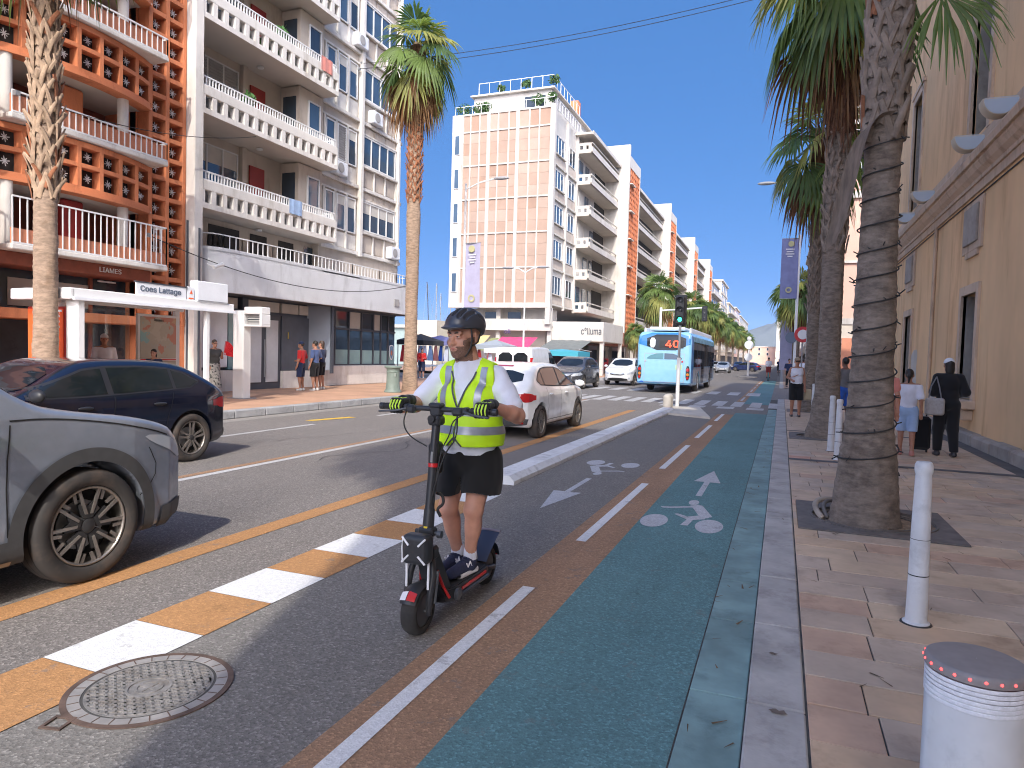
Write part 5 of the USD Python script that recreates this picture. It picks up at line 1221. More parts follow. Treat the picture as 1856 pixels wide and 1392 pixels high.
def decal(T, name, pol, f0, axis, sign, off, m, under=None, cell=.06, start=None, label=None):
    if not isinstance(pol, shapely.geometry.base.BaseGeometry): pol = Polygon(pol)
    st = {0: 1.4, 1: 3.2, 2: 2.6}[axis] if start is None else start
    mb, N = patch(pol, f0, axis, sign, st, off, cell)
    if not len(mb.arrays()[2]): return None
    return T.part(name, mb, m, normals=N, under=under, label=label)

def line(pts, w): return LineString(pts).buffer(w / 2, cap_style=2)
def smooth(pts, n=2): return Polygon(chaikin(pts, n))
def lower_trim(T, f0, pol, m, sides=(-1, 1)):
    for s in sides: decal(T, 'sill_trim', pol, f0, 0, s, .006, m)

# ---- grey crossover at the left edge, driving away (+y is its nose)
GREYP = paint('grey_car_paint', (.235, .262, .31), .26, .35)
def grey_suv():
    t = Thing('grey_crossover', 'grey crossover with black wheel-arch cladding cut by the left edge of the photo', 'car', (-5.20, 1.86, 0))
    R, ax = .385, (-1.31, 1.36)
    Zs = lambda z: z if z < .4 else .4 + (z - .4) * 1.22
    ZP = lambda q: Polygon([(y, Zs(z)) for y, z in q])
    side = [(-2.15, .32), (-2.22, .6), (-2.18, .95), (-2.08, 1.12), (-1.85, 1.5), (-1.5, 1.6), (-.4, 1.64), (.25, 1.58), (.62, 1.36), (.98, 1.08), (1.3, 1.02), (1.75, .97), (2.12, .88), (2.29, .73), (2.33, .5), (2.27, .28), (1.9, .22), (0, .22), (-1.9, .24)]
    plan = [(-2.25, .66), (-2.1, .82), (-1.7, .9), (-1, .915), (0, .905), (1.1, .915), (1.7, .905), (2.05, .85), (2.24, .74), (2.35, .48)]
    sect = [(.15, .80), (.3, .885), (.5, .905), (.75, .93), (.86, .915), (.93, .90), (1.0, .88), (1.08, .84), (1.5, .66), (1.7, .55)]
    side = [(y, Zs(z)) for y, z in side]; sect = [(Zs(z), w_) for z, w_ in sect]
    fn, f0 = car_solid(side, plan, sect, ax, R, .055, .07, .05)
    mb, N = solid(fn, (-1.0, -2.35, .1), (1.0, 2.35, 2.05), .026); t.part('body', mb, GREYP, normals=N)
    for s in (1, -1):
        t_ = t
        gl = ZP(chaikin([(-1.7, 1.16), (-1.62, 1.40), (-1.2, 1.5), (.05, 1.53), (.45, 1.32), (.78, 1.08), (.5, 1.07)], 1))
        decal(t, 'window_surround', gl.buffer(.03), f0, 0, s, .003, BLACK); decal(t, 'side_window', gl.difference(sbox(-.36, 1, -.28, 2.1)), f0, 0, s, .007, CAR_GLASS)
        for k, y in enumerate(ax):
            arch = Point(y, R).buffer(R + .145, 40).difference(Point(y, R).buffer(R + .052, 40)).intersection(sbox(-3, .2, 3, 2)); arch = shapely.union_all([arch])
            decal(t, 'arch_cladding', arch.intersection(sbox(y - 1, .25, y + 1, 2)), f0, 0, s, .016, CLAD)
        decal(t, 'sill_cladding', Polygon([(-.83, .2), (-.85, .40), (.86, .40), (.87, .2)]), f0, 0, s, .014, CLAD)
        decal(t, 'sill_bright_strip', line([(-.8, .26), (.86, .26)], .03), f0, 0, s, .02, ALLOY)
        decal(t, 'bonnet_gap', line(chaikin([(y, Zs(z)) for y, z in [(.86, 1.0), (1.1, 1.0), (1.5, .955), (1.86, .885), (2.02, .84)]], 2, False), .010), f0, 0, s, .003, SEAM)
        decal(t, 'door_gap', line(chaikin([(y, Zs(z)) for y, z in [(.86, .98), (.82, .75), (.84, .42)]], 1, False), .009), f0, 0, s, .003, SEAM)
        decal(t, 'door_gap', line(chaikin([(y, Zs(z)) for y, z in [(-.3, 1.08), (-.28, .75), (-.3, .42)]], 1, False), .009), f0, 0, s, .003, SEAM)
        decal(t, 'wing_gap', line(chaikin([(y, Zs(z)) for y, z in [(1.84, .78), (1.93, .64), (1.82, .52), (1.76, .5)]], 1, False), .007), f0, 0, s, .003, SEAM)
        decal(t, 'front_lamp', ZP(chaikin([(1.78, .86), (2.02, .84), (2.2, .75), (2.23, .66), (2.06, .74), (1.86, .81)], 1)), f0, 0, s, .006, LAMP_W)
        decal(t, 'lower_bumper_trim', Polygon([(1.93, .22), (1.97, .40), (2.24, .42), (2.26, .26)]), f0, 0, s, .012, CLAD)
        decal(t, 'flank_crease', line(chaikin([(y, Zs(z)) for y, z in [(.9, .60), (1.0, .72), (1.25, .82), (1.5, .82), (1.72, .70)]], 2, False), .012), f0, 0, s, .002, GREYP)
        wheel(t, 'wheel', (s * .80, ax[1], R), R, .235, s, 'petal'); wheel(t, 'wheel', (s * .80, ax[0], R), R, .235, s, 'petal', n=32)
        m, N2 = solid(lambda p: ell(p, (s * 1.02, .42, 1.30), (.13, .07, .10)), (s * 1.02 - .2, .2, 1.1), (s * 1.02 + .2, .65, 1.5), .02); mp = t.part('door_mirror', m, GREYP, normals=N2); t.part('mirror_foot', MB().tube([(s * .84, .40, 1.22), (s * .98, .42, 1.25)], .025, 6), BLACK, under=mp)
    ws = Polygon([(-.62, 1.52), (.62, 1.52), (.74, 1.10), (-.74, 1.10)])
    wsp = Polygon([(-.60, .34), (.60, .34), (.70, .94), (-.70, .94)])
    decal(t, 'windscreen', wsp, f0, 2, 1, .006, CAR_GLASS, start=2.4)
    decal(t, 'cowl', Polygon([(-.74, .90), (.74, .90), (.74, 1.0), (-.74, 1.0)]), f0, 2, 1, .008, BLACK, start=2.4)
    decal(t, 'grille', Polygon(chaikin([(-.6, .62), (.6, .62), (.52, .42), (-.52, .42)], 1)), f0, 1, 1, .008, BLACK)
    decal(t, 'number_plate', sbox(-.26, .40, .26, .51), f0, 1, 1, .016, PLATE)
    return t
grey_suv()

# ---- a family of hatchbacks and crossovers for the other cars
def hatch(name, label, loc, rz, pnt, L=4.1, Wd=.88, Hh=1.46, R=.32, style='five', wb=2.56, suv=False, rim=ALLOY, h=.032, rear=True, group=None, roof=None, plate=True, rear_style=0, front_style=0, driver=False):
    t = Thing(name, label, 'car', loc, rz, group)
    f = L / 2; y1 = f - .86; y0 = y1 - wb; B = .96 if not suv else 1.04; g = .24 if suv else .19
    side = [(-f + .05, g + .1), (-f - .02, .55), (-f + .0, .82), (-f + .10, B + .01), (-f + .5, Hh - .20), (-f + .82, Hh - .05), (-f + 1.4, Hh), (.0, Hh - .005), (.28, Hh - .08), (.75, Hh - .33), (1.12, B), (1.4, B - .03), (f - .35, B - .15), (f - .1, B - .26), (f, .55), (f - .04, g + .08), (f - .3, g), (0, g), (-f + .3, g)]
    plan = [(-f - .05, Wd * .70), (-f + .12, Wd * .88), (-f + .5, Wd * .98), (0, Wd), (f - .6, Wd * .98), (f - .22, Wd * .84), (f + .02, Wd * .52)]
    sect = [(.1, Wd * .88), (.3, Wd * .97), (.6, Wd * 1.01), (B - .14, Wd), (B - .05, Wd * .975), (B + .02, Wd * .93), (Hh - .04, Wd * .71), (Hh + .1, Wd * .6)]
    fn, f0 = car_solid(side, plan, sect, (y0, y1), R, .045, .10, .06, well=.28, hw=Wd)
    mb, N = solid(fn, (-1.02, -f - .15, .1), (1.02, f + .15, Hh + .12), h); t.part('body', mb, pnt, normals=N)
    top = Hh - .10
    gl = Polygon(chaikin([(-f + .50, B + .10), (-f + .90, top - .05), (-f + 1.35, top), (.05, top - .01), (.40, top - .13), (.98, B + .05), (.5, B + .02), (-.6, B + .05)], 1))
    for s in (1, -1):
        sr = decal(t, 'window_surround', gl.buffer(.022), f0, 0, s, .003, BLACK)
        decal(t, 'side_window', gl.intersection(sbox(-.10, 0, 3, 3)), f0, 0, s, .007, CAR_GLASS); decal(t, 'side_window', gl.intersection(sbox(-1.08, 0, -.18, 3)), f0, 0, s, .007, CAR_GLASS); decal(t, 'quarter_window', gl.intersection(sbox(-3, 0, -1.13, 3)), f0, 0, s, .007, CAR_GLASS)
        for y in (1.02, -.14): decal(t, 'door_gap', line(chaikin([(y - .04, B + .0), (y, .7), (y - .02, .33)], 1, False), .009), f0, 0, s, .003, SEAM)
        ra = y0
        decal(t, 'door_gap', line(chaikin([(-1.06, B + .02), (-1.0, .80), (y0 + R + .11, .55), (y0 + R + .08, .34)], 1, False), .009), f0, 0, s, .003, SEAM)
        decal(t, 'sill_line', line([(y0 + R + .06, .335), (y1 - R - .06, .335)], .010), f0, 0, s, .003, SEAM)
        for y in (.22, -.82):
            hm, hN = solid(lambda p: ell(p, (s * (Wd * .985), y, B - .12), (.03, .10, .022)), (s * Wd - .1, y - .16, B - .2), (s * Wd + .1, y + .16, B - .04), .012); t.part('door_handle', hm, pnt if not driver else BLACK, normals=hN)
        if suv:
            for y in (y0, y1):
                arch = Point(y, R).buffer(R + .12, 30).difference(Point(y, R).buffer(R + .045, 30)).intersection(sbox(y - 1, .3, y + 1, 2)); decal(t, 'arch_cladding', arch, f0, 0, s, .012, CLAD)
            decal(t, 'sill_trim', sbox(y0 + R + .08, .2, y1 - R - .08, .38), f0, 0, s, .012, CLAD)
        else: decal(t, 'sill_trim', sbox(y0 + R + .05, .16, y1 - R - .05, .26), f0, 0, s, .008, BLACK)
        # lamps
        decal(t, 'tail_lamp', Polygon(chaikin([(-f - .02, B - .05), (-f + .34, B - .10), (-f + .30, B - .22), (-f - .02, B - .25)], 1)), f0, 0, s, .008, LAMP_R)
        decal(t, 'head_lamp', Polygon(chaikin([(f - .48, B - .20), (f - .2, B - .24), (f - .02, B - .32), (f - .02, B - .42), (f - .25, B - .36)], 1)), f0, 0, s, .008, LAMP_W)
        wheel(t, 'wheel', (s * (Wd - .115), y0, R), R, .205, s, style, rim, tread=False, n=36); wheel(t, 'wheel', (s * (Wd - .115), y1, R), R, .205, s, style, rim, tread=False, n=36)
        m, N2 = solid(lambda p: ell(p, (s * (Wd + .09), .86, B + .06), (.11, .06, .075)), (s * (Wd + .09) - .16, .7, B - .08), (s * (Wd + .09) + .16, 1.05, B + .2), .02); mp = t.part('door_mirror', m, BLACK if driver else pnt, normals=N2); t.part('mirror_foot', MB().tube([(s * (Wd - .1), .86, B + .02), (s * (Wd + .06), .86, B + .03)], .022, 6), BLACK, under=mp)
    # tail
    decal(t, 'rear_window', Polygon(chaikin([(-.60, B + .10), (.60, B + .10), (.52, Hh - .16), (-.52, Hh - .16)], 1)), f0, 1, -1, .007, CAR_GLASS)
    if rear_style == 1:
        decal(t, 'lamp_band', Polygon(chaikin([(-.80, B - .08), (.80, B - .08), (.80, B - .21), (.3, B - .19), (-.3, B - .19), (-.80, B - .21)], 1)), f0, 1, -1, .006, LAMP_D)
        for s in (-1, 1):
            for q in range(3): decal(t, 'lamp_claw', Polygon([(s * (.48 + q * .10), B - .10), (s * (.54 + q * .10), B - .10), (s * (.50 + q * .10), B - .19), (s * (.44 + q * .10), B - .19)]), f0, 1, -1, .010, LAMP_R)
    for s in (-1, 1): decal(t, 'tail_lamp', Polygon(chaikin([(s * .84, B - .07), (s * .5, B - .09), (s * .52, B - .2), (s * .84, B - .24)], 1)), f0, 1, -1, .008, LAMP_R)
    decal(t, 'number_plate', sbox(-.26, .62, .26, .73) if rear_style != 1 else sbox(-.26, .66, .26, .76), f0, 1, -1, .010, PLATE)
    decal(t, 'rear_bumper_trim', Polygon(chaikin([(-.74, .24), (.74, .24), (.80, .46), (-.80, .46)], 1)), f0, 1, -1, .010, CLAD)
    decal(t, 'chrome_strip', line([(-.55, .40), (.55, .40)], .016), f0, 1, -1, .016, CHROME)
    for s in (-1, 1): decal(t, 'reflector', sbox(min(s * .52, s * .70), .31, max(s * .52, s * .70), .36), f0, 1, -1, .016, LAMP_R)
    decal(t, 'high_brake_lamp', sbox(-.2, Hh - .085, .2, Hh - .06), f0, 1, -1, .010, LAMP_R)
    decal(t, 'wiper', line([(-.05, B + .12), (.35, B + .16)], .018), f0, 1, -1, .016, BLACK)
    # nose
    decal(t, 'windscreen', Polygon(chaikin([(-.50, .30), (.50, .30), (.66, .98), (-.66, .98)], 1)), f0, 2, 1, .007, CAR_GLASS, start=2.2)
    decal(t, 'grille', Polygon(chaikin([(-.44, B - .30), (.44, B - .30), (.40, B - .46), (-.40, B - .46)], 1)), f0, 1, 1, .008, BLACK)
    for q in range(3): decal(t, 'grille_bar', line([(-.40, B - .33 - q * .045), (.40, B - .33 - q * .045)], .010), f0, 1, 1, .014, CHROME)
    decal(t, 'lower_intake', Polygon(chaikin([(-.62, .28), (.62, .28), (.56, .44), (-.56, .44)], 1)), f0, 1, 1, .009, BLACK)
    for s in (-1, 1):
        decal(t, 'head_lamp', Polygon(chaikin([(s * .48, B - .29), (s * .84, B - .22), (s * .86, B - .36), (s * .52, B - .40)], 1)), f0, 1, 1, .010, LAMP_W); decal(t, 'fog_lamp', Point(s * .66, .42).buffer(.06), f0, 1, 1, .012, LAMP_W)
    decal(t, 'number_plate', sbox(-.26, .46, .26, .57), f0, 1, 1, .016, PLATE)
    decal(t, 'bonnet_gap', line([(-.6, .42 + .62), (-.62, f - .3)], .008), f0, 2, 1, .003, SEAM, start=2); decal(t, 'bonnet_gap', line([(.6, .42 + .62), (.62, f - .3)], .008), f0, 2, 1, .003, SEAM, start=2)
    return t
NAVY = paint('dark_blue_paint', (.004, .006, .016), .18, .1); WHITEP = paint('white_car_paint', (.80, .80, .78), .3); DGREY = paint('dark_grey_paint', (.07, .07, .078), .25, .4); WHITE2 = paint('white_suv_paint', (.66, .66, .66), .3)
hatch('dark_blue_car', 'shiny dark blue hatchback behind the grey crossover, seen from its rear side', (-8.47, 5.87, 0), math.pi, NAVY, L=4.25, Hh=1.42, R=.335, style='five', wb=2.62, h=.028, driver=True)
hatch('white_car', 'white hatchback seen from behind just right of the scooter rider', (-5.18, 14.02, 0), 0, WHITEP, L=4.1, Hh=1.47, R=.325, style='multi', wb=2.58, h=.03, rear_style=1)
hatch('oncoming_dark_car', 'dark grey crossover coming towards us behind the white hatchback', (-9.95, 34.2, 0), math.pi, DGREY, L=4.3, Hh=1.6, R=.34, style='five', wb=2.65, suv=True, h=.04)
c4 = hatch('oncoming_white_car', 'white crossover with black grille coming towards us beside the bus', (-8.75, 40.8, 0), math.pi, WHITE2, L=4.2, Hh=1.6, R=.34, style='five', wb=2.6, suv=True, h=.04)
c5 = hatch('far_silver_car', 'small silver car far down the avenue beyond the white post', (-7.0, 92, 0), math.pi, paint('silver_paint', (.45, .47, .5), .3, .5), L=4.1, h=.06, style='steel', R=.32)
c6 = hatch('far_blue_car', 'dark blue car crossing far down the avenue near its end', (-5.2, 112, 0), math.pi / 2.3, paint('blue_paint', (.02, .035, .11), .25, .3), L=4.4, h=.06, style='steel', R=.32)
c7 = hatch('far_red_car', 'red car parked far off on the left beyond the bus', (-10.2, 76, 0), math.pi, paint('red_paint', (.5, .02, .02), .25), L=4.0, h=.06, style='steel', R=.32)
c5.dup((-8.8, 104, 0), math.pi, label='silver car farthest back beyond the other small silver car')
c6.dup((-6.9, 124, 0), math.pi, label='dark blue car behind the farthest silver car')

# ---- white van parked behind the white hatchback
VANP = paint('white_van_paint', (.66, .67, .68), .35)
def van():
    t = Thing('white_van', 'small white van with a dark rear window parked behind the white hatchback', 'van', (-10.55, 29.0, 0), 0)
    side = [(-2.1, .3), (-2.15, .8), (-2.1, 1.8), (-1.9, 1.95), (0, 1.97), (.5, 1.9), (1.1, 1.2), (1.9, 1.0), (2.1, .6), (2.05, .25), (-1.9, .25)]
    fn, f0 = car_solid(side, [(-2.2, .8), (-2, .9), (1.5, .9), (2.1, .6)], [(.1, .85), (.6, .92), (1.1, .92), (1.9, .78)], (-1.3, 1.3), .31, .05, .10, .08, hw=.9)
    mb, N = solid(fn, (-1.05, -2.3, .1), (1.05, 2.3, 2.1), .045); t.part('body', mb, VANP, normals=N)
    decal(t, 'rear_window', Polygon(chaikin([(-.68, 1.2), (-.04, 1.2), (-.04, 1.7), (-.64, 1.7)], 1)), f0, 1, -1, .008, CAR_GLASS); decal(t, 'rear_window', Polygon(chaikin([(.04, 1.2), (.68, 1.2), (.64, 1.7), (.04, 1.7)], 1)), f0, 1, -1, .008, CAR_GLASS)
    decal(t, 'door_gap', line([(0, .4), (0, 1.85)], .012), f0, 1, -1, .004, SEAM); decal(t, 'number_plate', sbox(.1, .7, .6, .82), f0, 1, -1, .01, PLATE)
    for s in (-1, 1):
        decal(t, 'tail_lamp', sbox(min(s * .76, s * .86), .9, max(s * .76, s * .86), 1.5), f0, 1, -1, .01, LAMP_R)
        for y in (-1.3, 1.3): wheel(t, 'wheel', (s * .79, y, .31), .31, .2, s, 'steel', METAL_GREY, False, 28)
        decal(t, 'side_window', Polygon([(.1, 1.2), (.1, 1.75), (.5, 1.75), (.95, 1.25)]), f0, 0, s, .008, CAR_GLASS)
    return t
van()

# ---- the bus
BUS_L = paint('bus_light_blue', (.25, .52, .70), .3); BUS_B = paint('bus_blue', (.02, .20, .52), .3); BUS_D = mat('bus_dark_blue', (.02, .07, .28), .35); BUS_S = paint('bus_silver', (.40, .42, .44), .35, .3)
LED = mat('led_red', (.9, .05, .02), .4, emit=(1, .07, .03), estr=1.6)
def bus():
    W2, H, L = 1.27, 2.98, 11.6
    t = Thing('city_bus', 'light blue city bus seen from behind with a red route number in its rear window', 'bus', (-5.17, 32.6 + L / 2, 0))
    f = L / 2
    S = [(-f + .02, .32), (-f - .03, .6), (-f, 1.9), (-f + .10, 2.75), (-f + .3, H - .02), (f - .3, H), (f, 2.6), (f + .03, .6), (f - .05, .3)]
    fn, f0 = car_solid(S, [(-f - .1, W2 - .08), (-f + .12, W2), (f - .1, W2), (f + .1, W2 - .1)], [(.2, W2 - .03), (.5, W2), (2.3, W2), (2.7, W2 - .05), (2.9, W2 - .16), (3.05, W2 - .4)], (-f + 3.1, f - 2.7), .48, .06, .10, .06, well=.4, hw=W2)
    mb, N = solid(fn, (-1.45, -f - .15, .2), (1.45, f + .15, H + .12), .07); t.part('body', mb, BUS_L, normals=N)
    D = lambda n, pol, off, m, **k: decal(t, n, pol, f0, 1, -1, off, m, start=7.5, cell=.12, **k)
    D('upper_panel', Polygon(chaikin([(-1.2, 2.12), (1.2, 2.12), (1.2, 2.84), (-1.2, 2.84)], 1)), .006, BUS_B)
    rw = D('rear_window', Polygon(chaikin([(-.80, 2.02), (.98, 2.02), (1.0, 2.76), (-.84, 2.76)], 1)), .014, CAR_GLASS)
    D('display_panel', sbox(-.25, 2.12, .88, 2.52), .020, BLACK)
    D('white_notice', Polygon(chaikin([(-.68, 2.14), (-.42, 2.14), (-.42, 2.6), (-.68, 2.6)], 1)), .020, PANELW)
    D('hatch_gap', line([(-.9, 1.86), (.95, 1.86), (.95, .52), (-.9, .52), (-.9, 1.86)], .02), .008, BUS_S)
    D('engine_window', Polygon([(-.78, 1.60), (-.02, 1.60), (-.02, 1.88), (-.35, 1.86), (-.62, 1.77), (-.78, 1.66)]), .016, mat('teal_tint', (.10, .25, .30), .15)); D('engine_window', Polygon([(.02, 1.60), (.84, 1.60), (.84, 1.66), (.68, 1.77), (.40, 1.86), (.02, 1.88)]), .016, GLASS_SKY)
    D('green_sticker', sbox(.55, 1.12, .85, 1.35), .016, mat('sticker_green', (.45, .62, .35), .5))
    for s in (-1, 1):
        D('lamp_cluster', Polygon(chaikin([(s * 1.03, .62), (s * 1.21, .66), (s * 1.21, 1.28), (s * 1.03, 1.32)], 1)), .018, LAMP_D)
        D('tail_lamp', Point(s * 1.12, 1.12).buffer(.075), .026, LAMP_R); D('amber_lamp', Point(s * 1.12, .9).buffer(.065), .026, AMBER); D('tail_lamp', Point(s * 1.12, .74).buffer(.06), .026, LAMP_R)
        D('small_reflector', Point(s * .86, 1.5).buffer(.05), .02, LAMP_R if s > 0 else BUS_S)
    D('lower_band', Polygon([(-1.24, .34), (1.24, .34), (1.24, .50), (-1.24, .50)]), .012, BUS_D)
    D('bumper', Polygon([(-1.1, .22), (1.1, .22), (1.15, .34), (-1.15, .34)]), .016, BLACK)
    D('number_plate', sbox(-.28, .36, .28, .47), .022, PLATE)
    D('round_sticker', Point(-1.02, .42).buffer(.13), .02, mat('sticker_blue', (.02, .10, .5), .4))
    tm = meshkit.text_mesh('40', .31, .01, True)
    t.part('route_number', MB().tm(tm, frame((.02, -f - .05, 2.16), (1, 0, 0), (0, .04, 1)) @ np.diag([1.25, 1, 1, 1])), LED)
    for s in (-1, 1):
        E = lambda n, pol, off, m: decal(t, n, pol, f0, 0, s, off, m, start=2.2, cell=.25)
        E('side_lower_panel', sbox(-f + .5, .34, f - .3, 1.2).difference(Point(-f + 3.1, .48).buffer(.58)).difference(Point(f - 2.7, .48).buffer(.58)), .006, BUS_S)
        E('blue_tail_panel', sbox(-f + .12, .34, -f + .8, 2.7), .010, BUS_B)
        for q in range(7):
            y = -f + .95 + q * 1.48; E('side_window', Polygon([(y, 1.25), (y + 1.38, 1.25), (y + 1.38, 2.45), (y, 2.45)]), .014, CAR_GLASS)
        for q in (1.4, 6.1): E('door', sbox(-f + q + 2.9, .4, -f + q + 4.1, 2.4), .018, CAR_GLASS)
        for y in (-f + 3.1, f - 2.7): wheel(t, 'wheel', (s * (W2 - .16), y, .48), .48, .28, s, 'steel', METAL_GREY, False, 32)
        t.part('roof_fairing', MB().box(s * 1.02, s * 1.12, -f + .8, f - .8, H - .15, H + .12, .03), PANELW)
    t.part('roof_unit', MB().box(-.85, .85, -f + .6, -f + 3, H - .02, H + .16, .06), PANELW)
    t.part('roof_unit', MB().box(-.8, .8, 0, 2.2, H - .02, H + .2, .06), PANELW)
bus()
# ================================================================ people
def skin(name, c): return mat(name, c, .5, var=.08, scale=14, sss=.15, spec=.4)
SKIN = skin('skin', (.44, .225, .155)); SKIN_T = skin('tanned_skin', (.34, .17, .11)); SKIN_D = skin('dark_skin', (.17, .085, .055))
def cloth(name, c, rough=.85, var=.08): return mat(name, c, rough, var=var, scale=5, bump=.25, bscale=16, bdist=.012, sheen=.15, spec=.25)
HAIR = mat('dark_hair', (.015, .011, .009), .5, var=.3, scale=40); HAIR_B = mat('brown_hair', (.05, .03, .02), .5, var=.3, scale=40); HAIR_G = mat('fair_hair', (.22, .16, .10), .55, var=.2, scale=40)
TEE_W = cloth('white_cotton', (.62, .63, .70)); BLACK_C = cloth('black_cloth', (.012, .012, .014)); NAVY_C = cloth('navy_cloth', (.02, .03, .075)); RED_C = cloth('red_cloth', (.55, .03, .03)); GREY_C = cloth('grey_cloth', (.16, .16, .17)); BLUE_C = cloth('light_blue_cloth', (.30, .42, .62)); CORAL_C = cloth('coral_cloth', (.60, .22, .18)); ROYAL_C = cloth('royal_blue_cloth', (.03, .10, .42))
PRINT_C = mat('printed_cloth', (.32, .30, .27), .85, color2=(.03, .03, .03), scale=16, lo=.52, hi=.56); SHOE_W = mat('white_shoe', (.6, .6, .58), .5); SHOE_D = mat('dark_shoe', (.03, .03, .035), .5)
TIGHT = .035

def ufn(prims, k=.03):
    def fn(p):
        d = prims[0](p)
        for q in prims[1:]: d = smin(d, q(p), k)
        return d
    return fn
def C(a, b, ra, rb): return lambda p: cone(p, a, b, ra, rb)
def E_(c, r, M=None): return lambda p: ell(p, c, r, M)

def person(label, loc, rz, H=1.72, top=None, sleeves=.5, bottom=None, hem=.45, skn=None, hair=None, hairstyle='short', hat=None, arms=('down', 'down'), shoes=None, skirt=0.0, stride=.0, girth=1.0, h=.02, look=0.0, top_hem=.98, female=False, brim=False, group=None, strap=False, sit=False):
    """A clothed figure that faces -y before it is turned by rz."""
    t = Thing('person', label, 'person', loc, rz, group)
    s = H / 1.75; g = girth; skn = skn or SKIN; P = lambda x, y, z: np.array([x * s, y * s, z * s])
    hip, sh = (.095, .175 if not female else .155)
    J = dict(pel=P(0, .0, .95), ab=P(0, .0, 1.12), ch=P(0, .01, 1.32), nk=P(0, .015, 1.48), hd=P(0, -.015, 1.635))
    legs = {}
    for sd in (-1, 1):
        fwd = stride * sd
        kn = P(sd * .10, -.03 - fwd * .5, .50); an = P(sd * .105, .03 - fwd, .09 + max(0, -fwd) * .12)
        legs[sd] = (P(sd * hip, .0, .92), kn, an)
    armp = {}
    for sd, a in zip((-1, 1), arms):
        S0 = P(sd * sh, .015, 1.42)
        if a == 'down': e, w = P(sd * (sh + .06), .03, 1.14), P(sd * (sh + .07), -.04, .90)
        elif a == 'front': e, w = P(sd * (sh + .05), .0, 1.15), P(sd * .06, -.24, 1.16)
        elif a == 'up': e, w = P(sd * (sh + .06), -.06, 1.18), P(sd * (sh - .02), -.26, 1.30)
        elif a == 'bent': e, w = P(sd * (sh + .09), .06, 1.17), P(sd * (sh - .0), -.16, 1.10)
        elif a == 'swing': e, w = P(sd * (sh + .05), .10, 1.15), P(sd * (sh + .06), .06, .91)
        armp[sd] = (S0, e, w)
    pr = [E_(J['pel'], (.165 * s * g, .115 * s * g, .13 * s)), E_(J['ab'], (.145 * s * g, .105 * s * g, .17 * s)), E_(J['ch'], (.165 * s * g, .11 * s * g, .19 * s)), C(P(-sh + .03, .015, 1.42), P(sh - .03, .015, 1.42), .055 * s, .055 * s)]
    if female: pr += [E_(P(.07, -.085, 1.28), (.06 * s, .05 * s, .06 * s)), E_(P(-.07, -.085, 1.28), (.06 * s, .05 * s, .06 * s))]
    torso = list(pr)
    for sd in (-1, 1):
        a, k, n = legs[sd]; pr += [C(a, k, .085 * s * g, .056 * s * g), C(k, n, .056 * s * g, .036 * s), E_(k + (n - k) * .3 + P(0, .018, 0), (.046 * s, .05 * s, .11 * s)), C(n, n + P(0, -.10, -.055), .038 * s, .028 * s)]
        S0, e, w = armp[sd]; pr += [C(S0, e, .048 * s * g, .036 * s * g), C(e, w, .037 * s * g, .026 * s)]
        dv = (w - e) / np.linalg.norm(w - e); pr += [C(w, w + dv * .07 * s, .03 * s, .026 * s)]
        sdv = np.cross(dv, [0, 1.0, 0]) ; sdv = sdv / (np.linalg.norm(sdv) + 1e-9)
        for q in range(4):
            b = w + dv * .075 * s + sdv * (q - 1.5) * .016 * s; pr.append(C(b, b + dv * (.07 + .012 * (1.5 - abs(q - 1.5))) * s + P(0, -.015, 0), .0095 * s, .008 * s))
        pr.append(C(w + dv * .03 * s + P(0, -.02, 0), w + dv * .08 * s + P(0, -.05, 0), .011 * s, .009 * s))
    hd = J['hd']; c, sn = math.cos(look), math.sin(look); HM = np.array([[c, -sn, 0], [sn, c, 0], [0, 0, 1.0]])
    hp = lambda x, y, z: hd + HM @ np.array([x, y, z]) * s
    pr += [C(J['nk'], hd + P(0, .01, -.06), .052 * s, .048 * s)]
    headp = [E_(hp(0, .015, .035), (.074 * s, .094 * s, .092 * s), HM), E_(hp(0, -.03, -.035), (.058 * s, .062 * s, .085 * s), HM), E_(hp(0, -.055, -.085), (.036 * s, .035 * s, .03 * s), HM), C(hp(0, -.09, .0), hp(0, -.108, -.032), .010 * s, .014 * s), C(hp(-.038, -.082, .022), hp(.038, -.082, .022), .012 * s, .012 * s), E_(hp(.076, .01, -.005), (.012 * s, .02 * s, .03 * s), HM), E_(hp(-.076, .01, -.005), (.012 * s, .02 * s, .03 * s), HM), E_(hp(0, -.088, -.058), (.024 * s, .01 * s, .009 * s), HM)]
    fb = ufn(pr + headp, .025)
    def body(p):
        d = fb(p)
        for sd in (-1, 1): d = smax(d, -ell(p, hp(sd * .03, -.098, .004), (.014 * s, .012 * s, .010 * s)), .012)
        return d
    lo, hi = P(-.55, -.5, .0), P(.55, .35, 1.8)
    mb, N = solid(body, lo, hi, h * .8); t.part('body', mb, skn, normals=N)
    eb = MB()
    for sd in (-1, 1): eb.tm(trimesh.creation.icosphere(1, .011 * s), T4(*hp(sd * .03, -.083, .004)))
    t.part('eyes', eb, SHOE_D, True)
    def garment(name, prims, infl, cut, m, k=.03, hh=None, under=None):
        f = ufn(prims, k)
        def fn(p): return np.maximum(f(p) - infl * s, cut(p))
        mb, N = solid(fn, lo, hi, hh or h); return t.part(name, mb, m, normals=N, under=under)
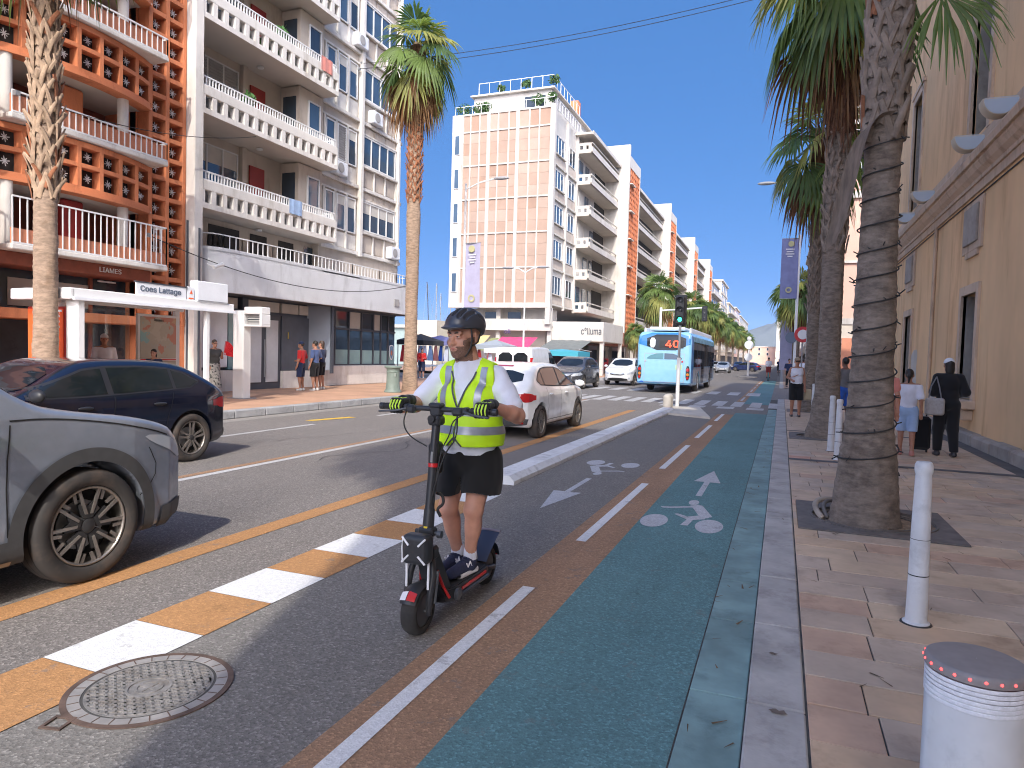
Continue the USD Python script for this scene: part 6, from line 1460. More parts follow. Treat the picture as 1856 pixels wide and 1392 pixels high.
    if top is not None:
        tp = torso[:]
        if sleeves > 0:
            for sd in (-1, 1):
                S0, e, w = armp[sd]
                tp.append(C(S0, S0 + (e - S0) * min(1, sleeves * 1.6), .056 * s * g, .052 * s * g))
                if sleeves > .65: tp.append(C(e, e + (w - e) * .95, .046 * s * g, .036 * s))
        zt = (1.455 if sleeves < .9 else 1.50) * s
        def cut(p):
            d = np.maximum(top_hem * s - p[:, 2], p[:, 2] - zt)
            d = np.maximum(d, -(np.linalg.norm((p - P(0, -.03, 1.49)) / [1, 1, 1.0], axis=1) - (.075 if sleeves < .9 else .062) * s))
            if sleeves == 0:
                for sd in (-1, 1): d = np.maximum(d, -(cone(p, P(sd * (sh + .035), .015, 1.47), P(sd * (sh + .06), .015, 1.25), .075 * s, .055 * s)))
            return d
        garment('shirt', tp, .017, cut, top)
    if bottom is not None:
        bp = [E_(J['pel'], (.165 * s * g, .115 * s * g, .13 * s)), E_(J['ab'], (.145 * s * g, .105 * s * g, .17 * s))]
        if skirt:
            bp.append(C(P(0, .0, .9), P(0, .0, hem), .13 * s * g, (.13 + skirt) * s))
        else:
            for sd in (-1, 1):
                a, k, n = legs[sd]; hz = hem * s
                if hz >= k[2]: e = a + (k - a) * (a[2] - hz + .03) / (a[2] - k[2]); bp.append(C(a, e, .092 * s * g, .082 * s * g))
                else: bp += [C(a, k, .090 * s * g, .068 * s * g), C(k, n, .068 * s * g, .056 * s)]
        garment('skirt' if skirt else 'trousers' if hem < .3 else 'shorts', bp, .014, lambda p: np.maximum(hem * s - p[:, 2], p[:, 2] - 1.05 * s), bottom)
    if shoes is not None:
        for sd in (-1, 1):
            n = legs[sd][2]; f = ufn([C(n + P(0, .02, -.05), n + P(0, -.13, -.062), .042 * s, .034 * s), C(n, n + P(0, 0, -.04), .044 * s, .044 * s)], .03)
            mb, N = solid(lambda p: np.maximum(f(p), n[2] - .088 * s - p[:, 2]), n - .25 * s, n + .2 * s, .014); t.part('shoe', mb, shoes, normals=N)
    if hair is not None:
        hc = [E_(hp(0, .022, .042), (.080 * s, .10 * s, .098 * s), HM)]
        if hairstyle == 'long': hc += [E_(hp(0, .065, -.06), (.075 * s, .05 * s, .13 * s), HM)]
        if hairstyle == 'pony': hc += [E_(hp(0, .11, .0), (.035 * s, .04 * s, .04 * s), HM), C(hp(0, .125, -.01), hp(.01, .13, -.14), .034 * s, .015 * s)]
        if hairstyle == 'bun': hc += [E_(hp(0, .10, .06), (.035 * s, .03 * s, .035 * s), HM)]
        f = ufn(hc, .03)
        def fh(p):
            q = (p - hd) @ HM / s; return np.maximum(f(p), -(ell(q, (0, -.085, -.03), (.064, .075, .092))) * s)
        mb, N = solid(fh, hd - .3 * s, hd + .25 * s, .012); t.part('hair', mb, hair, normals=N)
    if hat is not None:
        f = ufn([E_(hp(0, .012, .06), (.086 * s, .104 * s, .085 * s), HM)] + ([E_(hp(0, .0, .055), (.15 * s, .16 * s, .012 * s), HM)] if brim else [E_(hp(0, -.12, .055), (.06 * s, .07 * s, .012 * s), HM)]), .015)
        mb, N = solid(lambda p: np.maximum(f(p), -(((p - hd) @ HM)[:, 2] - .045 * s)), hd - .3 * s, hd + .3 * s, .011); t.part('cap', mb, hat, normals=N)
    t.J, t.s, t.hp = J, s, hp
    return t
CAP_W = cloth('white_cap', (.62, .63, .66))
R180 = math.pi
# the pavement on the right
q = person('woman in white tank top and black knee-length shorts facing us beside the second palm', (0.42, 21.4, PZ), .1, 1.70, TEE_W, 0, BLACK_C, .50, SKIN_T, HAIR_G, 'short', cloth('tan_cap', (.33, .25, .17)), ('bent', 'down'), SHOE_D, girth=1.08, female=True)
q.part('sunglasses', MB().cbox(q.hp(0, -.094, .008), (.12, .02, .03), .008), BLACK); q.part('shoulder_strap', MB().tube([q.hp(.12, .0, -.2), q.hp(.02, -.12, -.38), q.hp(-.1, -.14, -.44), q.hp(-.19, -.1, -.46)], .012, 6), SKIN_T)
bg = Thing('shoulder_bag', 'beige bag hanging beside the woman in the white tank top', 'bag', (0.74, 21.45, .70)); bg.part('bag', MB().box(-.11, .11, -.05, .05, -.16, .16, .04), cloth('beige_canvas', (.36, .30, .20))); bg.part('strap', MB().tube([(-.09, 0, .15), (-.1, 0, .45), (0, 0, .72)], .012, 6), cloth('beige_canvas_2', (.30, .25, .17)))
q = person('person in a black jacket and trousers with a white cap walking away along the wall', (2.72, 13.9, PZ), R180 + .1, 1.70, BLACK_C, 1.0, BLACK_C, .1, SKIN_T, HAIR, 'long', CAP_W, ('bent', 'front'), SHOE_D, girth=1.16, stride=.10, top_hem=.78)
bg = Thing('grey_handbag', 'pale grey quilted handbag hanging from the shoulder of the person in black', 'handbag', (2.50, 13.72, .92))
m, N = solid(lambda p: rbox(p, (0, 0, 0), (.15, .06, .15), .05), (-.2, -.12, -.2), (.2, .12, .2), .015); bg.part('pouch', m, mat('quilted_grey', (.34, .32, .31), .6, var=.12, scale=22, bump=.5, bscale=30, bdist=.01), normals=N)
for sx in (-1, 1): bg.part('handle', MB().tube([(.10 * sx, 0, .12), (.06 * sx, .03, .35), (.02, .06, .52)], .011, 6), GREY_C)
person('girl in white t-shirt and long light blue shorts with a black ponytail, walking away', (2.08, 13.64, PZ), R180 - .12, 1.50, TEE_W, .5, BLUE_C, .50, SKIN_T, HAIR, 'pony', None, ('swing', 'down'), mat('pink_sandal', (.42, .18, .15), .6), stride=.08, girth=1.0)
sc = Thing('black_suitcase', 'black upright bag between the girl and the person in black', 'suitcase', (2.40, 14.3, PZ)); sc.part('case', MB().box(-.16, .16, -.1, .1, .05, .66, .05), BLACK_C); sc.part('handle', MB().tube([(-.1, .08, .6), (-.1, .08, .95), (.1, .08, .95), (.1, .08, .6)], .012, 6), BLACK)
for sx in (-.12, .12): sc.part('wheel', MB().lathe([(.001, -.015), (.03, -.015), (.03, .015), (.001, .015)], n=12, M=frame((sx, .05, .03), (0, 1, 0), (0, 0, 1))), BLACK)
person('man in grey t-shirt and bright blue shorts seen past the nearest palm', (1.52, 19.4, PZ), R180 + .5, 1.72, GREY_C, .5, ROYAL_C, .5, SKIN_D, HAIR, 'short', None, ('front', 'bent'), SHOE_D)
person('person in a white sun hat and checked shirt beside the man in bright blue shorts', (1.86, 19.9, PZ), R180 - .3, 1.68, PRINT_C, .5, NAVY_C, .45, SKIN, HAIR_B, 'short', CAP_W, ('down', 'down'), SHOE_W, brim=True)
person('person in a coral dress mostly hidden behind the nearest palm trunk', (1.47, 11.9, PZ), R180, 1.66, CORAL_C, .3, CORAL_C, .55, SKIN, HAIR_B, 'long', None, ('down', 'down'), SHOE_W, skirt=.05, female=True)
person('distant person in dark clothes on the right pavement beyond the crossing', (0.45, 47, PZ), .3, 1.78, NAVY_C, .5, BLACK_C, .1, SKIN_T, HAIR, 'short', None, ('down', 'down'), SHOE_D, h=.035)
person('distant person in white top and dark trousers near the white lamp post', (1.25, 46, PZ), R180, 1.78, TEE_W, 1, BLACK_C, .1, SKIN_T, HAIR, 'short', None, ('down', 'bent'), SHOE_D, h=.035)
# the far pavement
person('man in a red t-shirt and navy shorts looking at the dark shop panel', (-15.25, 19.1, LZ), -1.35, 1.66, RED_C, .5, NAVY_C, .50, SKIN_T, HAIR, 'short', NAVY_C, ('bent', 'down'), SHOE_W, girth=1.05)
person('person in a blue t-shirt and black shorts standing right of the man in red', (-14.95, 19.45, LZ), -1.5, 1.70, cloth('denim_blue_cloth', (.06, .09, .20)), .5, BLACK_C, .50, SKIN_T, HAIR, 'short', None, ('bent', 'down'), SHOE_W, girth=1.05)
person('slim person in dark top with white socks behind the one in blue', (-15.25, 20.2, LZ), -1.4, 1.72, NAVY_C, .5, BLACK_C, .52, SKIN, HAIR_B, 'long', None, ('front', 'down'), SHOE_W)
person('woman in a dark top and printed skirt facing right at the shelter end', (-15.75, 15.75, LZ), 1.2, 1.62, mat('dark_top', (.05, .048, .045), .85, var=.2), .3, PRINT_C, .22, SKIN_T, HAIR_B, 'bun', None, ('down', 'up'), SHOE_D, skirt=.10, female=True, girth=1.06)
fan = Thing('red_fan', 'large red hand fan held by the woman in the printed skirt', 'hand fan', (-15.35, 15.72, 1.38))
a = np.linspace(-.2, 1.45, 16); c1, c2 = np.c_[.06 * np.cos(a), .06 * np.sin(a)], np.c_[.40 * np.cos(a), .40 * np.sin(a)]
mb = MB(); V = np.stack([np.c_[c1[:, 0], .01 * (np.arange(16) % 2), c1[:, 1]], np.c_[c2[:, 0], .025 * (np.arange(16) % 2), c2[:, 1]]], 1); mb.grid(V); fan.part('leaf', mb, mat('red_fan_cloth', (.5, .012, .02), .6)); fan.part('guard', MB().tube([(0, 0, 0), (.40 * math.cos(a[0]), 0, .40 * math.sin(a[0]))], .008, 5).tube([(0, 0, 0), (.40 * math.cos(a[-1]), 0, .40 * math.sin(a[-1]))], .008, 5), RED_C)
person('person in white t-shirt behind the white shelter post, facing right', (-13.9, 9.75, LZ), 1.3, 1.66, TEE_W, .5, NAVY_C, .5, SKIN_T, HAIR, 'short', None, ('down', 'front'), SHOE_W)
person('person in white t-shirt and white cap waiting in the bus shelter', (-13.9, 10.75, LZ), 1.1, 1.62, TEE_W, .5, GREY_C, .5, SKIN_T, HAIR, 'long', CAP_W, ('front', 'down'), SHOE_W)
person('person with dark hair sitting low in front of the map board, only the head showing', (-13.75, 11.9, LZ), .4, 1.32, NAVY_C, .5, BLACK_C, .2, SKIN, HAIR, 'long', None, ('down', 'down'), SHOE_D)
q = person('child in a red hooded top on the pavement before the market stalls', (-18.4, 33.2, LZ), .7, 1.62, RED_C, 1, NAVY_C, .4, SKIN, HAIR, 'long', None, ('bent', 'front'), SHOE_W, h=.028)
person('shopper in a pale top among the market stalls behind the palm', (-17.2, 36.0, LZ), 2.2, 1.66, CORAL_C, .5, BLUE_C, .2, SKIN_T, HAIR, 'long', None, ('down', 'front'), SHOE_W, h=.03, female=True)

# ---------------------------------------------------------------- the rider
RD = Thing('scooter_rider', 'man in a neon yellow vest, helmet and black shorts riding the electric scooter', 'person', (-1.87, 3.98, 0))
V3 = lambda x, y, z: np.array([x, y, z], float)
BAR = V3(0, -.385, 1.285)                       # handlebar centre, seen from the rider's base
hipL, hipR = V3(.095, .07, .93), V3(-.095, .07, .93); knL, knR = V3(.075, -.02, .62), V3(-.095, -.045, .615); anL, anR = V3(.04, .02, .31), V3(-.075, .07, .31)
shL, shR = V3(.185, .06, 1.472), V3(-.195, .06, 1.472); elL, elR = V3(.335, .03, 1.235), V3(-.375, .0, 1.27)
wrL, wrR = V3(.285, -.275, 1.315), V3(-.275, -.275, 1.315)
torsoR = [E_((0, .07, .96), (.185, .145, .14)), E_((0, .05, 1.10), (.195, .165, .16)), E_((0, .055, 1.28), (.197, .142, .19)), C((-.14, .06, 1.458), (.14, .06, 1.458), .066, .066), C((-.02, .058, 1.535), (-.16, .06, 1.475), .055, .058), C((.0, .058, 1.535), (.15, .06, 1.475), .055, .058), E_((.08, -.04, 1.33), (.08, .05, .07)), E_((-.08, -.04, 1.33), (.08, .05, .07))]
HS = 1.09; HD = V3(-.035, .0, 1.722); yaw = math.radians(-14); cy, sy = math.cos(yaw), math.sin(yaw)
HR = np.array([[cy, -sy, 0], [sy, cy, 0], [0, 0, 1.0]]) @ np.array([[1, 0, 0], [0, math.cos(.08), -math.sin(.08)], [0, math.sin(.08), math.cos(.08)]])
hq = lambda u, v, w: HD + HR @ np.array([u, -v, w])     # u: his left, v: forward, w: up
headR = [E_(hq(0, -.018, .040), (.078, .098, .098), HR), E_(hq(0, .028, -.035), (.064, .068, .088), HR), E_(hq(0, .034, -.085), (.054, .054, .036), HR), E_(hq(0, .072, -.103), (.024, .016, .016), HR), C(hq(0, .094, .010), hq(0, .116, -.026), .0085, .0135), E_(hq(.011, .103, -.032), (.009, .010, .008), HR), E_(hq(-.011, .103, -.032), (.009, .010, .008), HR), C(hq(-.04, .082, .028), hq(.04, .082, .028), .013, .013),
         E_(hq(.043, .058, -.028), (.026, .026, .028), HR), E_(hq(-.043, .058, -.028), (.026, .026, .028), HR), E_(hq(.080, -.008, -.004), (.011, .021, .032), HR), E_(hq(-.080, -.008, -.004), (.011, .021, .032), HR), E_(hq(0, .092, -.058), (.025, .010, .0065), HR), E_(hq(0, .090, -.071), (.021, .011, .0075), HR), C(V3(-.01, .055, 1.47), hq(0, -.015, -.085), .074, .066)]
def hand_prims(xc, sg, grow=0.0):
    """Four curled fingers and a thumb closed round the handlebar; sg points to the bar's middle."""
    b = BAR; pr = [C((xc, b[1] + .105, b[2] + .032), (xc, b[1] + .045, b[2] + .036), .030 + grow, .030 + grow), lambda p: rbox(p, (xc, b[1] + .02, b[2] + .036), (.041 + grow, .042, .014 + grow), .012)]
    for i in range(4):
        x = xc + sg * (-.031 + .0205 * i); L = (.85, 1.0, 1.04, .96)[i]; r = .0098 + grow
        K, A, B, D = V3(x, b[1] - .018, b[2] + .036), V3(x, b[1] - .040 * L, b[2] + .008), V3(x, b[1] - .031 * L, b[2] - .025), V3(x, b[1] + .004, b[2] - .031)
        pr += [C(K, A, r * 1.08, r), C(A, B, r, r * .95)]
        if grow == 0: pr.append(C(B, D, r * .95, r * .85))
    pr += [C((xc + sg * .036, b[1] + .045, b[2] + .022), (xc + sg * .052, b[1] + .026, b[2] - .008), .013 + grow, .0115 + grow)]
    if grow == 0: pr.append(C((xc + sg * .052, b[1] + .026, b[2] - .008), (xc + sg * .050, b[1] - .004, b[2] - .032), .0115, .0095))
    return pr
armsR = []
for S0, e, w_ in ((shL, elL, wrL), (shR, elR, wrR)):
    armsR += [C(S0, e, .056, .046), C(e, w_, .047, .029), E_(e + (w_ - e) * .25, (.046, .055, .046))]
legsR = []
for a_, k_, n_ in ((hipL, knL, anL), (hipR, knR, anR)): legsR += [C(a_, k_, .098, .058), C(k_, n_, .055, .036), E_(k_ + (n_ - k_) * .32 + V3(0, .022, 0), (.050, .052, .10)), E_(k_ + V3(0, -.012, 0), (.050, .048, .055))]
handsR = hand_prims(.285, -1) + hand_prims(-.275, 1)
HSM = np.diag([HS, HS, HS, 1.0]); HSM[:3, 3] = HD * (1 - HS)
base = ufn(torsoR + armsR + legsR, .03); fine = ufn(headR, .016); hnd = ufn(handsR, .008)
def rider_fn(p):
    d = np.full(len(p), 9.0)
    near = np.full(len(p), True)
    d = base(p); k = p[:, 2] > 1.45
    if k.any():
        ph = HD + (p[k] - HD) / HS; h_ = fine(ph) * HS
        for sd in (-1, 1): h_ = smax(h_, -ell(ph, hq(sd * .031, .102, .008), (.0165, .012, .0085)) * HS, .010)
        h_ = smax(h_, -ell(ph, hq(0, .104, -.0645), (.024, .006, .0022)) * HS, .004)
        d[k] = smin(d[k], h_, .025)
    k = (p[:, 1] < -.2) & (p[:, 2] > 1.15) & (p[:, 2] < 1.45)
    if k.any(): d[k] = smin(d[k], hnd(p[k]), .012)
    return d
mb, N = solid(rider_fn, (-.50, -.48, .25), (.46, .26, 1.90), .0068); RD.part('body', mb, SKIN, normals=N)
eb = MB(); ir = MB()
for sd in (-1, 1): eb.tm(trimesh.creation.icosphere(2, .0112), T4(*hq(sd * .031, .0820, .007))); ir.tm(trimesh.creation.icosphere(2, .0062), T4(*hq(sd * .031 - .002, .0880, .007)))
eb.move(HSM); ir.move(HSM); RD.part('eyes', eb, mat('eye_white', (.42, .38, .35), .25), True); RD.part('iris', ir, mat('iris', (.03, .018, .01), .15), True)
bw = MB()
for sd in (-1, 1): bw.tube([hq(sd * .014, .098, .026), hq(sd * .030, .097, .031), hq(sd * .046, .085, .027)], [.0045, .0058, .003], 6)
lid = MB()
for sd in (-1, 1):
    lid.tube([hq(sd * .016, .0885, .008), hq(sd * .024, .0945, .0135), hq(sd * .032, .0945, .0145), hq(sd * .040, .0895, .012), hq(sd * .046, .081, .006)], [.003, .0052, .0056, .005, .003], 8); lid.tube([hq(sd * .016, .0885, .004), hq(sd * .026, .0930, .000), hq(sd * .036, .0905, -.0005), hq(sd * .045, .082, .004)], [.002, .0042, .0042, .002], 8)
RD.part('eyelids', lid.move(HSM), SKIN, True)
RD.part('eyebrows', bw.move(HSM), HAIR_B, True)
LIP = mat('lips', (.34, .12, .10), .45); lp_ = MB().tube([hq(-.022, .092, -.062), hq(-.008, .102, -.060), hq(0, .1025, -.061), hq(.008, .102, -.060), hq(.022, .092, -.062)], [.002, .0042, .0042, .0042, .002], 6).tube([hq(-.020, .090, -.067), hq(0, .1005, -.0705), hq(.020, .090, -.067)], [.002, .0055, .002], 6); RD.part('lips', lp_.move(HSM), LIP, True)
BEARD = mat('beard', (.17, .095, .068), .85, var=.3, scale=160, bump=.6, bscale=300, bdist=.003)
def beard_fn(p):
    q = (p - HD) @ HR; u, v, w = q[:, 0], -q[:, 1], q[:, 2]
    reg = np.maximum(w - np.where(np.abs(u) > .058, .004 - .25 * np.maximum(v - .0, 0), -.050 - .35 * np.maximum(.03 - np.abs(u), -.02) * 0), -.14 - w)
    reg = np.maximum(reg, -(np.sqrt((u / .028) ** 2 + ((w + .064) / .0145) ** 2) - 1) * .012); reg = np.maximum(reg, .004 - v)
    return np.maximum(fine(p) - .0026, reg)
mb, N = solid(beard_fn, HD - .2, HD + .15, .0045); RD.part('beard', mb.move(HSM), BEARD, normals=N)
TEE_R = cloth('rider_white_tee', (.66, .68, .76)); NEON = mat('neon_vest', (.55, .88, .01), .6, var=.05, scale=4, bump=.22, bscale=9, bdist=.02, emit=(.45, .9, .0), estr=0.0); REFL = mat('reflective_tape', (.30, .32, .36), .35, metallic=.35, var=.08, scale=20); PIPE = mat('dark_piping', (.05, .055, .06), .6)
slv = [C(shL, shL + (elL - shL) * .72, .060, .062), C(shR, shR + (elR - shR) * .72, .060, .062)]
teef = ufn(torsoR + slv + [C((-.008, .05, 1.48), (-.012, .044, 1.530), .098, .084)], .03)
def tee_fn(p):
    f = meshkit.fbm(p * [11, 11, 8] + [0, 0, 3 * p[:, :1].sum() * 0], 2, 3) - .5; f = f + .6 * (meshkit.fbm(np.c_[p[:, 0] * 6 + p[:, 2] * 14, p[:, 1] * 8, p[:, 2] * 3 - p[:, 0] * 9], 2, 9) - .5)
    d = teef(p) - .011 - .022 * f; d = np.maximum(d, .975 - p[:, 2]); return np.maximum(d, -(np.linalg.norm((p - V3(-.012, .02, 1.625)) / [1, 1.0, .75], axis=1) - .092))
mb, N = solid(tee_fn, (-.46, -.3, .95), (.44, .3, 1.64), .0095); RD.part('t_shirt', mb, TEE_R, normals=N)
vestf = ufn(torsoR, .03)
def vest_fn(p):
    f = meshkit.fbm(p * [9, 9, 4], 2, 8) - .5; f = f + .5 * (meshkit.fbm(np.c_[p[:, 0] * 16, p[:, 1] * 9, p[:, 2] * 3 + p[:, 0] * 4], 2, 12) - .5)
    d = vestf(p) - .026 - .017 * f - .020 * np.clip((1.28 - p[:, 2]) / .25, 0, 1)
    d = np.maximum(d, 1.035 - p[:, 2])
    for s_, sg in ((shL, 1), (shR, -1)): d = smax(d, -cone(p, s_ + V3(sg * .075, 0, .05), s_ + V3(sg * .045, -.01, -.15), .10, .075), .01)
    vx = np.abs(p[:, 0] + .012) - np.clip((p[:, 2] - 1.285) * .36, 0, .09)
    vneck = np.maximum(vx, p[:, 1] - .05); d = np.where(p[:, 2] > 1.285, np.maximum(d, -vneck), d)
    d = np.maximum(d, -(np.linalg.norm((p - V3(-.01, .05, 1.625)) / [1, 1, .9], axis=1) - .09))
    c = np.abs(p[:, 0] + .012) - np.clip((1.075 - p[:, 2]) * 1.1, 0, .05); d = np.where((p[:, 2] < 1.075) & (p[:, 1] < 0), np.maximum(d, -c), d)
    return d
mb, N = solid(vest_fn, (-.32, -.3, .98), (.32, .3, 1.66), .008); vp = RD.part('safety_vest', mb, NEON, normals=N)
def vpat(name, pol, axis, sg, off, m, under=vp):
    mb, N = patch(pol, vest_fn, axis, sg, .5, off, .02); return RD.part(name, mb, m, normals=N, under=under)
def clean(pol):  return pol
bands = [sbox(-.215, 1.112, .215, 1.162), sbox(-.205, 1.225, .205, 1.274)]
for i, b_ in enumerate(bands):
    vpat('reflective_band', b_.difference(sbox(-.020, 1, -.004, 1.5)), 1, -1, .003, REFL)
    for sg in (1, -1): vpat('reflective_band', sbox(-.07, b_.bounds[1], .20, b_.bounds[3]), 0, sg, .003, REFL)
for sg in (-1, 1): vpat('shoulder_band', Polygon([(sg * .118 - .022, 1.272), (sg * .118 + .022, 1.272), (sg * .125 + .022, 1.535), (sg * .125 - .022, 1.535)]), 1, -1, .0035, REFL)
vpat('zip', sbox(-.017, 1.075, -.007, 1.285), 1, -1, .004, PIPE)
for sg in (-1, 1): vpat('neck_piping', LineString([(-.012 + sg * .006, 1.285), (-.012 + sg * .085, 1.50)]).buffer(.006), 1, -1, .005, PIPE); vpat('hem_piping', LineString([(-.012 + sg * .004, 1.09), (-.012 + sg * .05, 1.04)]).buffer(.005), 1, -1, .005, PIPE)
SHORTS = cloth('black_shorts', (.011, .011, .012))
sf = ufn([E_((0, .07, .96), (.178, .14, .13)), C(hipL, hipL + (knL - hipL) * .62, .108, .108), C(hipR, hipR + (knR - hipR) * .62, .108, .104), E_((.16, .06, .80), (.06, .07, .14))], .035)
def shorts_fn(p):
    f = meshkit.fbm(p * [13, 10, 4], 2, 5) - .5; gap = np.abs(p[:, 0] + .008) - np.clip((.835 - p[:, 2]) * .16, -.01, .03); return np.maximum(np.maximum(np.maximum(sf(p) - .012 - .026 * f, -gap), (.725 + .02 * np.sin(p[:, 0] * 17)) - p[:, 2]), p[:, 2] - 1.05)
mb, N = solid(shorts_fn, (-.32, -.2, .66), (.32, .32, 1.1), .009); RD.part('shorts', mb, SHORTS, normals=N)
NAVY_SHOE = mat('navy_mesh_shoe', (.018, .024, .06), .7, var=.2, scale=60, bump=.3, bscale=150); SOLE = mat('white_sole', (.62, .60, .62), .6, var=.06)
for an, toe in ((anL, V3(.005, -.20, .235)), (anR, V3(-.085, -.155, .235))):
    heel = an + V3(0, .035, -.07); dv = toe - heel; dv[2] = 0; dv /= np.linalg.norm(dv)
    up = ufn([C(heel, toe, .036, .034), C(an + V3(0, .01, -.01), heel + dv * .05, .045, .043), C(heel + dv * .07 + V3(0, 0, .028), toe - dv * .03 + V3(0, 0, .008), .036, .030)], .025)
    mb, N = solid(lambda p: np.maximum(np.maximum(up(p), .218 - p[:, 2]), p[:, 2] - an[2] - .022), heel - .16 - V3(0, .16, 0), heel + V3(.16, .12, .2), .0065); sp_ = RD.part('shoe', mb, NAVY_SHOE, normals=N)
    so = lambda p: np.maximum(smax(np.minimum(cone(p, heel * [1, 1, 0] + V3(0, 0, .212), toe * [1, 1, 0] + V3(0, 0, .212), .042, .042), 9), np.abs(p[:, 2] - .214) - .015, .006), -9)
    mb, N = solid(so, heel - .2, heel + .2 - V3(0, 0, .1), .006); RD.part('sole', mb, SOLE, normals=N, under=sp_)
    lc = MB(); sd_ = np.cross(dv, [0, 0, 1.0])
    for q in range(5): c0 = heel + dv * (.095 + .018 * q) + V3(0, 0, .064 - .008 * q); lc.tube([c0 - sd_ * .02, c0 + V3(0, 0, .006), c0 + sd_ * .02], .0035, 5)
    RD.part('laces', lc, mat('navy_lace', (.03, .035, .07), .8), under=sp_)
    for sg in (-1, 1):
        mk = MB(); c0 = heel + dv * .10 + sd_ * sg * .0405 + V3(0, 0, .028); mk.tube([c0 - dv * .03 + V3(0, 0, -.012), c0 - dv * .012 + V3(0, 0, .02), c0 + dv * .012 + V3(0, 0, -.010), c0 + dv * .03 + V3(0, 0, .018)], .005, 6); RD.part('side_mark', mk, SOLE, under=sp_)
    RD.part('sock', MB().tube([an + V3(0, .003, -.02), an + V3(0, .0, .045)], [.047, .042], 14), TEE_W, True)
# gloves
GLOVE = cloth('black_glove', (.014, .015, .016)); NEON_S = mat('neon_stripe', (.5, .75, .06), .6)
for xc, sg, e_ in ((.285, -1, elL), (-.275, 1, elR)):
    gp = ufn(hand_prims(xc, sg, .004) + [C((xc, BAR[1] + .11, BAR[2] + .032), (xc, BAR[1] + .145, BAR[2] + .03), .037, .036)], .008)
    mb, N = solid(gp, (xc - .09, BAR[1] - .08, BAR[2] - .07), (xc + .09, BAR[1] + .19, BAR[2] + .1), .0042); g_ = RD.part('glove', mb, GLOVE, normals=N)
    for i in range(4):
        x = xc + sg * (-.031 + .0205 * i); L = (.85, 1.0, 1.04, .96)[i]
        RD.part('finger_stripe', MB().tube([(x, BAR[1] + .035, BAR[2] + .0545), (x, BAR[1] - .012, BAR[2] + .050), (x, BAR[1] - .028 - .010 * L, BAR[2] + .036), (x, BAR[1] - .015 - .040 * L, BAR[2] + .008), (x, BAR[1] - .012 - .031 * L, BAR[2] - .018)], [.004, .0052, .0055, .0055, .004], 8), NEON_S, True, under=g_)
# helmet with vents, straps
HELM = mat('helmet_shell', (.028, .032, .042), .38, coat=.25, var=.1); LINER = mat('helmet_liner', (.006, .006, .007), .9)
def helmet_core(p, gr=0.0):
    q = (p - HD) @ HR; q = np.c_[q[:, 0], -q[:, 1], q[:, 2]]
    return ell(q, (0, -.018, .066), (.108 + gr, .140 + gr, .108 + gr)), q
def helmet_fn(p):
    d, q = helmet_core(p); u, v, w = q[:, 0], q[:, 1], q[:, 2]
    d = smax(d, (.052 + .10 * np.clip(v - .03, -.2, .1) * .5 + np.where(v < -.02, .55 * (v + .02), 0) * .9) - w, .008)
    for uc, wd, v0, v1 in ((0, .0125, .02, .085), (.038, .0125, .01, .085), (-.038, .0125, .01, .085), (.072, .011, -.02, .065), (-.072, .011, -.02, .065), (.0, .011, -.09, -.03), (.045, .012, -.10, -.03), (-.045, .012, -.10, -.03), (.09, .010, -.085, -.035), (-.09, .010, -.085, -.035)):
        t_ = np.clip(v, v0, v1); cw = .066 + .108 * np.sqrt(np.maximum(0, 1 - (uc / .108) ** 2 - ((t_ + .018) / .14) ** 2))
        vent = np.sqrt((u - uc * (1 - .0)) ** 2 + (v - t_) ** 2 + ((w - cw) * .55) ** 2) - wd; d = smax(d, -vent, .006)
    groove = np.abs(ell(np.c_[u, v, w], (0, -.018, .030), (.112, .146, .09)))
    peak = smax(ell(q, (0, .105, .060), (.075, .042, .012)), -9 * np.ones(len(p)), .001)
    return smin(d, peak, .02)
mb, N = solid(helmet_fn, HD - .25, HD + .25, .0052); hp_ = RD.part('helmet', mb.move(HSM), HELM, normals=N)
def liner_fn(p):
    d, q = helmet_core(p, -.017); return np.maximum(d, .05 + np.where(q[:, 1] < -.02, .5 * (q[:, 1] + .02), 0) - q[:, 2])
mb, N = solid(liner_fn, HD - .22, HD + .22, .009); RD.part('liner', mb.move(HSM), LINER, normals=N, under=hp_)
for sd in (-1, 1):
    RD.part('strap', MB().tube([hq(sd * .086, .035, .055), hq(sd * .086, .028, -.01), hq(sd * .074, .03, -.06), hq(sd * .05, .045, -.105), hq(0, .052, -.128)], .0055, 6).move(HSM), BLACK, True, under=hp_)
    RD.part('strap', MB().tube([hq(sd * .088, -.06, .04), hq(sd * .088, -.02, -.03), hq(sd * .076, .028, -.055)], .005, 6).move(HSM), BLACK, True, under=hp_)

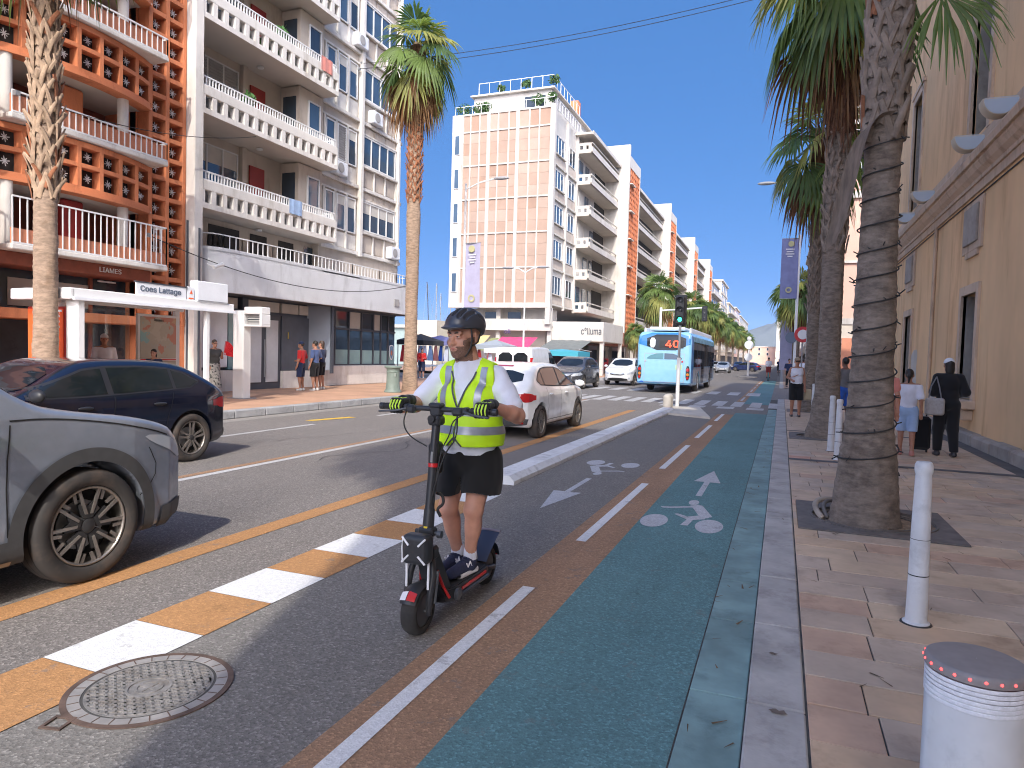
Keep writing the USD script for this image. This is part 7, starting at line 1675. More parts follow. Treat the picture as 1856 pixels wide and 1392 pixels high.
# ---------------------------------------------------------------- the scooter
SK = Thing('electric_scooter', 'black electric scooter with red deck stripes and a white-crossed front bag', 'scooter', (-1.885, 3.98, 0))
SBLK = mat('scooter_black', (.020, .021, .024), .42, var=.15, scale=12); SGREY = mat('scooter_grey', (.075, .08, .09), .35, metallic=.4); SRED = mat('scooter_red', (.50, .012, .015), .35, coat=.3); SREFL = mat('white_reflector', (.72, .73, .75), .3); GRIP = mat('grip_rubber', (.014, .014, .015), .75, bump=.4, bscale=200)
AX = lambda y, z: frame((0, y, z), (0, 1, 0), (0, 0, 1))
def sc_wheel(y, R, W):
    prof = [(R * .66, -W * .48), (R * .8, -W * .54), (R * .93, -W * .42), (R, -W * .14), (R, W * .14), (R * .93, W * .42), (R * .8, W * .54), (R * .66, W * .48), (R * .66, -W * .48)]
    p = SK.part('wheel', MB().lathe(prof, n=48, M=AX(y, R)), mat('scooter_tyre', (.022, .021, .020), .8, var=.35, scale=14) if y < 0 else RUBBER, 50)
    SK.part('hub_motor', MB().lathe([(.001, -W * .42), (R * .55, -W * .42), (R * .665, -W * .36), (R * .665, W * .36), (R * .55, W * .42), (.001, W * .42)], n=32, M=AX(y, R)), SGREY, 40, under=p)
    SK.part('axle', MB().lathe([(.001, -.075), (.012, -.075), (.012, .075), (.001, .075)], n=12, M=AX(y, R)), CHROME, under=p)
YF, YR, RW = -.56, .39, .140
sc_wheel(YF, RW, .094); sc_wheel(YR, RW * .97, .075)
for s in (-1, 1):
    SK.part('fork_leg', MB().tube([(s * .072, YF - .005, RW - .02), (s * .076, YF + .0, RW + .10), (s * .074, YF + .035, .34), (s * .05, YF + .06, .46)], [.016, .020, .020, .018], 10), SBLK, True)
    SK.part('fork_strip', MB().box(s * .070 - .007, s * .070 + .007, YF - .022, YF - .014, .27, .46, .003), SREFL)
    SK.part('fork_spring', MB().tube([(s * .088, YF + .03, .18), (s * .088, YF + .06, .36)], .012, 8), SGREY)
    SK.part('swing_arm', MB().tube([(s * .068, YR, RW * .97), (s * .072, YR - .12, .155), (s * .06, YR - .2, .16)], .018, 8), SBLK, True)
SK.part('fork_crown', MB().box(-.075, .075, YF + .03, YF + .11, .42, .50, .015), SBLK)
a = np.linspace(-.35, 2.2, 16); fv = []
for ang in a: fv.append([(x, YF - math.cos(ang) * (RW + .028 - .5 * abs(x)), RW + math.sin(ang) * (RW + .028 - .5 * abs(x))) for x in (-.05, -.035, 0, .035, .05)])
SK.part('front_fender', MB().grid(np.array(fv)[5:]), SBLK, True)
for x0, m_ in ((-.05, SREFL), (.0, SRED)): SK.part('fender_sticker', MB().grid(np.array([[(x, YF - math.cos(g_) * (RW + .033 - .4 * abs(x)), RW + math.sin(g_) * (RW + .033 - .4 * abs(x))) for x in (x0, x0 + .022, x0 + .044)] for g_ in np.linspace(.62, .95, 5)])), m_, True)
# stem
st0, st1 = V3(0, YF + .085, .47), V3(0, -.385, 1.235)
SK.part('stem', MB().tube([st0 + (st1 - st0) * t_ for t_ in (0, .3, .31, .6, .605, 1)], [.036, .032, .028, .027, .025, .025], 16), SBLK, 60)
sp2 = lambda t_, dy=0., dx=0.: st0 + (st1 - st0) * t_ + V3(dx, dy, 0)
SK.part('red_ring', MB().tube([sp2(.62), sp2(.65)], .0285, 16), SRED); SK.part('silver_stripe', MB().tube([sp2(.66, -.022), sp2(.74, -.022)], .008, 6), METAL_GREY); SK.part('yellow_label', MB().cbox(sp2(.16, -.032), (.022, .006, .03)), mat('label_yellow', (.75, .55, .03), .5))
SK.part('folding_clamp', MB().box(-.05, .05, YF + .055, YF + .13, .545, .60, .012).tube([(-.075, YF + .09, .57), (.075, YF + .09, .57)], .014, 10), SBLK)
SK.part('clamp_knob', MB().tube([(.07, YF + .09, .565), (.095, YF + .09, .565)], .022, 12), SGREY); SK.part('stem_neck', MB().box(-.04, .04, -.43, -.345, 1.19, 1.245, .012), SBLK)
# front bag with a white cross
m, N = solid(lambda p: rbox(p, (0, YF - .02, .50), (.082, .05, .085), .03), (-.12, YF - .12, .38), (.12, YF + .1, .64), .008); fb_ = SK.part('front_bag', m, SBLK, normals=N)
for sx in (-1, 1):
    for sz in (-1, 1): SK.part('cross_strap', MB().tube([(sx * .074, YF - .070, .50 + sz * .072), (sx * .030, YF - .074, .50 + sz * .028)], .006, 6), SREFL, under=fb_)
SK.part('bag_piping', MB().tube([(-.07, YF - .068, .575), (-.085, YF - .05, .5), (-.07, YF - .068, .425)], .004, 5), SREFL, under=fb_)
# deck
dk = Polygon(chaikin([(-.075, -.36), (.075, -.36), (.105, -.24), (.105, .18), (.08, .27), (-.08, .27), (-.105, .18), (-.105, -.24)], 2))
SK.part('deck', MB().poly(dk, .075, M=T4(0, 0, .118)), SBLK, 40); SK.part('deck_mat', MB().poly(dk.buffer(-.012), .006, M=T4(0, 0, .192)), GRIP)
for s in (-1, 1): SK.part('red_stripe', MB().box(s * .103, s * .109, -.20, .17, .158, .178, .002), SRED); SK.part('side_rail', MB().tube([(s * .106, -.26, .135), (s * .108, .2, .135)], .012, 8), SGREY); SK.part('round_cap', MB().lathe([(.001, 0), (.036, 0), (.036, .02), (.022, .026), (.001, .026)], n=20, M=frame((s * .102, -.265, .155), (0, s, 0), (0, 0, 1))), SGREY, 40); SK.part('red_stripe', MB().tube([(s * .085, -.33, .15), (s * .075, -.40, .24), (s * .055, -.44, .34)], .009, 8), SRED, True)
SK.part('deck_neck', MB().add([(-.07, -.34, .12), (.07, -.34, .12), (.045, -.50, .40), (-.045, -.50, .40), (-.07, -.28, .20), (.07, -.28, .20), (.045, -.43, .48), (-.045, -.43, .48)], [[3, 2, 1, 0], [4, 5, 6, 7], [0, 1, 5, 4], [1, 2, 6, 5], [2, 3, 7, 6], [3, 0, 4, 7]]), SBLK)
V = np.array([[(x, .22 + .23 * t_, .215 + .155 * t_ ** .8 - .25 * x * x) for x in (-.085, -.05, 0, .05, .085)] for t_ in np.linspace(0, 1, 7)]); SK.part('foot_rest', MB().grid(V), mat('foot_rest_blue', (.05, .055, .085), .4), True); SK.part('foot_rest_edge', MB().tube([(-.085, .452, .368), (0, .455, .372), (.085, .452, .368)], .010, 8), mat('edge_mauve', (.32, .27, .30), .5))
a = np.linspace(.2, 2.4, 14); fv = [[(x, YR + math.cos(g_) * (RW + .02), RW + math.sin(g_) * (RW + .02)) for x in (-.045, 0, .045)] for g_ in a]; SK.part('rear_fender', MB().grid(np.array(fv)[::-1]), SBLK, True); SK.part('tail_light', MB().box(-.03, .03, YR + .155, YR + .17, .17, .21, .004), LAMP_R)
SK.part('kick_stand', MB().tube([(-.10, -.05, .12), (-.14, .1, .085)], .009, 8), SGREY)
# handlebar
bz, by = BAR[2], BAR[1]
SK.part('handlebar', MB().tube([(-.36, by, bz), (.36, by, bz)], .0155, 14), SBLK)
for s in (-1, 1):
    SK.part('grip', MB().tube([(s * .225, by, bz), (s * .365, by, bz)], .0185, 14), GRIP); SK.part('bar_end', MB().tube([(s * .362, by, bz), (s * .385, by, bz)], .021, 12), SBLK)
    SK.part('brake_lever', MB().tube([(s * .19, by - .03, bz - .004), (s * .25, by - .058, bz - .018), (s * .36, by - .062, bz - .028)], [.008, .007, .006], 8), SGREY, True); SK.part('lever_clamp', MB().cbox((s * .195, by - .008, bz), (.035, .05, .042), .008), SBLK)
SK.part('throttle', MB().cbox((.145, by - .012, bz - .008), (.075, .055, .05), .014), SBLK); SK.part('switch_box', MB().cbox((-.165, by - .01, bz - .006), (.06, .05, .05), .014), SBLK)
SK.part('display', MB().cbox((0, by - .004, bz + .022), (.085, .065, .03), .01), SBLK); SK.part('head_light', MB().tube([(-.005, by - .02, bz - .052), (-.005, by - .065, bz - .055)], .022, 14), SBLK); SK.part('stem_clamp', MB().cbox((0, by, bz - .012), (.075, .055, .062), .012), SBLK)
for pts in ([(-.19, by - .03, bz - .02), (-.20, by - .05, bz - .10), (-.15, by - .05, bz - .17), (-.04, by - .04, bz - .22)], [(.19, by - .03, bz - .02), (.13, by - .06, bz - .06), (.12, by - .06, bz - .14), (.05, by - .045, bz - .24), (.03, by - .07, bz - .55)], [(.15, by - .03, bz - .03), (.16, by - .05, bz - .16), (.07, by - .04, bz - .26), (.03, by - .09, bz - .5)]):
    SK.part('cable', MB().tube(chaikin(np.array(pts), 3, False), .0042, 6), WIRE, True)
m, N = solid(lambda p: rbox(p, (-.045, -.30, .98), (.035, .05, .10), .028), (-.12, -.4, .85), (.04, -.2, 1.12), .009); SK.part('stem_bag', m, SBLK, normals=N)
SK.part('strap_loop', MB().tube(chaikin(np.array([sp2(.42, .03, .02), sp2(.40, .06, .05), sp2(.33, .06, .06), sp2(.30, .03, .03), sp2(.24, .05, .05)]), 2, False), .010, 6), BLACK, True)
# ================================================================ street furniture
BOLL = mat('bollard_paint', (.60, .61, .62), .45, var=.06, scale=5, dirt=(.78, .78, .78), dscale=7)
fb = Thing('light_bollard', 'thick pale grey bollard with a ring of red lights round its grey cap', 'bollard', (.56, 2.31, PZ))
fb.part('post', MB().lathe([(.122, 0), (.122, .02), (.125, .03), (.125, .655)], n=56), BOLL, True)
CAPM = mat('bollard_cap', (.235, .215, .21), .5, var=.08, scale=20)
fb.part('cap', MB().lathe([(.125, .70), (.130, .703), (.131, .718), (.127, .728), (.118, .733), (.001, .735)], n=56), CAPM, 50)
TAPE = mat('reflective_tape_white', (.70, .71, .74), .35, var=.1, scale=60)
for k in range(6): fb.part('tape_band', MB().lathe([(.1262, .618 + k * .0135), (.1275, .6205 + k * .0135), (.1275, .6275 + k * .0135), (.1262, .630 + k * .0135)], n=56), TAPE)
LEDB = mat('red_led_bead', (.8, .03, .03), .2, emit=(1, .06, .06), estr=2.2)
for k in range(22):
    a = k * 2 * math.pi / 22 + .1; fb.part('red_light', MB().tm(trimesh.creation.icosphere(1, .0042), T4(.1305 * math.cos(a), .1305 * math.sin(a), .717)), LEDB, True)
SLIM = [(.075, 0), (.075, .012), (.060, .02), (.058, .10), (.052, .6), (.045, .905), (.043, .915), (.047, .925), (.051, .945), (.050, .975), (.040, .995), (.001, 1.0)]
sb = Thing('slim_bollard', 'slim white tapered bollard with a knob top, nearest on the right pavement', 'bollard', (.83, 4.76, PZ))
sb.part('post', MB().lathe(SLIM, n=32), BOLL, 50); sb.part('base_gasket', MB().lathe([(.09, -.002), (.085, .006), (.06, .008)], n=32), BLACK)
for z in (.52, .30): sb.part('ring_seam', MB().lathe([(.0565 - .004 * (z > .4), z), (.0575 - .004 * (z > .4), z + .003), (.0565 - .004 * (z > .4), z + .006)], n=32), SEAM)
sb.dup((.91, 12.3, PZ), .5, label='slim white bollard just left of the nearest palm, right one of a close pair')
sb.dup((.88, 13.5, PZ), 1.5, label='slim white bollard left one of the close pair before the second palm')
sb.dup((.86, 20.6, PZ), 2.5, label='slim white bollard farthest off, beside the second palm trunk')
dc = Thing('drain_cover', 'small dark metal cover set in the paving beside the thick bollard', 'drain cover', (.50, 2.60, PZ)); dc.part('plate', MB().box(-.10, .10, -.16, .14, -.004, .006, .002), GRILLE)
for k in range(5): dc.part('rib', MB().box(-.08, .08, -.12 + k * .055, -.10 + k * .055, .006, .011), IRON)
# traffic light and the rounded block at the end of the separator
tl = Thing('traffic_light', 'traffic light on a white post showing green before the bus', 'traffic light', (-3.15, 22.95, .06))
tl.part('post', MB().tube([(0, 0, 0), (0, 0, 1.6)], .062, 14), METAL_WHITE, 60); tl.part('upper_post', MB().tube([(0, 0, 1.6), (0, 0, 3.5)], .045, 12), METAL_GREY, 60)
tl.part('housing', MB().box(-.16, .16, -.14, .14, 2.68, 3.62, .05), BLACK); tl.part('backplate', MB().box(-.19, .19, .02, .05, 2.64, 3.66, .02), BLACK)
for k, (zc, m_) in enumerate(((2.85, mat('green_signal', (.02, .6, .35), .3, emit=(.03, 1, .55), estr=3.2)), (3.15, LAMP_D), (3.45, LAMP_D))):
    tl.part('lens', MB().tm(trimesh.creation.icosphere(2, .105), T4(0, -.10, zc) @ np.diag([1, .5, 1, 1])), m_, True)
    a = np.linspace(.2, math.pi - .2, 12); tl.part('hood', MB().grid(np.array([[(.12 * math.cos(q), y, zc + .12 * math.sin(q)) for q in a] for y in (-.13, -.28)])), BLACK, True)
sbk = Thing('stone_block', 'rounded pale stone block at the end of the white separator kerb', 'stone block', (-3.32, 22.1, .06)); m, N = solid(lambda p: rbox(p, (0, 0, .2), (.13, .30, .24), .11), (-.2, -.4, -.06), (.2, .4, .5), .03); sbk.part('block', m, ISLAND, normals=N)
t2 = Thing('signal_gantry', 'black traffic signal hanging from a pale arm over the road behind the bus', 'traffic light', (-7.6, 46, 0)); t2.part('pole', MB().tube([(0, 0, 0), (0, 0, 5.0)], .08, 10), METAL_WHITE); t2.part('arm', MB().tube([(0, 0, 4.8), (2.9, 0, 5.0)], .05, 8), METAL_WHITE); t2.part('housing', MB().box(2.65, 2.98, -.15, .15, 4.1, 5.1, .05), BLACK)
for z in (4.3, 4.6, 4.9): t2.part('lens', MB().tm(trimesh.creation.icosphere(1, .1), T4(2.81, -.12, z) @ np.diag([1, .5, 1, 1])), LAMP_D, True)
# white post beyond the crossing
wp_ = Thing('sign_post', 'white post with round white signs on a small island beyond the crossing', 'sign post', (-3.05, 71, 0)); wp_.part('post', MB().tube([(0, 0, 0), (0, 0, 3.6)], .10, 10), METAL_WHITE); wp_.part('base', MB().lathe([(.9, 0), (.9, .1), (.2, .14), (.001, .15)], n=24), ISLAND)
for z, r in ((3.2, .42), (2.0, .38)): wp_.part('sign_plate', MB().lathe([(.001, 0), (r, 0), (r, .05), (.001, .05)], n=20, M=frame((0, -.12, z), (1, 0, 0), (0, 0, 1))), PANELW)
wp_.part('globe', MB().tm(trimesh.creation.icosphere(2, .22), T4(0, 0, 3.8)), PANELW, True)
# street lamps with banners
LILAC = mat('lilac_banner', (.36, .35, .49), .75, var=.08, scale=1.5); LIL_T = mat('banner_white', (.55, .55, .62), .7); LIL_Y = mat('banner_yellow', (.42, .40, .22), .7); VIOLET = mat('violet_banner', (.17, .19, .36), .75, var=.1)
def lamp(label, loc, H, armv, cat='street lamp', r=.075, two=False):
    t = Thing('street_lamp', label, cat, loc); t.part('pole', MB().tube([(0, 0, 0), (0, 0, H * .5), (0, 0, H)], [r, r * .8, r * .55], 12), METAL_WHITE, 60); t.part('base', MB().lathe([(r * 2.2, 0), (r * 2.2, .03), (r * 1.4, .25), (r * 1.05, .35)], n=16), METAL_WHITE, 40)
    for sg in ((1, -1) if two else (1,)):
        av = np.array(armv, float) * sg; av[2] = armv[2]; zt = H - .1; e = np.array([0, 0, zt]) + av
        t.part('arm', MB().tube([(0, 0, zt - .15), np.array([0, 0, zt]) + av * .5, e], .035, 8), METAL_WHITE)
        d = av.copy(); d[2] = 0; d /= np.linalg.norm(d); M = np.eye(4); M[:3, 0] = d; M[:3, 1] = np.cross([0, 0, 1], d); M[:3, 3] = e
        m, N = solid(lambda p: ell(p, (.25, 0, 0), (.36, .13, .07)), (-.2, -.2, -.12), (.7, .2, .12), .03); t.part('lamp_head', m.move(M), mat_head, 50)
    return t
mat_head = mat('lamp_head_grey', (.33, .34, .36), .4)
lamp('white street lamp with a lilac banner in front of the tan end wall', (-13.0, 27.0, LZ), 8.75, (1.35, .1, .25))
def banner(label, loc, w_, h_, m, seed, flip=1, emb=True):
    t = Thing('banner', label, 'banner', loc); n, k = 5, 12
    V = np.array([[(flip * w_ * i / n, .05 * math.sin(3 * j / k + i * .6 + seed), -h_ * j / k) for j in range(k + 1)] for i in range(n + 1)]); t.part('cloth', MB().grid(V if flip < 0 else V[::-1]), m, True)
    t.part('top_rod', MB().tube([(0, 0, .01), (flip * w_, 0, .01)], .02, 6), METAL_GREY); t.part('lower_rod', MB().tube([(0, 0, -h_), (flip * w_, 0, -h_)], .02, 6), METAL_GREY)
    if emb:
        for q, (za, zb, xa, xb) in enumerate(((.17, .19, .25, .75), (.21, .23, .3, .7), (.25, .27, .25, .75), (.29, .31, .35, .65))): t.part('text_line', MB().box(flip * w_ * xa, flip * w_ * xb, -.075, -.07, -h_ * zb, -h_ * za), LIL_T)
        t.part('round_emblem', MB().poly(Point(0, 0).buffer(.16).difference(Point(0, 0).buffer(.09)), .004, M=frame((flip * w_ * .5, -.072, -h_ * .86), (1, 0, 0), (0, 0, 1))), LIL_Y); t.part('top_emblem', MB().poly(Point(0, 0).buffer(.15), .004, M=frame((flip * w_ * .45, -.072, -h_ * .09), (1, 0, 0), (0, 0, 1))), LIL_Y)
    return t
banner('lilac banner with white lettering on the left street lamp', (-12.92, 26.95, 6.35), .72, 2.75, LILAC, 1)
lamp('thin white double-armed street lamp before the tan end wall', (-13.0, 34.6, LZ), 6.1, (.75, 0, .12), r=.06, two=True).part('finial', MB().tube([(0, 0, 6), (0, 0, 7.5)], .03, 8), METAL_WHITE)
lamp('street lamp whose long arm shows left of the third palm', (.95, 30.5, PZ), 9.0, (-1.6, 0, .05)); 
fp = Thing('banner_pole', 'white pole carrying the violet banner beyond the third palm', 'pole', (.62, 40, PZ)); fp.part('pole', MB().tube([(0, 0, 0), (0, 0, 8.4)], .07, 12), METAL_WHITE); fp.part('round_sign', MB().lathe([(.001, 0), (.3, 0), (.3, .03), (.001, .03)], n=24, M=frame((-.2, -.1, 2.9), (1, 0, 0), (0, 0, 1))), mat('sign_slate', (.09, .12, .18), .4))
banner('tall violet banner hanging left of the third palm', (.60, 39.9, 8.25), .86, 3.2, VIOLET, 2, -1)
banner('lower lilac banner hanging beyond the violet one', (.72, 60, 4.95), .92, 4.0, LILAC, 3, -1, False)
ne = Thing('road_sign', 'round red and white no-entry style sign half hidden by the third palm', 'road sign', (.84, 34, PZ)); ne.part('pole', MB().tube([(0, 0, 0), (0, 0, 3.2)], .03, 8), METAL_GREY); ne.part('disc', MB().lathe([(.001, 0), (.36, 0), (.36, .02), (.001, .02)], n=28, M=frame((0, -.04, 2.85), (1, 0, 0), (0, 0, 1))), mat('sign_red', (.5, .02, .03), .4)); ne.part('white_field', MB().poly(ann(.0, .2) if False else Point(0, 0).buffer(.22), .004, M=frame((0, -.062, 2.85), (1, 0, 0), (0, 0, 1))), PANELW)
rbn = Thing('red_banner', 'vertical red hanging sign between the second and third palm trunks', 'sign', (2.0, 49.2, 4.2)); rbn.part('panel', MB().box(-.55, .35, -.05, .05, 0, 6.2, .02), mat('sign_scarlet', (.55, .05, .03), .6)); rbn.part('bracket', MB().box(.3, .8, -.02, .02, 5.2, 5.26), METAL_GREY)
# green bin
GREEN_P = mat('bin_green', (.17, .215, .185), .5, var=.08, scale=6)
bn = Thing('litter_bin', 'grey-green cast litter bin on the far pavement beside the tall palm', 'litter bin', (-12.6, 20.7, LZ))
bn.part('body', MB().lathe([(.30, 0), (.31, .03), (.25, .12), (.225, .4), (.225, .78), (.25, .84)], n=28), GREEN_P, 40); bn.part('rim', MB().lathe([(.25, .84), (.30, .86), (.305, .90), (.28, .93), (.001, .935)], n=28), GREEN_P, 30); bn.part('badge', MB().cbox((.16, -.16, .62), (.1, .02, .12), M=None), mat('bin_badge', (.25, .29, .26), .5))
for z in (.2, .7): bn.part('hoop', MB().lathe([(.232, z), (.238, z + .015), (.232, z + .03)], n=28), GREEN_P)
# bus shelter
bs = Thing('bus_shelter', 'white framed bus shelter with a flat roof on the far pavement', 'bus shelter', (-13.4, 11.0, LZ)); w = bs.wp
w('roof', MB().box(-14.3, -12.7, 9.15, 13.2, 2.58, 2.64, .01), PANELW); w('front_beam', MB().box(-12.72, -12.62, 9.1, 13.25, 2.44, 2.66, .02), METAL_WHITE); w('rear_beam', MB().box(-14.35, -14.25, 9.1, 13.25, 2.46, 2.64, .02), METAL_WHITE); w('side_beam', MB().box(-14.34, -12.62, 9.05, 9.15, 2.44, 2.66, .02), METAL_WHITE); w('front_gutter', MB().box(-12.62, -12.56, 9.1, 13.25, 2.43, 2.49), PANELW)
w('post', MB().box(-12.96, -12.62, 9.2, 9.36, LZ, 2.46, .02), METAL_WHITE); w('post', MB().box(-12.72, -12.62, 12.36, 12.48, LZ, 2.46, .015), METAL_WHITE); w('rear_post', MB().box(-14.34, -14.24, 12.95, 13.1, LZ, 2.48, .015), METAL_WHITE); w('rear_post', MB().box(-14.34, -14.22, 10.0, 10.1, LZ, 2.48, .015), METAL_WHITE)
PANE = usdkit.material(stage, '/World/Looks/clear_pane', {'f': ('fresnel', {'IOR': 1.45}), 't': ('transparent_bsdf', {'color': (.90, .94, .94)}), 'g': ('glossy_bsdf', {'color': (1, 1, 1), 'roughness': .02}), 'm': ('mix_closure', {})}, [('f.fac', 'm.fac'), ('t.BSDF', 'm.closure1'), ('g.BSDF', 'm.closure2')], surface='m.closure')
w('rear_glass', MB().box(-14.30, -14.29, 10.1, 11.7, .45, 2.4), PANE); w('bench', MB().box(-14.15, -13.75, 10.0, 12.9, .62, .67, .02), METAL_GREY)
for y in (10.4, 12.4): w('bench_leg', MB().box(-14.0, -13.9, y, y + .06, LZ, .62), METAL_GREY)
MAPM = usdkit.material(stage, '/World/Looks/map_print', {'g': ('geometry', {}), 'v': ('voronoi_texture', {'scale': 2.6}), 's': ('separate_color', {}), 'r': ('rgb_ramp', {'interpolate': False, 'ramp': [(0, (.42, .38, .30)), (.45, (.46, .42, .34)), (.6, (.50, .33, .20)), (.72, (.40, .38, .32)), (.82, (.25, .42, .42)), (.93, (.5, .22, .15))]}), 'n': ('noise_texture', {'scale': 3.0, 'detail': 4.0}), 'a': ('vector_math', {'math_type': 'add'}), 'p': ('principled_bsdf', {'roughness': .35})},
    [('g.position', 'n.vector'), ('g.position', 'a.vector1'), ('n.color', 'a.vector2'), ('a.vector', 'v.vector'), ('v.color', 's.color'), ('s.g', 'r.fac'), ('r.color', 'p.base_color')], surface='p.BSDF')
mp = Thing('map_board', 'beige street map board at the back of the bus shelter', 'map board', (-14.15, 12.35, LZ)); mp.wp('board', MB().box(-14.2, -14.12, 11.78, 12.92, .5, 2.34, .01), METAL_WHITE); mp.wp('map', MB().box(-14.12, -14.11, 11.84, 12.86, 1.28, 2.28), MAPM); mp.wp('lower_map', MB().box(-14.12, -14.11, 11.84, 12.86, .56, 1.22), MAPM); mp.wp('title', MB().tm(meshkit.text_mesh('Reseau', .06, .004), frame((-14.105, 12.2, 2.18), (0, 1, 0), (0, 0, 1))), BLACK); mp.wp('red_rule', MB().box(-14.112, -14.104, 11.84, 12.86, 1.24, 1.265), RED_C)
ORG = mat('poster_orange', (.80, .13, .035), .4, var=.06, scale=2)
ad = Thing('advert_panel', 'orange advertising panel with blue and white shapes and the letters NLTE', 'advertising panel', (-13.5, 9.35, LZ)); w = ad.wp
w('case', MB().box(-14.30, -13.0, 9.36, 9.56, .35, 2.32, .02), mat('poster_dark_red', (.35, .03, .02), .4)); w('poster', MB().box(-14.26, -13.22, 9.345, 9.36, .42, 2.27), ORG); w('foot', MB().box(-13.8, -13.5, 9.4, 9.52, LZ, .36), METAL_GREY)
w('lettering', MB().tm(meshkit.text_mesh('NLTE', .19, .005, True), frame((-13.86, 9.342, 1.90), (1, 0, 0), (0, 0, 1)) @ np.diag([.82, 1.25, 1, 1])), PANELW); w('small_lettering', MB().tm(meshkit.text_mesh('LE RESEAU', .055, .004), frame((-13.72, 9.342, 2.16), (1, 0, 0), (0, 0, 1))), PANELW); w('corner_tag', MB().box(-13.45, -13.26, 9.338, 9.345, 2.21, 2.25), PANELW)
fr_ = frame((-14.26, 9.343, .42), (1, 0, 0), (0, 0, 1))
for pol, m_ in (([(.3, .0), (.78, .0), (.72, .22), (.55, .45), (.4, .2)], mat('poster_blue', (.03, .12, .55), .4)), ([(.33, 1.35), (.43, 1.45), (.52, 1.2), (.56, .75), (.50, .45), (.42, .8)], mat('poster_sky', (.35, .5, .72), .4)), ([(.45, .30), (.62, .55), (.98, .85), (.96, .68), (.75, .42), (.5, .22)], PANELW), ([(.25, .28), (.5, .45), (.98, .95), (.6, .55), (.3, .38)], mat('poster_peach', (.75, .45, .35), .4))): w('poster_shape', MB().poly(Polygon(pol), .003, M=fr_), m_); fr_ = fr_.copy(); fr_[1, 3] -= .004
sg = Thing('stop_name_sign', 'white stop name sign reading Coes Lattage standing on the shelter roof', 'sign', (-12.68, 11.1, 2.66)); w = sg.wp
w('plate', MB().box(-12.70, -12.66, 10.52, 11.82, 2.66, 2.92, .006), PANELW); w('top_strip', MB().box(-12.71, -12.65, 10.5, 11.84, 2.92, 2.945), CHAR); w('lettering', MB().tm(meshkit.text_mesh('Coes Lattage', .115, .004, True), frame((-12.657, 10.60, 2.745), (0, 1, 0), (0, 0, 1)) @ np.diag([1.08, 1, 1, 1])), mat('sign_grey_blue', (.10, .13, .18), .5))
sq = Thing('line_symbol', 'small white and orange line symbol beside the stop name sign', 'sign', (-12.68, 11.95, 2.66)); sq.wp('plate', MB().box(-12.70, -12.66, 11.86, 12.04, 2.66, 2.96, .006), PANELW); sq.wp('orange_bar', MB().box(-12.66, -12.655, 11.88, 12.02, 2.68, 2.71), ORG); sq.wp('arrow_mark', MB().poly(Polygon([(0, 0), (.04, .09), (.08, 0)]), .004, M=frame((-12.658, 11.91, 2.8), (0, 1, 0), (0, 0, 1))), ORG)
bb = Thing('white_sign_box', 'blank white sign box on the right end of the shelter roof', 'sign', (-12.65, 12.55, 2.64)); bb.wp('box', MB().box(-12.85, -12.60, 12.08, 13.02, 2.64, 3.12, .015), PANELW); bb.wp('edge_trim', MB().box(-12.605, -12.595, 12.1, 13.0, 2.66, 2.68), METAL_GREY)
kt = Thing('ticket_kiosk', 'tall white information post with a boxed screen head beside the shelter', 'kiosk', (-14.0, 14.95, LZ)); w = kt.wp
w('column', MB().box(-14.2, -13.82, 14.85, 15.15, LZ, 2.62, .02), METAL_WHITE); w('head', MB().box(-13.82, -13.2, 14.85, 15.2, 2.52, 2.72, .02).box(-13.82, -13.2, 14.85, 15.2, 2.18, 2.24, .01).box(-13.28, -13.2, 14.85, 15.2, 2.24, 2.52, .01), METAL_WHITE); w('screen', MB().box(-13.8, -13.3, 14.98, 15.12, 2.25, 2.51), SLATE)
for k in range(4): w('screen_slat', MB().box(-13.8, -13.3, 14.94, 14.99, 2.26 + k * .065, 2.30 + k * .065), LOUVRE)
w('base_plate', MB().box(-14.3, -13.7, 14.75, 15.25, LZ - .01, LZ + .02), METAL_GREY)
# overhead cables
def cable(label, a, b, sag, r=.012):
    a, b = np.array(a, float), np.array(b, float); t = Thing('overhead_cable', label, 'cable', a); P_ = [(b - a) * u - np.array([0, 0, 4 * sag * u * (1 - u)]) for u in np.linspace(0, 1, 24)]; t.part('cable', MB().tube(P_, r, 5), WIRE); t.part('anchor', MB().cbox((0, 0, 0), (.1, .1, .1)), METAL_GREY)
cable('upper of the two thin cables crossing the sky above the avenue', (-16.5, 24.2, 13.35), (3.7, 24.2, 14.3), .55)
cable('lower of the two thin cables crossing the sky above the avenue', (-16.5, 24.0, 13.05), (3.7, 24.0, 14.05), .55)
cable('dark cable slung along the grey shop fascia', (-15.7, 13.4, 4.5), (-15.0, 25.8, 4.45), .75, .014)
cable('thin cable drooping across the orange balconies', (-15.45, 9.9, 6.9), (-15.6, 17.2, 8.2), .35, .01)
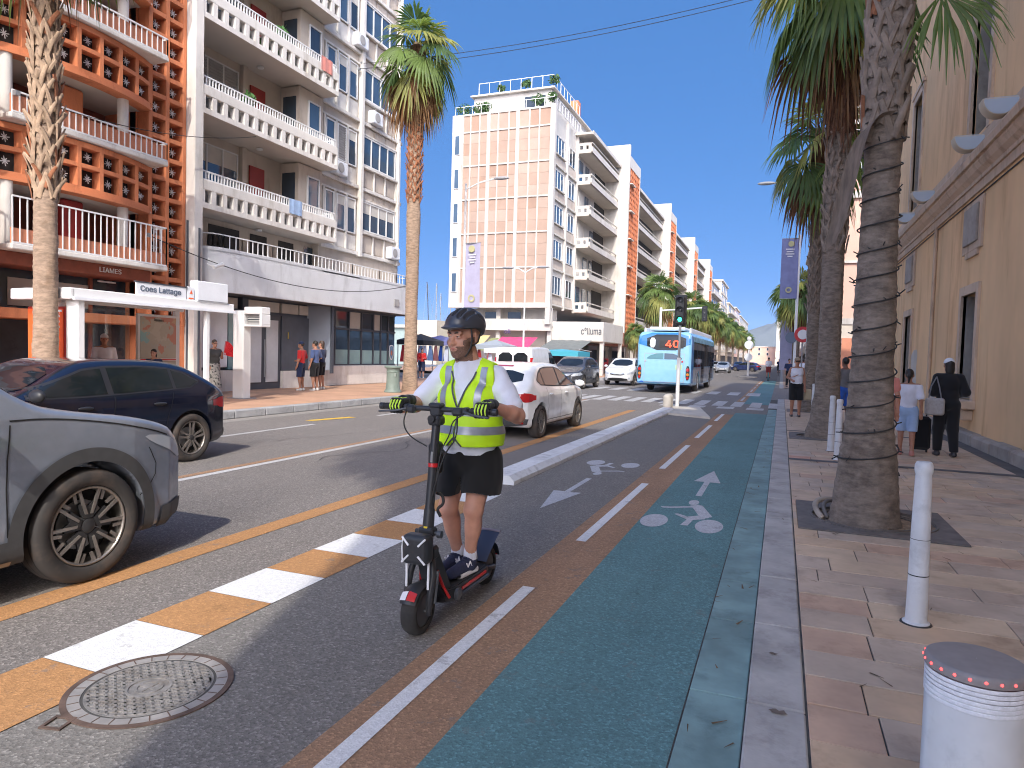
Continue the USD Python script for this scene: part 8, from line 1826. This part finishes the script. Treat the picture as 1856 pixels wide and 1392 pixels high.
# market stalls and harbour
def stall(label, x0, x1, y, z, m, hang, peak=.42):
    t = Thing('market_stall', label, 'market stall', ((x0 + x1) / 2, y, 0)); w = t.wp; xc = (x0 + x1) / 2
    w('canopy', MB().add([(x0, y, z), (x1, y, z), (x1, y + 2.6, z), (x0, y + 2.6, z), (xc, y + 1.3, z + peak)], t=[[0, 1, 4], [1, 2, 4], [2, 3, 4], [3, 0, 4]]), m)
    w('valance', MB().box(x0, x1, y - .02, y, z - .28, z).box(x1 - .02, x1, y, y + 2.6, z - .28, z), m)
    for x in (x0 + .05, x1 - .05):
        for yy in (y + .05, y + 2.55): w('post', MB().tube([(x, yy, 0), (x, yy, z)], .03, 6), METAL_GREY)
    w('table', MB().box(x0 + .2, x1 - .2, y + .4, y + 1.3, .7, .78), PANELW)
    for k, hm in enumerate(hang):
        xx = x0 + .3 + (x1 - x0 - .6) * k / max(1, len(hang) - 1); V = np.array([[(xx + a_ * (.12 + .14 * b_), y + .25 + .05 * math.sin(a_ * 5), z - .3 - 1.0 * b_) for b_ in np.linspace(0, 1, 4)] for a_ in (-1, 0, 1)]); w('hanging_garment', MB().grid(V), hm)
stall('market stall with a purple-blue canopy and hanging clothes', -22.8, -20.2, 40, 2.35, mat('canopy_violet', (.16, .16, .32), .8, var=.1), [RED_C, TEE_W, BLUE_C, CORAL_C, ROYAL_C, TEE_W])
stall('market stall with a black canopy behind the tall palm', -21.4, -19.6, 35.5, 2.3, BLACK_C, [RED_C, NAVY_C, RED_C, BLUE_C])
stall('market stall with a dark red back farther along', -19.8, -17.6, 43, 2.2, mat('canopy_grey', (.30, .33, .36), .8), [RED_DARK, RED_C, CORAL_C])
stall('market stall with a flat turquoise canopy behind the oncoming dark car', -13.6, -10.9, 38, 1.88, mat('canopy_turquoise', (.06, .36, .46), .7), [GREY_C, BLACK_C], .14)
stall('market stall with a flat white canopy left of the turquoise one', -16.6, -13.7, 37.5, 1.95, PANELW, [TEE_W, GREY_C, BLUE_C], .14)
single('water', sheet(-400, -28, 92, 900, 0.02), WATER, 'harbour water behind the market shed', 'water', kind='structure')
mast_l = ['tall leaning dark mast nearest the tall palm', 'pale mast right of the dark leaning mast', 'short pale mast close to the tan end wall', 'thin mast midway between the palm and the tan wall', 'slender mast nearest the shop fascia', 'thin mast behind the tall palm trunk']
for k, (x, y, h_, lean) in enumerate([(-60.5, 112, 14.5, -.06), (-58.3, 110, 14.0, 0), (-56.4, 112, 12.5, 0), (-61.6, 118, 13.0, 0), (-63.6, 110, 15.5, 0), (-65.2, 113, 16.5, 0)]):
    t = Thing('sailboat', 'moored sailboat, its ' + mast_l[k], 'sailboat', (x, y, 0)); t.part('hull', MB().add([(-1.3, -4, .9), (1.3, -4, .9), (1.4, 1, .9), (0, 5, 1.1), (-1.4, 1, .9), (-.8, -3.8, -.1), (.8, -3.8, -.1), (.8, 1, -.1), (0, 4, -.1), (-.8, 1, -.1)], [[0, 1, 6, 5], [1, 2, 7, 6], [2, 3, 8, 7], [3, 4, 9, 8], [4, 0, 5, 9]], [[0, 4, 3], [0, 3, 2], [0, 2, 1]]), PANELW)
    t.part('mast', MB().tube([(0, 0, .9), (lean * h_, 0, h_)], .09, 6), CHAR if k == 0 else METAL_GREY); t.part('boom', MB().tube([(0, 0, 2), (0, -3, 2)], .06, 6), METAL_GREY)
    t.part('rigging', MB().tube([(lean * h_, 0, h_), (0, 4.5, 1.1)], .025, 4).tube([(lean * h_, 0, h_), (0, -3.8, 1)], .025, 4), METAL_GREY)
# far riders on the green lane
fs = Thing('distant_scooter', 'turquoise scooter ridden far off on the green lane', 'scooter', (-1.02, 61.8, 0)); fs.part('deck', MB().box(-.09, .09, -.4, .3, .1, .2, .03), mat('turquoise', (.05, .5, .5), .4)); fs.part('stem', MB().tube([(0, .42, .2), (0, .36, 1.15)], .04, 6), mat('turquoise_2', (.05, .45, .48), .4)); fs.part('handlebar', MB().tube([(-.3, .36, 1.15), (.3, .36, 1.15)], .03, 6), BLACK)
for y in (-.5, .45): fs.part('wheel', MB().lathe([(.001, -.03), (.13, -.03), (.13, .03), (.001, .03)], n=14, M=frame((0, y, .13), (0, 1, 0), (0, 0, 1))), RUBBER)
person('distant rider in a white t-shirt and dark red shorts standing on the turquoise scooter', (-1.02, 61.7, .2), R180, 1.75, TEE_W, .5, mat('maroon_cloth', (.2, .03, .03), .9), .5, SKIN_T, HAIR, 'short', GREY_C, ('front', 'front'), SHOE_D, h=.04)
fc = Thing('distant_bicycle', 'bicycle ridden in the shade far off on the green lane', 'bicycle', (-.3, 84, 0))
for y in (-.5, .5): fc.part('wheel', MB().lathe([(.30, -.02), (.35, -.02), (.35, .02), (.30, .02), (.30, -.02)], n=20, M=frame((0, y, .35), (0, 1, 0), (0, 0, 1))), RUBBER)
fc.part('frame', MB().tube([(0, -.5, .35), (0, -.1, .35), (0, .35, .85), (0, .5, .35)], .03, 6).tube([(0, -.1, .35), (0, -.2, .95)], .03, 6), BLACK); fc.part('handlebar', MB().tube([(-.3, .3, 1.0), (.3, .3, 1.0)], .025, 6), BLACK); fc.part('saddle', MB().cbox((0, -.2, .97), (.14, .25, .06), .02), BLACK)
person('distant cyclist in dark clothes on the bicycle far down the lane', (-.3, 83.9, .32), R180, 1.6, NAVY_C, .5, BLACK_C, .3, SKIN_T, HAIR, 'short', None, ('front', 'front'), SHOE_D, h=.045)

# ================================================================ small wear: cracks, leaf litter, balcony clutter
rgw = np.random.default_rng(17)
CRACK = mat('crack_filler', (.045, .043, .042), .8, var=.3, scale=8)
def crack(x, y, L, ang, z, w_=.006):
    p = [np.array([x, y])]; a = ang
    for _ in range(int(L / .12)): a += rgw.normal() * .28; p.append(p[-1] + .12 * np.array([math.cos(a), math.sin(a)])); a += (ang - a) * .25
    return MB().poly(LineString(p).buffer(w_, cap_style=2, join_style=2), M=T4(0, 0, z))
for (x, y, L, a) in ((-6.2, 8.2, 3.0, 1.7), (-4.9, 10.5, 2.2, 1.4), (-8.1, 9.5, 3.5, 1.6)): road.wp('crack', crack(x, y, L, a, .0062), CRACK)
LIT = mat('dry_leaf_bits', (.17, .105, .05), .9, color2=(.07, .05, .03), scale=9)
m = MB()
for k in range(190):
    band = rgw.random()
    if band < .45: x, y, z = rgw.uniform(-.36, -.09), rgw.uniform(2, 20), .012
    elif band < .8: x, y, z = rgw.uniform(.2, 3.5), rgw.uniform(2, 16), PZ + .004
    else: x, y, z = .84 + rgw.normal() * .5, 7.65 + rgw.normal() * .5, PZ + .006
    a, l, w_ = rgw.random() * 6.28, rgw.uniform(.012, .045), rgw.uniform(.003, .009); c, s_ = math.cos(a), math.sin(a)
    m.quad((x - c * l - s_ * w_, y - s_ * l + c * w_, z), (x - c * l + s_ * w_, y - s_ * l - c * w_, z), (x + c * l + s_ * w_ * .3, y + s_ * l - c * w_ * .3, z + .006), (x + c * l - s_ * w_ * .3, y + s_ * l + c * w_ * .3, z + .006))
single('leaf_litter', m, LIT, 'dry leaf scraps scattered along the right gutter and pavement', 'leaf litter', kind='stuff')
# stains on the paving and kerb
STAIN = mat('dark_stain', (.13, .10, .08), .7, var=.2)
for (x, y, r) in ((.08, 2.75, .03), (.05, 3.25, .035), (.02, 3.9, .02), (2.2, 5.4, .05), (1.4, 3.6, .03)):
    a = np.linspace(0, 6.283, 18)[:-1]; pol = Polygon(np.c_[x + r * np.cos(a) * (1 + .25 * rgw.normal(size=17)), y + .7 * r * np.sin(a) * (1 + .25 * rgw.normal(size=17))]).buffer(0); kb.wp('stain', MB().poly(pol, M=T4(0, 0, PZ + .0055)), STAIN)
# air conditioners, pots and cloths on the white block
for (y, k) in ((22.3, 1), (24.8, 2), (23.6, 3), (26.4, 0)):
    z = F[k] + .1; f = wb.wp('air_conditioner', MB().box(-16.6, -16.28, y, y + .75, z, z + .52, .03), PANELW); wb.wp('fan_grille', MB().lathe([(.001, 0), (.19, 0), (.19, .01), (.001, .012)], n=18, M=frame((-16.275, y + .3, z + .26), (0, 1, 0), (0, 0, 1))), LOUVRE, under=f)
for (y, k, m_) in ((19.0, 0, BLUE_C), (20.6, 2, CORAL_C), (16.9, 3, TEE_W)): wb.wp('hanging_cloth', MB().grid(np.array([[(-15.76 - .01 * math.sin(i * 2.2), y + .11 * i, F[k] + 1.08 - .5 * j / 3) for j in range(4)] for i in range(7)])), m_)
for (y, k) in ((17.4, 1), (20.0, 3), (18.9, 2)): bush(wb, 'potted_plant', (-16.05, y, F[k] + 1.1), (.16, .25, .28), 60, int(y * 10), GREENP)

# the air: a thin summer haze over the avenue and the hills
HAZE = usdkit.material(stage, '/World/Looks/haze_air', {'v': ('principled_volume', {'color': (.80, .88, 1.0), 'density': 0.000075, 'anisotropy': 0.1})}, [], volume='v.volume')
single('haze', MB().box(-3050, 3050, -1500, 5100, -1.2, 262), HAZE, 'thin summer haze that turns the far hills blue', 'haze', kind='stuff')
